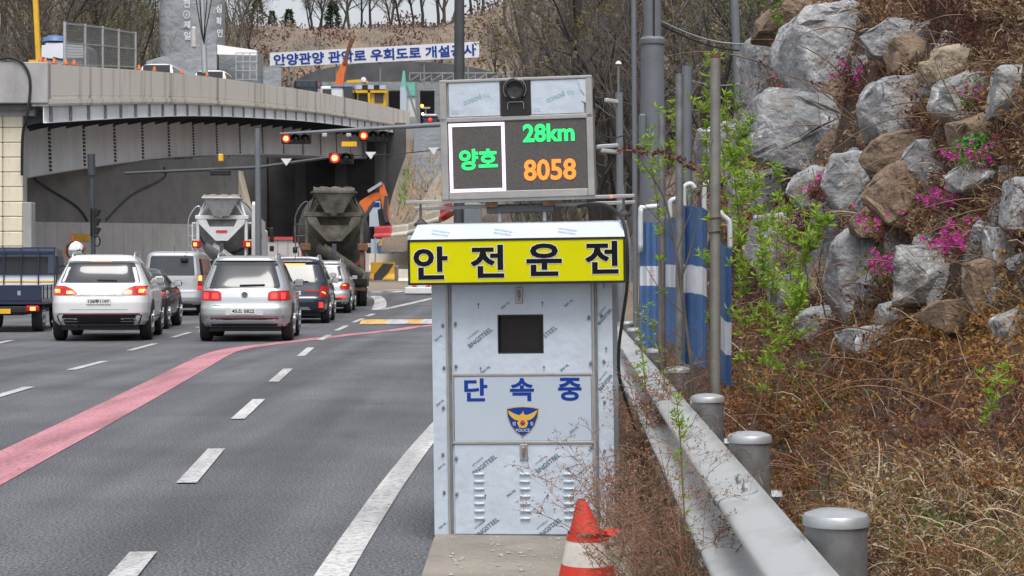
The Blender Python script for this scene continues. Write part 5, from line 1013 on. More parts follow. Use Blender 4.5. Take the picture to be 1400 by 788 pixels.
wbar(P(584, 308, 88), P(604, 302, 86), .62, 'pl_cream', 'cream plastic barrier climbing the ramp'); wbar(P(604.5, 301, 86), P(621, 290, 83), .66, 'pl_red', 'red plastic barrier climbing the ramp'); wbar(P(621.5, 290, 83), P(632, 284, 81), .66, 'pl_cream', 'topmost cream plastic barrier on the ramp')
# white guide sign with a blue arrow
t = rootp('guide_sign', 'white works sign with a blue arrow half hidden by the cabinet', 'sign', 577, 401, 74)
bx('board', 'sign_white', 558, 322, 602, 396, 74, .05, t)
bx('foot', 'white', 553, 393, 606, 402, 73.6, .6, t, bev=.03)
b = MB(); text(b, '직진', Matrix.Translation(P(569, 336, 73.98)) @ Matrix.Rotation(R(90), 4, 'X'), 18 * 74 / F, 8 * 74 / F, .03); b.wbuild('lettering', M['ink_red'], t)
b = MB(); text(b, '안전', Matrix.Translation(P(569, 366, 73.98)) @ Matrix.Rotation(R(90), 4, 'X'), 18 * 74 / F, 8 * 74 / F, .03); b.wbuild('lettering', M['ink_blue'], t)
b = MB(); b.add([P(x, y, 73.98) for x, y in ((557.8 + .5, 352), (565, 345), (565, 349.5), (578, 349.5), (578, 354.5), (565, 354.5), (565, 359))], [(0, 6, 5, 4, 3, 2, 1)]); b.wbuild('arrow', M['ink_blue'], t)
b = MB(); b.lathe([(.33, 0), (.45, 0)], 24, Matrix.Translation(P(576, 383, 73.97)) @ Matrix.Rotation(R(90), 4, 'X'), cap=False); b.wbuild('prohibition_ring', M['ink_red'], t)
# excavator
t = rootp('excavator', 'orange excavator with raised boom behind the muddy mixer truck', 'excavator', 500, 384, 98)
def limb(nm, mt, pts, wd, Y, th=.35, parent=None):
    b = MB(); poly_ = []
    v = [P(x, y, Y) for x, y in pts]; L, Rr = [], []
    for i, p in enumerate(v):
        d = (v[min(i + 1, len(v) - 1)] - v[max(i - 1, 0)]).normalized(); n = Vector((-d.z, 0, d.x)); L.append(p + n * wd[i] / 2); Rr.append(p - n * wd[i] / 2)
    out = L + Rr[::-1]; n_ = len(out); b.add(out + [p + Vector((0, th, 0)) for p in out], [tuple(range(n_)), tuple(range(n_, 2 * n_))[::-1]] + [((i + 1) % n_, i, n_ + i, n_ + (i + 1) % n_) for i in range(n_)]); return b.wbuild(nm, M[mt], parent or t)
limb('boom', 'orange', ((489, 345), (492, 300), (498, 279), (512, 269), (524, 267)), [.5, .5, .58, .44, .34], 98)
limb('stick', 'orange', ((521, 252), (525, 268), (527, 285), (530, 305)), [.26, .40, .34, .24], 97.9, .3); limb('stick_cylinder', 'galv', ((503, 262), (522, 250)), [.16, .16], 97.8, .14); limb('boom_cylinder', 'darksteel', ((497, 300), (512, 276)), [.2, .18], 97.75, .14)
limb('bucket', 'black', ((519, 286), (523, 296), (525, 306), (532, 311)), [.25, .5, .6, .3], 97.8, .6); limb('bucket_link', 'darksteel', ((528, 268), (526, 290), (529, 304)), [.18, .22, .2], 97.6, .2)
b = MB(); a, c = P(462, 378, 98), P(500, 335, 101); b.box(a, c, bev=.15); b.wbuild('house', M['orange'], t); b = MB(); a, c = P(460, 390, 97.6), P(506, 378, 101); b.box(a, c, bev=.2); b.wbuild('track', M['black'], t)
t = rootp('site_sign', 'tall white site sign with a blue heading behind the excavator bucket', 'sign', 513, 384, 104); bx('board', 'sign_white', 505, 275, 520, 310, 104, .06, t); bx('heading', 'ink_blue', 506, 277, 519, 283, 103.97, .02, t); bx('post', 'galv', 512, 310, 514, 386, 104.02, .05, t)
# ramp soil and tarpaulin slope right of the abutment
mb = MB(); mb.grid([[P(x0 + (x1 - x0) * k / 6, y, Yd) + Vector((0, 0, .25 * noise.noise((k * .9, y * .05, 0)))) for k in range(7)] for x0, x1, y, Yd in ((556, 640, 326, 98), (562, 645, 312, 103), (572, 652, 285, 113), (590, 660, 252, 126), (604, 670, 232, 134))]); o = mb.wbuild('ramp', M['rampsoil'], None, 'full'); tag(o, kind='structure')
mb = MB(); mb.grid([[P(x0 + (x1 - x0) * k / 16, y, Yd) + Vector((0, .6 * noise.noise((k * .7, y * .06, 3)), .45 * noise.noise((k * .5, y * .09, 1)))) for k in range(17)] for x0, x1, y, Yd in ((520, 640, 345, 99.5), (524, 640, 325, 101), (528, 645, 305, 107), (532, 650, 285, 115), (538, 655, 262, 127), (546, 660, 240, 137), (554, 665, 215, 147), (558, 668, 190, 157))]); o = mb.wbuild('rough_slope', M['litter'], None, 'full'); tag(o, kind='structure')
rs = random.Random(4); gb, db = MB(), MB()
for k in range(700):
    t_ = rs.random(); x = 530 + 30 * t_ + rs.uniform(0, 70); y = 318 - 110 * t_ + rs.uniform(-6, 6); Yd = 102 + 45 * t_
    p_ = P(x, y, Yd - .4); L_ = rs.uniform(.2, .65); a_ = Vector((rs.gauss(0, .4), rs.gauss(0, .4), 1)).normalized() * L_; tb = gb if x < 560 and 225 < y < 285 else db
    tb.add([p_ - Vector((.05, 0, 0)), p_ + Vector((.05, 0, 0)), p_ + a_], [(0, 1, 2)])
tag(gb.build('slope_weeds', M['leaf_mid']), 'green weeds on the rough slope by the abutment', 'weeds', kind='stuff'); tag(db.build('slope_dry_grass', M['dry_tan']), 'dry brown grass on the rough slope by the abutment', 'dry grass', kind='stuff')
mb = MB(); mb.grid([[P(x0 + (x1 - x0) * k / 8, y, Yd) + Vector((0, 0, .5 * noise.noise((k * .9, y * .07, 4)))) for k in range(9)] for x0, x1, y, Yd in ((548, 620, 262, 128), (556, 622, 235, 136), (566, 622, 205, 146), (566, 615, 180, 158), (572, 600, 168, 166))]); mb.wbuild('tarpaulin', M['tarp'], None, 'full', 'dark grey tarpaulin on the slope beside the abutment', 'tarpaulin')

# tunnel mouth with banner
TY = 188
t = rootp('tunnel_portal', 'grey tunnel mouth frame under the long banner', 'tunnel', 540, 170, TY)
for x0, y0, x1, y1 in ((440, 112, 700, 124), (516, 124, 531, 190), (556, 124, 574, 190), (594, 124, 612, 190), (440, 124, 460, 190)): bx('frame_member', 'fabric', x0, y0, x1, y1, TY, 1.2, t)
bx('dark_opening', 'black', 440, 124, 700, 190, TY + 4, .3, t)
b = MB()
for k in range(10):
    x = 560 + 15 * k; b.bar(P(x, 111, TY), P(x + 15, 101 + (k % 2) * 2, TY), .12); b.bar(P(x, 101, TY), P(x, 112, TY), .12)
b.bar(P(560, 100, TY), P(710, 100, TY), .15); b.wbuild('roof_truss', M['fabric'], t)
b = MB(); rows = []                                       # arched dark headwall
for k in range(13):
    a = math.pi * k / 12; rows.append([P(550 - 150 * math.cos(a), 118 - 34 * math.sin(a), TY + 1.5), P(550 - 150 * math.cos(a), 120, TY + 1.5)])
b.grid(rows); b.wbuild('headwall', M['darkcon'], t)
ba = rootp('banner_board', 'long white board with blue lettering above the tunnel mouth', 'sign', 512, 90, TY - 3)
YB = TY - 3; kb = YB / F
b = MB(); q = [P(369, 92.5, YB), P(655, 78.5, YB), P(655, 57, YB), P(369, 72.5, YB)]; b.add(q + [v + Vector((0, .3, 0)) for v in q], [(0, 1, 2, 3), (7, 6, 5, 4), (0, 4, 5, 1), (1, 5, 6, 2), (2, 6, 7, 3), (3, 7, 4, 0)]); b.wbuild('board', M['tunnel_sign'], ba)
ang = math.atan2(14.7, 286); tm = '안양관양 관악로 우회도로 개설공사'
b = MB(); text(b, tm, Matrix.Translation(P(512.5, 75.2, YB - .05)) @ Matrix.Rotation(R(90), 4, 'X') @ Matrix.Rotation(ang, 4, 'Z'), 277 * kb, 16 * kb, .026); b.wbuild('lettering', M['ink_blue'], ba)
for x in (395, 460, 520, 580, 640): b = MB(); b.bar(P(x, 84, YB + .4), P(x, 118, YB + .4), .15); b.wbuild('support_leg', M['galv_dark'], ba)
# yellow drill rig, crane truck and cab on the deck
t = rootp('crane_truck', 'lorry with a blue cab roof and raised red crane jib on the overpass', 'crane', 460, 140, 150)
limb('jib_lower', 'orange', ((463, 118), (466, 100), (472, 84)), [.72, .62, .40], 150, .5); limb('jib_upper', 'rust', ((471, 88), (476, 68), (482, 52)), [.32, .28, .36], 149.9, .4)
bx('cab', 'white', 438, 118, 470, 140, 149, 2.2, t, bev=.12); bx('cab_roof', 'blue_panel', 452, 117, 482, 120, 148.9, 2.4, t, bev=.05); bx('cab_window', 'glass', 470, 120, 482, 140, 148.8, 2, t); bx('windscreen', 'glass', 441, 122, 453, 130, 148.9, .1, t)
t = rootp('drill_rig', 'yellow tracked drill rig on the overpass deck', 'machine', 505, 145, 163)
bx('engine_housing', 'rig_yellow', 488, 118, 528, 148, 163, 2.6, t, bev=.15)
for k in range(5): bx('roof_slat', 'sign_white' if k % 2 == 0 else 'black', 487 + 8 * k, 116.5, 495 + 8 * k, 122, 162.8, 2.9, t)
bx('dark_bay', 'black', 490, 129, 503, 142, 162.9, .1, t); bx('dark_bay', 'darksteel', 512, 128, 524, 140, 162.9, .1, t); bx('frame_bar', 'rig_yellow', 503, 124, 506, 148, 162.7, .2, t); bx('frame_bar', 'rig_yellow', 486, 124, 529, 127, 162.7, .2, t)
limb('drill_mast', 'rig_yellow', ((474, 112), (490, 111), (503, 113)), [.25, .3, .25], 163, .4); b = MB(); b.lathe([(.25, 0), (.3, .2), (.2, .42), (.02, .5)], 12, Matrix.Translation(P(497, 113, 163))); b.wbuild('beacon', M['white'], t, True)
t = rootp('site_pickup', 'dark pickup cab parked before the tunnel on the overpass', 'truck', 416, 125, 140); bx('cab', 'paint_navy', 402, 109, 434, 128, 140, 2, t, bev=.12); [bx('rear_window', 'glass', 405 + 9 * k, 112, 412 + 9 * k, 119, 139.9, .1, t) for k in range(3)]
t = rootp('green_screen', 'pale sheet screen with a green net top at the end of the overpass', 'screen', 565, 165, 178)
bx('sheet', 'sign_white', 547, 120, 556, 158, 178, .2, t); b = MB(); b.add([P(x, y, 178.1) for x, y in ((547, 125), (551, 97), (553.5, 97), (556, 125))] + [P(x, y, 178.25) for x, y in ((547, 125), (551, 97), (553.5, 97), (556, 125))], [(0, 3, 2, 1), (4, 5, 6, 7), (0, 1, 5, 4), (2, 3, 7, 6), (1, 2, 6, 5)]); b.wbuild('net_top', M['rig_green'], t)
bx('net_panel', 'rig_green', 557, 113, 568, 131, 179, .1, t); bx('net_panel', 'white', 557, 131, 568, 160, 179.2, .1, t); b = MB(); b.bar(P(556, 118, 178), P(572, 168, 178), .2); b.bar(P(569, 112, 179), P(572, 168, 179), .2); b.wbuild('stay', M['galv_dark'], t)
t = rootp('service_vehicle', 'dark vehicle with an amber beacon and red lamp at the end of the overpass', 'truck', 588, 172, 172); bx('body', 'paint_navy', 577, 160, 600, 176, 172, 2.5, t, bev=.2); bx('hood', 'galv', 578, 156, 598, 160, 172, 2, t, bev=.1)
for x, y, mt, r_ in ((577, 145, 'amber', .17), (578, 156, 'lamp_white', .14), (588, 164, 'lamp_red', .2)):
    b = MB(); b.lathe([(r_, 0), (r_ * .8, r_ * .5), (.02, r_ * .8)], 12, Matrix.Translation(P(x, y, 171.9)) @ Matrix.Rotation(R(90), 4, 'X')); b.wbuild('lamp', M[mt], t)
bx('beacon_bar', 'galv', 576, 146.5, 588, 148.5, 172, .5, t); bx('beacon_post', 'galv_dark', 581, 148, 583, 157, 172.2, .3, t)

# things along the near deck
t = rootp('mesh_fence', 'grey mesh fence panels standing along the overpass parapet', 'fence', 138, 92, 76)
FX = [(88.5, 30, 90, 73.5), (116, 33, 90.5, 76.5), (140, 36, 91, 79.5), (162, 40, 92, 82.5), (185, 44, 93, 86)]
fm = mat('mesh_infill', (.30, .32, .33), .7, var=.1)
for x, y0, y1, ye in FX: b = MB(); b.tube([P(x, y1 + 8, ye), P(x, y0, ye)], .07, 8); b.wbuild('fence_post', M['galv'], t, True)
for (xa, ya, yb, ea), (xc, yc, yd, ec) in zip(FX, FX[1:]):
    for ta in (.04, .48, .98): b = MB(); b.bar(P(xa, ya + (yb - ya) * ta, ea), P(xc, yc + (yd - yc) * ta, ec), .06); b.wbuild('fence_rail', M['galv'], t)
    b = MB()
    for k in range(1, 30): f_ = k / 30; em = ea + (ec - ea) * f_; b.tube([P(xa + (xc - xa) * f_, ya + (yc - ya) * f_, em), P(xa + (xc - xa) * f_, yb + (yd - yb) * f_, em)], .010, 3, False)
    for k in range(1, 16): f_ = k / 16; b.tube([P(xa, ya + (yb - ya) * f_, ea), P(xc, yc + (yd - yc) * f_, ec)], .009, 3, False)
    o = b.wbuild('wire_mesh', M['galv_dark'], t); tag(o, kind='stuff')
t = rootp('deck_lorry', 'lorry with a pale windscreen seen over the parapet behind the mesh fence', 'truck', 90, 95, 79)
bx('cab', 'paint_silver2', 54, 58, 120, 98, 79, 2, t, bev=.25); bx('windscreen', 'girder', 57, 62, 116, 80, 78.9, .1, t); b = MB(); c = P(76, 58, 79.8); b.lathe([(.6, 0), (.52, .18), (.3, .28), (.02, .3)], 16, Matrix.Translation(c)); b.wbuild('roof_lamp', M['blue_panel'], t, True)
for x in (58, 73): b = MB(); b.bar(P(x, 79, 78.8), P(x + 14, 82, 78.8), .06); b.wbuild('wiper', M['black'], t)
for px, w_, top, Y, lab in ((214, 46, 86, 97, 'white van roof showing over the overpass parapet, nearer of two'), (287, 44, 95, 113, 'white van roof showing over the overpass parapet, further of two')):
    t = rootp('white_van', lab, 'van', px, top + 22, Y, 'vans on the overpass'); k = Y / F; b = MB(); rows = []
    for y_, zt in ((0, -22), (0, -6), (.15, -1.5), (.5, 0), (3.2, 0), (3.9, -3), (4.6, -14), (4.7, -22)): rows.append([P(px + f_ * w_ / 2 * (1 if zt < -3 else .9), top - zt, Y) + Vector((0, y_, 0)) for f_ in (-1, -.9, -.5, 0, .5, .9, 1)])
    for r_ in rows:
        for j, dz_ in ((0, .18), (1, .05), (5, .05), (6, .18)): r_[j].z -= dz_
    b.grid(rows); b.wbuild('roof_shell', M['paint_white'], t, 'full'); bx('rear_window', 'glass', px - w_ * .4, top + 3, px + w_ * .40, top + 14, Y - .03, .02, t)
    b = MB(); q = [P(px + w_ * .46, top + 4, Y) + Vector((0, .3, 0)), P(px + w_ * .46, top + 4, Y) + Vector((0, 3, 0)), P(px + w_ * .52, top + 16, Y) + Vector((0, 3.2, 0)), P(px + w_ * .52, top + 16, Y) + Vector((0, .3, 0))]; b.add(q, [(0, 1, 2, 3)]); b.wbuild('side_window', M['glass'], t)
# yellow post and deck edge markers
t = rootp('yellow_post', 'tall slender yellow post at the left end of the overpass', 'post', 50, 88, 72); b = MB(); b.bar(P(53, 88, 72), P(47.5, -20, 72), .20, .2, bev=.03); b.wbuild('mast', M['rig_yellow'], t); bx('base', 'rig_yellow', 39, 82, 55, 90, 71.8, .5, t)
for i, x in enumerate((55, 62, 74, 90, 101, 190, 211, 248, 283)):
    y = 87 + (x - 76) * .066 if x < 193 else 95 + (x - 193) * .095; Y = 71 + (x - 76) * .1 if x < 193 else 82 + (x - 193) * .17
    Y += .12; b = MB(); k = Y / F; b.lathe([(.13, 0), (.13, .03), (.08, .04), (.055, .2), (.045, .21)], 10, Matrix.Translation(P(x, y + .6, Y))); b.wbuild('edge_marker', M['orange'], None, True, 'small orange marker on the overpass parapet', 'marker', 'orange markers along the parapet')
# wrapped pier with vertical lettering
t = rootp('wrapped_tower', 'tall grey fabric wrapped pier with white vertical lettering', 'tower', 263, 90, 140); kt = 140 / F
b = MB(); c = P(263, 110, 140); rr = 43 * kt; rows = []
for z_ in [k * .6 for k in range(20)]:
    rows.append([(c.x + rr * math.copysign(abs(math.cos(a)) ** .75, math.cos(a)) * (1 + .012 * noise.noise((a * 3, z_ * .6, 0))), c.y + rr * math.copysign(abs(math.sin(a)) ** .75, math.sin(a)) + .08 * noise.noise((a * 5, z_ * .9, 2)), c.z + z_) for a in [2 * math.pi * j / 40 for j in range(41)]])
b.grid(rows); b.wbuild('wrapping', M['fabric'], t, 'full')
b = MB(); b.lathe([(rr + .03, 0), (rr + .03, .1)], 40, Matrix.Translation(P(263, 45, 140)), cap=False); b.wbuild('strap', M['fabric'], t) 
for s_, x, y, yy in (('전', 255, 5, -.3), ('⊕', 255, 20, -.3), ('제', 255.5, 34, -.3), ('일', 256, 49, -.3), ('심', 299, 12, .0), ('확', 299.5, 29, 0), ('인', 300.5, 45, 0)):
    b = MB(); Yl = 140 - rr - .12 if x < 280 else 140 - rr * .66 - .1
    text(b, s_, Matrix.Translation(P(x, y, Yl)) @ Matrix.Rotation(R(8 if x > 280 else 0), 4, 'Z') @ Matrix.Rotation(R(90), 4, 'X'), (9 if x < 280 else 7.5) * kt, 10.5 * kt, .02); b.wbuild('lettering', M['white'], t)
t = rootp('noise_wall', 'sloping grey sheet wall on the overpass below the wrapped pier', 'wall', 260, 100, 118)
b = MB(); q = [P(x, y, 118) for x, y in ((200, 84), (226, 76), (270, 66), (296, 60), (296, 110), (200, 110))]; b.add(q + [v + Vector((0, .3, 0)) for v in q], [tuple(range(6))[::-1], (0, 1, 7, 6), (1, 2, 8, 7), (2, 3, 9, 8), (3, 4, 10, 9)]); b.wbuild('sheet', M['fabric'], t)
t = rootp('site_shed', 'small grey shed with a pale awning roof on the overpass', 'shed', 320, 110, 126)
bx('wall', 'fabric', 296, 70, 352, 114, 126, 3, t); b = MB(); q = [P(292, 62, 125), P(350, 70, 125), P(352, 76, 124), P(296, 74.5, 124)]; b.add(q + [v + Vector((0, .1, .08)) for v in q], [(0, 1, 2, 3), (4, 7, 6, 5), (3, 2, 6, 7), (0, 3, 7, 4)]); b.wbuild('awning', M['panel'], t)
bx('dark_edge', 'black', 292, 63, 296, 94, 124.5, 1, t); [bx('screen_bar', 'galv', 322 + 9.5 * k, 72, 323.2 + 9.5 * k, 110, 123.9, .05, t) for k in range(4)]; [bx('screen_rail', 'galv', 322, 72 + 12 * k, 351.5, 73.2 + 12 * k, 123.85, .05, t) for k in range(4)]
t = rootp('grey_screen', 'short grey sheet screen right of the site shed', 'screen', 366, 112, 135); b = MB(); q = [P(x, y, 135) for x, y in ((352, 93), (384, 88), (384, 120), (352, 120))]; b.add(q + [v + Vector((0, .2, 0)) for v in q], [(3, 2, 1, 0), (0, 1, 5, 4), (1, 2, 6, 5)]); b.wbuild('sheet', M['fabric'], t)
# utility pole with wires
t = rootp('utility_pole', 'thin grey utility pole with hanging wires before the wrapped pier', 'pole', 279, 96, 108); b = MB(); b.tube([P(280, 100, 108), P(275, -30, 108)], [.19, .14], 10); b.wbuild('pole', M['galv'], t, True); bx('transformer', 'panel', 261, 36, 268, 66, 108, .3, t, bev=.1); bx('cross_arm', 'galv', 262, 3, 288, 5, 108, .15, t)
for dx_ in (-8, -4, 4, 9): b = MB(); b.tube(smooth_pts([P(278 + dx_ * 1.6, -20, 107.8), P(278 + dx_, 12, 107.8), P(278 + dx_ * .3, 45, 107.8), P(279, 60, 107.8)], 4), .03, 4); b.wbuild('drop_wire', M['black'], t)
# traffic island bits beside display

# ================================================================ vegetation
def ribbon(b, p, d, L, w_, rnd, droop=.25, seg=3):       # thin bent stem as a narrow three-sided blade
    pts = [p]; d = d.normalized()
    for k in range(seg):
        d = (d + Vector((rnd.uniform(-.18, .18), rnd.uniform(-.18, .18), -droop * (k + .3) / seg))).normalized(); pts.append(pts[-1] + d * L / seg)
    a = d.cross(Vector((rnd.uniform(-1, 1), rnd.uniform(-1, 1), .3))).normalized(); o = len(b.v)
    for i, q in enumerate(pts):
        ww = w_ * (1 - .8 * i / seg) / 2; b.v.append(tuple(q - a * ww)); b.v.append(tuple(q + a * ww))
    for i in range(seg): b.f.append((o + 2 * i, o + 2 * i + 1, o + 2 * i + 3, o + 2 * i + 2))
    return pts
def leaf(b, p, d, L, w_, rnd):
    d = d.normalized(); a = d.cross(Vector((rnd.uniform(-1, 1), rnd.uniform(-1, 1), rnd.uniform(-1, 1)))).normalized(); n = a.cross(d); o = len(b.v)
    b.v += [tuple(p), tuple(p + d * L * .5 + a * w_ / 2 + n * L * .08), tuple(p + d * L), tuple(p + d * L * .5 - a * w_ / 2 + n * L * .08)]; b.f.append((o, o + 1, o + 2, o + 3))
def rdir(rnd, up=.3):
    return Vector((rnd.gauss(0, 1), rnd.gauss(0, 1), rnd.gauss(0, 1) + up)).normalized()
# --- bare deciduous trees
def tree_proto(seed, h, spread=1.0, buds=1400, budmat='bud', barkm='bark'):
    rnd = random.Random(seed); T, W, B = MB(), MB(), MB()
    def grow(p, d, L, r, lv):
        seg = 5 if lv == 0 else (4 if lv < 3 else 2); pts, rad = [p], [r]; dd = d
        for k in range(seg):
            dd = (dd + Vector((rnd.gauss(0, .13), rnd.gauss(0, .13), .05 if lv else .02)) * (1 + .3 * lv)).normalized(); pts.append(pts[-1] + dd * L / seg); rad.append(r * (1 - (.62 if lv < 3 else .7) * (k + 1) / seg))
        if lv <= 1: T.tube(pts, rad, 7 if lv == 0 else 5, False)
        else: W.tube(pts, rad, 3, False)
        if lv == 4:
            return
        nch = (9, 7, 5, 4)[lv]
        for k in range(nch):
            t = (.28 if lv == 0 else .2) + (.72 if lv == 0 else .8) * (k + rnd.random() * .8) / nch; t = min(t, 1); f_ = t * seg; i = min(int(f_), seg - 1); q = pts[i] + (pts[i + 1] - pts[i]) * (f_ - i)
            base = (pts[i + 1] - pts[i]).normalized(); az_ = rnd.uniform(0, 2 * math.pi) if lv else k * 2.4 + rnd.uniform(-.4, .4)
            perp = base.cross(Vector((math.cos(az_), math.sin(az_), .2))).normalized(); an = R(rnd.uniform(28, 58)) * spread
            nd = (base * math.cos(an) + perp * math.sin(an) + Vector((0, 0, .12))).normalized()
            grow(q, nd, L * rnd.uniform(.42, .62) * (1 - .35 * t if lv == 0 else 1), rad[min(i + 1, seg)] * rnd.uniform(.5, .68), lv + 1)
        if lv >= 2 and len(B.f) < buds:
            for k in range(3): leaf(B, pts[-1] + rdir(rnd) * .15 * h / 12, rdir(rnd), rnd.uniform(.10, .22) * h / 12, .09 * h / 12, rnd)
    grow(Vector((0, 0, -.3)), Vector((rnd.gauss(0, .06), rnd.gauss(0, .06), 1)).normalized(), h * .72, h * .016, 0)
    ms = [T.mesh('trunk', M[barkm], 'full'), W.mesh('crown', M['twig'], 'full')]
    if buds: B.f = B.f[:buds * 1]; ms.append(B.mesh('buds', M[budmat]))
    return ms
PROTO = [tree_proto(11, 14, 1.0, 1500, 'bud'), tree_proto(23, 15, .8, 0), tree_proto(37, 13, 1.15, 1800, 'bud'), tree_proto(41, 16, .75, 900, 'bud_green', 'bark2'), tree_proto(59, 12, 1.0, 2200, 'bud_green'), tree_proto(67, 15, .9, 0, 'bud', 'bark2')]
def plant_tree(k, px, Y, s, rz, lab, grp):
    X = (px - CX) * Y / F; g = Vector((X, Y, hill_z(X, Y) - .1)); t = thing('bare_tree', lab, 'tree', tuple(g), rz, grp); t.scale = (s, s, s)
    for me, nm in zip(PROTO[k], ('trunk', 'crown', 'buds')): link(nm, me, t)
rnd = random.Random(5)
GR = 'bare trees on the wooded hillside'
for px, Y, s, k in ((818, 62, 1.0, 1), (822, 70, 1.0, 0), (838, 58, .9, 5), (815, 80, 1.2, 1), (835, 66, 1.0, 2), (858, 74, 1.1, 0), (905, 60, .95, 2), (935, 68, 1.0, 0), (955, 58, .9, 4), (985, 72, 1.05, 2), (1010, 62, .9, 0), (1040, 70, 1.0, 2), (768, 84, 1.0, 5), (785, 92, 1.0, 3), (775, 105, 1.3, 2), (875, 98, 1.3, 4), (925, 104, 1.3, 0), (965, 92, 1.2, 2), (1000, 100, 1.3, 3), (742, 118, .9, 4), (830, 118, 1.3, 3), (1060, 84, 1.2, 5), (1030, 110, 1.3, 4), (895, 84, 1.2, 2), (850, 128, 1.2, 4), (790, 132, 1.3, 3), (950, 122, 1.3, 2), (728, 140, .8, 2)):
    plant_tree(k, px + rnd.uniform(-6, 6), Y, s * rnd.uniform(.9, 1.1), rnd.uniform(0, 6.3), ('nearest ' if Y < 63 else 'nearer ' if Y < 80 else 'farther ') + 'bare dark tree on the slope ' + ('rising behind the display board' if px < 770 else 'between the display board and the lamp column' if px < 865 else 'behind the lamp column' if px < 945 else 'behind the pipe posts and pale rock'), GR)
for px, Y, s, k in ((-12, 118, 1.3, 1), (20, 125, 1.3, 5), (48, 132, 1.2, 2), (75, 120, 1.2, 0), (100, 138, 1.4, 1), (130, 128, 1.2, 5), (150, 140, 1.3, 4), (172, 130, 1.2, 1), (196, 145, 1.4, 2), (206, 132, 1.2, 5), (218, 150, 1.4, 1), (35, 150, 1.4, 4), (85, 160, 1.4, 3), (120, 165, 1.4, 4), (10, 165, 1.4, 3), (165, 170, 1.4, 4), (60, 175, 1.5, 3), (140, 185, 1.5, 4), (195, 180, 1.4, 3), (314, 172, 1.3, 1), (322, 180, 1.3, 5)):
    plant_tree(k, px + rnd.uniform(-4, 4), Y, s * rnd.uniform(.9, 1.1), rnd.uniform(0, 6.3), 'bare tree in the wood ' + ('left of the mesh fence' if px < 85 else 'behind the mesh fence' if px < 190 else 'beside the wrapped pier') + (' close behind the overpass' if Y < 145 else ' further up the hill'), 'trees behind the overpass')
for px, Y, s, k in ((345, 268, .8, 2), (440, 275, .8, 0), (425, 266, .6, 1), (428, 272, 1.0, 2), (452, 268, .95, 0), (470, 262, .9, 2), (490, 270, 1.0, 4), (508, 265, .95, 0), (528, 272, 1.0, 3), (545, 262, 1.0, 2), (562, 270, 1.1, 4), (580, 264, 1.1, 0), (600, 270, 1.1, 5), (615, 262, 1.1, 3), (645, 268, 1.2, 4), (660, 255, 1.1, 2), (690, 205, .8, 1), (708, 212, .9, 5), (728, 202, .9, 0), (748, 215, 1.0, 2), (718, 235, 1.0, 4), (695, 245, 1.0, 3), (760, 198, .9, 1), (735, 180, .8, 5), (676, 222, .8, 0), (335, 262, .9, 5), (440, 285, 1.1, 4), (535, 288, 1.2, 4), (610, 290, 1.3, 3), (480, 290, 1.1, 3)):
    plant_tree(k, px + rnd.uniform(-4, 4), Y, s * rnd.uniform(.9, 1.1), rnd.uniform(0, 6.3), 'thin bare tree on the ridge ' + ('left of the banner' if px < 380 else 'above the left half of the banner' if px < 512 else 'above the right half of the banner' if px < 665 else 'right of the banner behind the display board') + (' at the back' if Y > 280 else ''), 'trees along the ridge')
for px, Y, s, k in ((372, 225, .42, 0), (392, 222, .4, 2), (440, 228, .45, 1), (458, 220, .4, 5), (505, 224, .42, 1), (545, 222, .45, 5), (600, 226, .5, 1), (590, 222, .5, 5), (630, 220, .5, 2)):
    plant_tree(k, px, Y, s, rnd.uniform(0, 6.3), 'slender young tree on the brown slope just above the banner', 'young trees above the banner')
for px, Y, s, k in ((190, 205, 1.2, 4), (225, 215, 1.2, 3), (250, 222, 1.1, 5), (285, 218, 1.1, 2), (310, 225, 1.0, 4), (335, 230, .9, 0), (265, 245, 1.2, 3), (230, 250, 1.2, 2), (300, 252, 1.1, 3), (325, 250, 1.0, 2), (180, 235, 1.2, 2), (140, 225, 1.3, 0), (100, 215, 1.3, 2), (60, 220, 1.3, 4), (20, 215, 1.3, 0)):
    plant_tree(k, px + rnd.uniform(-4, 4), Y, s, rnd.uniform(0, 6.3), 'bare tree high on the hill ' + ('behind the wrapped pier' if px > 200 else 'far above the mesh fence'), 'trees high on the left hill')
# --- small pines
def pine_proto(seed, h):
    rnd = random.Random(seed); T, N = MB(), MB(); T.tube([(0, 0, -.2), (0, 0, h * .9)], [.09, .03], 6)
    for k in range(900):
        z = h * (.12 + .88 * rnd.random() ** .8); r = (1 - z / h) * h * .30 + .1; a = rnd.uniform(0, 6.3); q = r * rnd.uniform(.35, 1.05) * (1 + .25 * math.sin(z * 5)); p = Vector((q * math.cos(a), q * math.sin(a), z + .1 * q)); leaf(N, p, Vector((math.cos(a), math.sin(a), rnd.uniform(-.3, .7))), rnd.uniform(.3, .6), .14, rnd)
    return T.mesh('trunk', M['bark'], True), N.mesh('crown', M['pine'])
PINE = [pine_proto(3, 4.2), pine_proto(8, 3.6)]
for i, (px, Y, s) in enumerate(((566, 205, .95), (540, 207, .8), (527, 206, .75), (515, 208, .65), (555, 215, .7), (652, 206, 1.0), (352, 262, 1.1), (395, 268, 1.0), (372, 268, .8), (500, 210, .6), (665, 200, 1.1), (455, 268, 1.3))):
    X = (px - CX) * Y / F; t = thing('small_pine', 'small dark pine on the slope around the tunnel banner', 'tree', (X, Y, hill_z(X, Y) - .1), rnd.uniform(0, 6), 'small pines on the slope'); t.scale = (s, s, s); [link(nm, me, t) for nm, me in zip(('trunk', 'crown'), PINE[i % 2])]
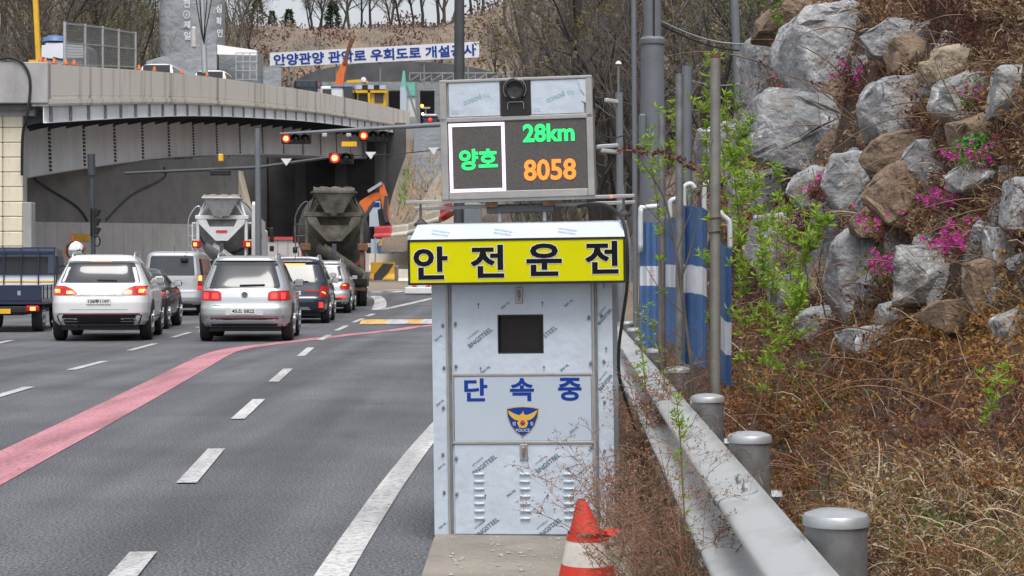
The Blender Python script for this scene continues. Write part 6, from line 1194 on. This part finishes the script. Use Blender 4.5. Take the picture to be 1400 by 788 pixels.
# --- undergrowth on the far slopes
b, b2 = MB(), MB(); rnd = random.Random(77)
for k in range(15000):
    if k % 3 == 0: px, Y = rnd.uniform(600, 1060), rnd.uniform(34, 130)
    elif k % 3 == 1: px, Y = rnd.uniform(-60, 340), rnd.uniform(112, 200)
    else: px, Y = rnd.uniform(330, 700), rnd.uniform(190, 285)
    X = (px - CX) * Y / F; z = hill_z(X, Y)
    if z < .6 + road_z(Y): continue
    s = Y / 80; ribbon(b if rnd.random() < .7 else b2, Vector((X, Y, z - .05)), Vector((rnd.gauss(0, .45), rnd.gauss(0, .45), 1)), rnd.uniform(.4, 1.5) * (1 if Y < 185 else .55), .04 * s, rnd, .4)
tag(b.build('hillside_undergrowth', M['twig']), 'brown twiggy undergrowth covering the far slopes', 'undergrowth', kind='stuff'); tag(b2.build('hillside_dry_grass', M['dry_tan']), 'tan dry grass scattered over the far slopes', 'dry grass', kind='stuff')
b = MB()
for k in range(5200):                                   # dense far thicket of tall thin stems
    if k % 2: px, Y = rnd.uniform(-60, 345), rnd.uniform(150, 270)
    else: px, Y = rnd.uniform(705, 1070), rnd.uniform(85, 160)
    X = (px - CX) * Y / F; z = hill_z(X, Y)
    if z < 1.2 + road_z(Y): continue
    ribbon(b, Vector((X, Y, z)), Vector((rnd.gauss(0, .22), rnd.gauss(0, .22), 1)), rnd.uniform(2, 6.5) * (1 if px < 400 else .7), .0008 * Y, rnd, -.05, 4)
tag(b.build('far_thicket', M['twig']), 'grey brown thicket of thin stems filling the far wood', 'thicket', kind='stuff')
b = MB()
for k in range(14000):
    if k % 2: px, Y = rnd.uniform(705, 1050), rnd.uniform(75, 150); up = rnd.uniform(0, 7)
    else: px, Y = rnd.uniform(-40, 230), rnd.uniform(140, 215); up = rnd.uniform(0, 12)
    X = (px - CX) * Y / F; q = Vector((X, Y, hill_z(X, Y) + up * rnd.random()))
    if noise.noise(q * .12) < -.02: continue
    leaf(b, q, rdir(rnd), rnd.uniform(.25, .6), .25, rnd)
b3 = MB()
for k in range(7000):
    px, Y = rnd.uniform(325, 700), rnd.uniform(190, 272); X = (px - CX) * Y / F; q = Vector((X, Y, hill_z(X, Y)))
    nn_ = noise.noise((X * .16, Y * .10, 5))
    if nn_ < .05 and rnd.random() < .8: continue
    leaf(b3, q + Vector((0, 0, rnd.random() * (.5 + 2.2 * max(nn_, 0)))), rdir(rnd, .5), rnd.uniform(.3, .9), .28, rnd)
tag(b3.build('slope_shrubs', M['dry_red']), 'low reddish shrubs patching the brown slope above the tunnel', 'shrubs', kind='stuff')
tag(b.build('budding_scrub', M['bud_green']), 'pale green budding scrub in the far wood', 'scrub', kind='stuff')

# --- the near bank: dry brush in several colours
rnd = random.Random(9)
def bank_pt(x0, x1, y0, y1):
    return on_emb_fast(rnd.uniform(x0, x1), rnd.uniform(y0, y1))
def on_emb_fast(px, py):
    lo = 2.5; Y = lo; st = .35; prev = None
    while Y < 26.5:
        p = P(px, py, Y)
        if p.x > rail_x(Y) + .1 and p.z <= emb_z(p.x, Y):
            for _ in range(4):
                st *= .5; Y2 = Y - st; q = P(px, py, Y2)
                if q.z <= emb_z(q.x, Y2): Y = Y2; p = q
            return p
        Y += st
    return None
ROCKS = [(o.location.copy(), o.dimensions.copy()) for o in COL.objects if o.name.startswith('boulder')]
LAYERS = {k: MB() for k in ('dry_tan', 'dry_rust', 'dry_red', 'dry_gold', 'dry_stem', 'leaf_mid')}
LV = {k: MB() for k in ('dry_rust', 'dry_gold', 'dry_red', 'dry_tan', 'leaf_mid')}
def in_rock(px, py):
    for x0, y0, x1, y1 in ((1095, 25, 1205, 125), (1060, 145, 1190, 225), (1240, 355, 1328, 405), (1152, 330, 1210, 405), (1302, 112, 1358, 155), (1030, 62, 1085, 130), (1370, 100, 1400, 145), (1122, 300, 1155, 400), (1228, 58, 1285, 92), (1288, 72, 1340, 100), (1210, 192, 1285, 228), (1360, 318, 1400, 355), (1158, 222, 1205, 280), (1320, 232, 1375, 255), (985, 180, 1035, 235), (1212, 40, 1270, 70), (1372, 434, 1400, 465)):
        if x0 < px < x1 and y0 < py < y1: return True
    return False
for k in range(23000):
    px, py = rnd.uniform(985, 1425), rnd.uniform(-20, 800) if k % 3 else rnd.uniform(-20, 330)
    if k % 6 == 5: px, py = rnd.uniform(1425, 2150), rnd.uniform(-150, 1000)
    if in_rock(px, py) and rnd.random() < .95: continue
    p = on_emb_fast(px, py)
    if p is None: continue
    sc = p.y / F; low = py > 440
    c = noise.noise((px * .012, py * .012, 0)) + rnd.uniform(-.35, .35)
    if low: kind = 'dry_rust' if c < -.05 else ('dry_gold' if c < .2 else ('dry_tan' if c < .45 else 'dry_red'))
    else: kind = 'dry_red' if c < -.1 else ('dry_tan' if c < .25 else ('dry_stem' if c < .5 else 'dry_gold'))
    if low and px < 1160 and rnd.random() < .6: kind = 'dry_rust'
    if low and px > 1190 and 470 < py < 630 and rnd.random() < .6: kind = 'dry_red'
    if 415 < py < 500 and px > 1220 and rnd.random() < .7: kind = 'dry_gold'
    if py > 655 and px > 1140 and rnd.random() < .35: kind = 'dry_tan'
    cl = noise.noise((px * .02, py * .02, 8))
    if low and cl < -.3 and rnd.random() < .7: continue
    L = rnd.uniform(12, 60 if low else 42) * sc * (.65 + 1.3 * max(0, cl)); d = Vector((rnd.gauss(-.25, .5), rnd.gauss(-.2, .5), 1 if rnd.random() < .75 else .3))
    pts = ribbon(LAYERS[kind], p - Vector((0, 0, .02)), d, L * 1.25, rnd.uniform(1.2, 2.6) * sc, rnd, .5 if low else .3)
    lk = {'dry_stem': 'dry_red'}.get(kind, kind)
    for q in pts[1:]:
        for _ in range(3 if low else 2):
            if rnd.random() < .75: leaf(LV[lk], q + rdir(rnd) * 3 * sc, rdir(rnd, -.4), rnd.uniform(4, 11) * sc, rnd.uniform(1.8, 4.2) * sc, rnd)
# fallen leaf litter on the soil
for k in range(4500):
    p = on_emb_fast(rnd.uniform(985, 1420) if k % 4 else rnd.uniform(1420, 2100), rnd.uniform(0, 800))
    if p is None: continue
    sc = p.y / F; leaf(LV[rnd.choice(('dry_rust', 'dry_tan', 'dry_red', 'dry_gold', 'dry_rust'))], p + Vector((0, 0, .01)) + rdir(rnd) * 2 * sc, rdir(rnd, 0), rnd.uniform(3, 8) * sc, rnd.uniform(1.5, 3.5) * sc, rnd)
# long pale straw blades standing and lying over the rest
straw = MB()
for k in range(1300):
    zone = k % 5 if k % 10 else 3
    if zone < 2: px, py = rnd.uniform(1150, 1420), rnd.uniform(640, 800)
    elif zone == 2: px, py = rnd.uniform(1000, 1420), rnd.uniform(440, 800)
    else: px, py = rnd.uniform(1060, 1420), rnd.uniform(-20, 440)
    if k % 7 == 6: px, py = rnd.uniform(1420, 2100), rnd.uniform(-100, 900)
    if in_rock(px, py) and rnd.random() < .85: continue
    p = on_emb_fast(px, py)
    if p is None: continue
    sc = p.y / F; ribbon(straw, p, Vector((rnd.gauss(-.1, .7), rnd.gauss(-.3, .4), rnd.uniform(.3, 1.2))), rnd.uniform(25, 85) * sc, rnd.uniform(1.6, 3.4) * sc, rnd, rnd.uniform(.1, .9), 5)
tag(straw.build('bank_straw', M['straw']), 'long pale straw blades over the rocky bank', 'dry grass', kind='stuff')
# tufts with big withered leaves
tl = MB()
for k in range(120):
    px, py = (rnd.uniform(1230, 1420), rnd.uniform(410, 560)) if k % 2 else (rnd.uniform(1000, 1420), rnd.uniform(60, 700))
    p = on_emb_fast(px, py)
    if p is None: continue
    sc = p.y / F
    for _ in range(16): leaf(tl, p + Vector((rnd.gauss(0, 14), rnd.gauss(-6, 6), rnd.uniform(0, 34))) * sc, rdir(rnd, -.9), rnd.uniform(8, 15) * sc, rnd.uniform(4, 7) * sc, rnd)
tag(tl.build('bank_big_leaves', M['dry_gold']), 'larger curled golden leaves hanging on the bank brush', 'leaves', kind='stuff')
# long arching canes
canes = MB()
for k in range(300):
    px, py = rnd.uniform(990, 1420), rnd.uniform(20, 800); p = on_emb_fast(px, py)
    if p is None: continue
    sc = p.y / F; d = Vector((rnd.gauss(0, .9), rnd.gauss(-.4, .3), rnd.uniform(.3, 1.2))).normalized(); L = rnd.uniform(70, 190) * sc; pts = [p]
    for _ in range(9): d = (d + Vector((rnd.gauss(0, .1), rnd.gauss(0, .08), -.11))).normalized(); pts.append(pts[-1] + d * L / 9)
    canes.tube(pts, [rnd.uniform(.8, 1.4) * sc * (1 - .7 * i / 9) for i in range(10)], 4, False)
tag(canes.build('bramble_canes', M['dry_stem'], smooth='full'), 'long arching brown canes over the brush on the bank', 'brambles', kind='stuff')
# green shoots low down
for k in range(800):
    px, py = rnd.choice(((1130, 700), (1250, 690), (1390, 770), (1060, 520), (1110, 560), (1300, 720), (1220, 740))); px += rnd.gauss(0, 40); py += rnd.gauss(0, 25); p = on_emb_fast(px, py)
    if p is None: continue
    sc = p.y / F; ribbon(LAYERS['leaf_mid'], p, Vector((rnd.gauss(0, .5), rnd.gauss(-.3, .4), 1)), rnd.uniform(14, 34) * sc, 2.4 * sc, rnd, .6)
nmz = {'dry_tan': 'tan dry grass', 'dry_rust': 'rusty brown dry weeds', 'dry_red': 'dark reddish dry weeds', 'dry_gold': 'golden brown dry weeds', 'dry_stem': 'bare brown stems', 'leaf_mid': 'green grass shoots'}
for k, b in LAYERS.items():
    if b.f: tag(b.build('bank_' + nmz[k].replace(' ', '_'), M[k]), nmz[k] + ' covering the rocky bank', 'weeds', kind='stuff')
for k, b in LV.items():
    if b.f: tag(b.build('bank_leaves', M[k]), 'withered leaves of the ' + nmz[k] + ' on the bank', 'leaves', kind='stuff')
# --- azaleas with pink flowers
for i, (px, py, w_, h_, nf, lab) in enumerate(((1100, 112, 60, 34, 16, 'azalea in pink flower before the upper left boulders'), (1108, 292, 46, 40, 22, 'azalea with pink flowers left of the upright rocks'), (1232, 355, 95, 46, 38, 'low azalea spreading between the tall rock and swirled boulder'), (1325, 318, 62, 60, 70, 'azalea with the densest magenta flowers at right'), (1310, 265, 90, 50, 34, 'azalea with scattered flowers below the whitish rock'), (1355, 205, 80, 44, 26, 'azalea beside the bright green clump at upper right'), (1240, 290, 90, 60, 22, 'brownish azalea thicket before the broad boulder'), (1180, 92, 60, 46, 8, 'sparse azalea hanging over the largest boulder'), (1345, 120, 60, 50, 14, 'thin azalea before the speckled boulder'), (1130, 250, 50, 34, 10, 'small azalea under the wide dark boulder'))):
    p = on_emb_fast(px, py + h_ * .3)
    if p is None: continue
    p = p + Vector((-.08, -.15, 0)); sc = p.y / F; t = thing('azalea_bush', lab, 'bush', tuple(p), group='azaleas on the bank'); St, Lf, Fl = MB(), MB(), MB(); r_ = random.Random(100 + i); tips = []
    for k in range(34):
        q = Vector((r_.uniform(-.4, .4) * w_ * sc, r_.uniform(-.1, .1) * w_ * sc, -h_ * .4 * sc)); d = Vector((r_.gauss(0, .6), r_.gauss(-.25, .4), 1)); pts = ribbon(St, q, d, r_.uniform(.5, 1.1) * h_ * sc, 1.5 * sc, r_, .1); tips += pts[2:]
        for q2 in pts[1:]:
            for _ in range(5): leaf(Lf, q2 + rdir(r_) * 5 * sc, rdir(r_), r_.uniform(3, 6) * sc, 2.2 * sc, r_)
    for k in range(int(nf * 2.2)):
        c = r_.choice(tips) + rdir(r_) * 4 * sc + Vector((0, -2 * sc, 0))
        for j in range(5): a = 2 * math.pi * j / 5; leaf(Fl, c, Vector((math.cos(a), -.45, math.sin(a))), 4.6 * sc, 3.2 * sc, r_)
    St.build('stems', M['dry_stem'], t); o = Lf.build('leaves', M[('dry_gold', 'dry_red', 'leaf_mid')[i % 3]], t); tag(o, kind='stuff'); o = Fl.build('flowers', M['petal'], t); tag(o, kind='stuff')
# bright green clump
p = on_emb_fast(1352, 205); sc = p.y / F; t = thing('green_clump', 'bright green leafy clump at the upper right of the bank', 'plant', tuple(p + Vector((-.1, -.15, -.05)))); Lf = MB()
for k in range(900): q = rdir(rnd) * rnd.random() ** .5; leaf(Lf, Vector((q.x * 34, q.y * 18, q.z * 20 + 10)) * sc, rdir(rnd), rnd.uniform(4, 9) * sc, 3.5 * sc, rnd)
tag(Lf.build('leaves', mat('clump_green', (.10, .28, .05), .7, var=.35, vs=12), t), kind='stuff'); St = MB(); [ribbon(St, Vector((rnd.uniform(-.1, .1), 0, -.05)), rdir(rnd, 1), 30 * sc, 2 * sc, rnd) for _ in range(14)]; St.build('stems', M['dry_stem'], t)
# --- fresh green saplings beside the posts
def sapling(path, Y, nl, lab, ll=14, mt='leaf_green', thick=2.0):
    pts = smooth_pts([P(x, y, Y) for x, y in path], 4); g = pts[0]; t = thing('sapling', lab, 'sapling', tuple(g), group='green saplings by the fence'); sc = Y / F; r_ = random.Random(int(path[0][0] * 7 + path[-1][1])); St, Lf = MB(), MB()
    St.tube([q - g for q in pts], [thick * sc * (1 - .75 * i / len(pts)) / 2 + .0006 for i in range(len(pts))], 5, False)
    side = []
    for k in range(nl // 14):
        i = r_.randrange(len(pts) // 4, len(pts)); q = pts[i] - g; side.append(ribbon(St, q, Vector((r_.gauss(0, .7), r_.gauss(0, .7), .9)), r_.uniform(20, 48) * sc, 1.2 * sc, r_, -.1))
    for k in range(int(nl * 2.4)):
        if side and r_.random() < .55: s_ = r_.choice(side); q = s_[r_.randrange(1, len(s_))] + rdir(r_) * 3 * sc
        else: i = r_.randrange(len(pts) // 5, len(pts)); q = pts[i] - g
        leaf(Lf, q, Vector((r_.gauss(0, .7), r_.gauss(0, .7), r_.uniform(-.1, 1.1))), r_.uniform(.55, 1.1) * ll * sc * .72, .18 * ll * sc, r_)
    St.build('stem', M['dry_stem'], t, 'full'); tag(Lf.build('leaves', M[mt], t), kind='stuff'); return t
sapling(((968, 560), (972, 300), (966, 200), (970, 118)), 9.6, 150, 'tall leafy green shoot just left of the rusty topped pipe', 22); sapling(((905, 470), (902, 320), (893, 240), (878, 190)), 11, 90, 'green shoot between the cabinet and the short grey post', 18); sapling(((945, 480), (942, 300), (930, 220), (925, 170)), 11, 90, 'green shoot behind the channel post', 18)
sapling(((1022, 560), (1018, 400), (1008, 280), (1000, 210)), 9.0, 200, 'bushy green sapling right of the nearest blue panel', 20); sapling(((1040, 560), (1046, 420), (1040, 330), (1030, 260)), 8.8, 220, 'dense green sapling behind the guardrail posts', 20); sapling(((1060, 560), (1075, 440), (1100, 360), (1132, 300)), 8.6, 200, 'leaning pale green sapling reaching toward the upright rocks', 22)
sapling(((1030, 580), (1062, 480), (1085, 430), (1095, 400)), 8.0, 130, 'short green sapling leaning right above the dry brush', 20); sapling(((1100, 560), (1085, 430), (1078, 330), (1076, 290)), 9.4, 150, 'upright green sapling before the dark rock', 18); sapling(((1340, 590), (1352, 565), (1358, 545), (1362, 520)), 6.6, 46, 'small green sprig in the brown brush at right', 22)
sapling(((1085, 120), (1070, 60), (1064, 20), (1058, -10)), 20, 90, 'thin green sapling by the crest boulder', 16, 'leaf_mid'); sapling(((1010, 300), (1005, 240), (1012, 190), (1008, 150)), 12, 120, 'green sapling behind the rusty pipe beside the pale rock', 18, 'leaf_mid'); sapling(((918, 600), (912, 545), (902, 480), (895, 440)), 9.0, 60, 'slim weed shoot growing up before the fence panels', 14); sapling(((940, 760), (934, 680), (930, 600), (925, 545)), 5.0, 70, 'slim green weed beside the rail among dry stems', 16); sapling(((882, 640), (884, 560), (878, 480), (872, 420)), 8.4, 60, 'thin green weed right of the cabinet cable', 14)
sapling(((1012, 540), (1010, 430), (1016, 330), (1012, 240)), 9.9, 150, 'slender green sapling close behind the nearest blue panel', 18); sapling(((1050, 540), (1052, 430), (1062, 340), (1066, 250)), 10.2, 150, 'tall slender green sapling before the grey rocks', 17); sapling(((996, 330), (990, 250), (994, 180), (990, 130)), 10.5, 110, 'feathery green shoot just right of the rusty topped pipe', 18)
# bare branching twig in front of the panels
t = thing('bare_sapling', 'leafless grey sapling in front of the blue fence panels', 'sapling', tuple(P(958, 620, 8.2))); b = MB()
for path, r0 in ((((958, 620), (945, 500), (932, 400), (922, 330), (908, 270), (880, 225)), 3.2), (((930, 385), (950, 320), (962, 240), (975, 190)), 1.6), (((922, 330), (900, 300), (875, 275)), 1.2), (((935, 430), (905, 400), (880, 360)), 1.0), (((925, 345), (945, 290), (965, 265)), 1.1)):
    pts = smooth_pts([P(x, y, 8.2) for x, y in path], 4); b.tube([q + Vector((0, .03 * noise.noise(q * 9), 0)) for q in pts], [r0 * (1 - .7 * i / len(pts)) * 8.2 / F for i in range(len(pts))], 6, False)
b.wbuild('branches', M['bark2'], t, 'full')
# seed spike arching left
t = thing('seed_stalk', 'dark seeded stalk arching across behind the short grey post', 'weed', tuple(P(985, 300, 9.3))); b, b2 = MB(), MB(); pts = smooth_pts([P(x, y, 9.3) for x, y in ((985, 300), (965, 245), (935, 222), (900, 210), (850, 205))], 6); b.tube(pts, [.005] * len(pts), 5, False)
for q in pts[8:]: [leaf(b2, q, rdir(rnd), .035, .014, rnd) for _ in range(6)]
b.wbuild('stalk', M['dry_stem'], t); o = b2.wbuild('seeds', M['dry_red'], t); tag(o, kind='stuff')
# --- dry weeds along the rail and beside the cabinet
def weed(px, py, Y, w_, h_, n, lab, seed, mt='dry_pink', fine=1.0):
    g = P(px, py, Y); t = thing('dry_weed', lab, 'weed', tuple(g), group='dry weeds along the guardrail'); sc = Y / F; r_ = random.Random(seed); St, Lf = MB(), MB()
    for k in range(n):
        q = Vector((r_.gauss(0, .16) * w_ * sc, r_.gauss(0, .10) * w_ * sc, 0)); d = Vector((r_.gauss(0, .45) * w_ / h_ * 1.4, r_.gauss(0, .3), 1)); pts = ribbon(St, q, d, r_.uniform(.55, 1.1) * h_ * sc, 2.0 * sc * fine, r_, .25, 5)
        for i in range(2, 6):
            for _ in range(3):
                p2 = ribbon(St, pts[i] + (pts[i - 1] - pts[i]) * r_.random(), Vector((r_.gauss(0, 1), r_.gauss(0, .7), .7)), r_.uniform(16, 46) * sc, 1.1 * sc * fine, r_, .35, 3)
                for q2 in p2[1:]:
                    for _ in range(3): leaf(Lf, q2 + rdir(r_) * 2.5 * sc, rdir(r_, -.2), r_.uniform(2.5, 6) * sc, 1.6 * sc, r_)
    St.build('stems', M['dry_stem'], t); tag(Lf.build('seed_heads', M[mt], t), kind='stuff')
weed(872, 800, 7.0, 120, 250, 20, 'large reddish dry weed leaning over the right side of the cabinet', 1); weed(915, 830, 5.6, 130, 300, 26, 'dense dry weed clump against the guardrail in front', 2, 'dry_pink', .8); weed(845, 745, 8.0, 100, 150, 20, 'dry weed spreading before the cabinet door', 3); weed(880, 660, 9.2, 70, 160, 20, 'dry weed behind the cabinet cable', 4); weed(960, 860, 4.8, 110, 260, 26, 'dry weed at the bottom edge beside the rail', 5, 'dry_rust'); weed(900, 640, 8.4, 80, 190, 20, 'thin dry weed between cabinet and rail', 6, 'dry_rust')
weed(880, 850, 5.9, 110, 200, 15, 'low dry weed right of the traffic cone', 7, 'dry_pink')
b = MB(); b2 = MB()
for k in range(2600):
    Y = rnd.uniform(4.2, 16); X = rail_x(Y) - rnd.uniform(.05, .42) if Y < 8 else rail_x(Y) - rnd.uniform(-.05, .3); z = .05
    if rnd.random() < .5: ribbon(b, Vector((X, Y, z)), Vector((rnd.gauss(0, .5), rnd.gauss(0, .5), 1)), rnd.uniform(.08, .4), .004, rnd, .5)
    else: leaf(b2, Vector((X + rnd.gauss(0, .08), Y, z + rnd.random() * .04)), rdir(rnd, 0), rnd.uniform(.02, .05), .02, rnd)
tag(b.build('verge_dry_grass', M['dry_tan']), 'dry grass along the foot of the guardrail', 'dry grass', kind='stuff'); tag(b2.build('verge_leaves', M['dry_red']), 'fallen leaves along the foot of the guardrail', 'leaves', kind='stuff')
# crumbs and stones on the slab
b = MB()
for k in range(150):
    x, y = rnd.uniform(-.35, .5), rnd.uniform(7.5, 8.75); r_ = rnd.uniform(.003, .010) if k > 6 else rnd.uniform(.009, .016); b.lathe([(r_ * .6, 0), (r_, r_ * .4), (r_ * .5, r_ * .9)], 6, Matrix.Translation((x, y, .039)) @ Matrix.Rotation(rnd.uniform(0, 3), 4, 'Z'))
tag(b.build('slab_crumbs', M['greycon']), 'small crumbs and stones on the concrete slab', 'gravel', kind='stuff')
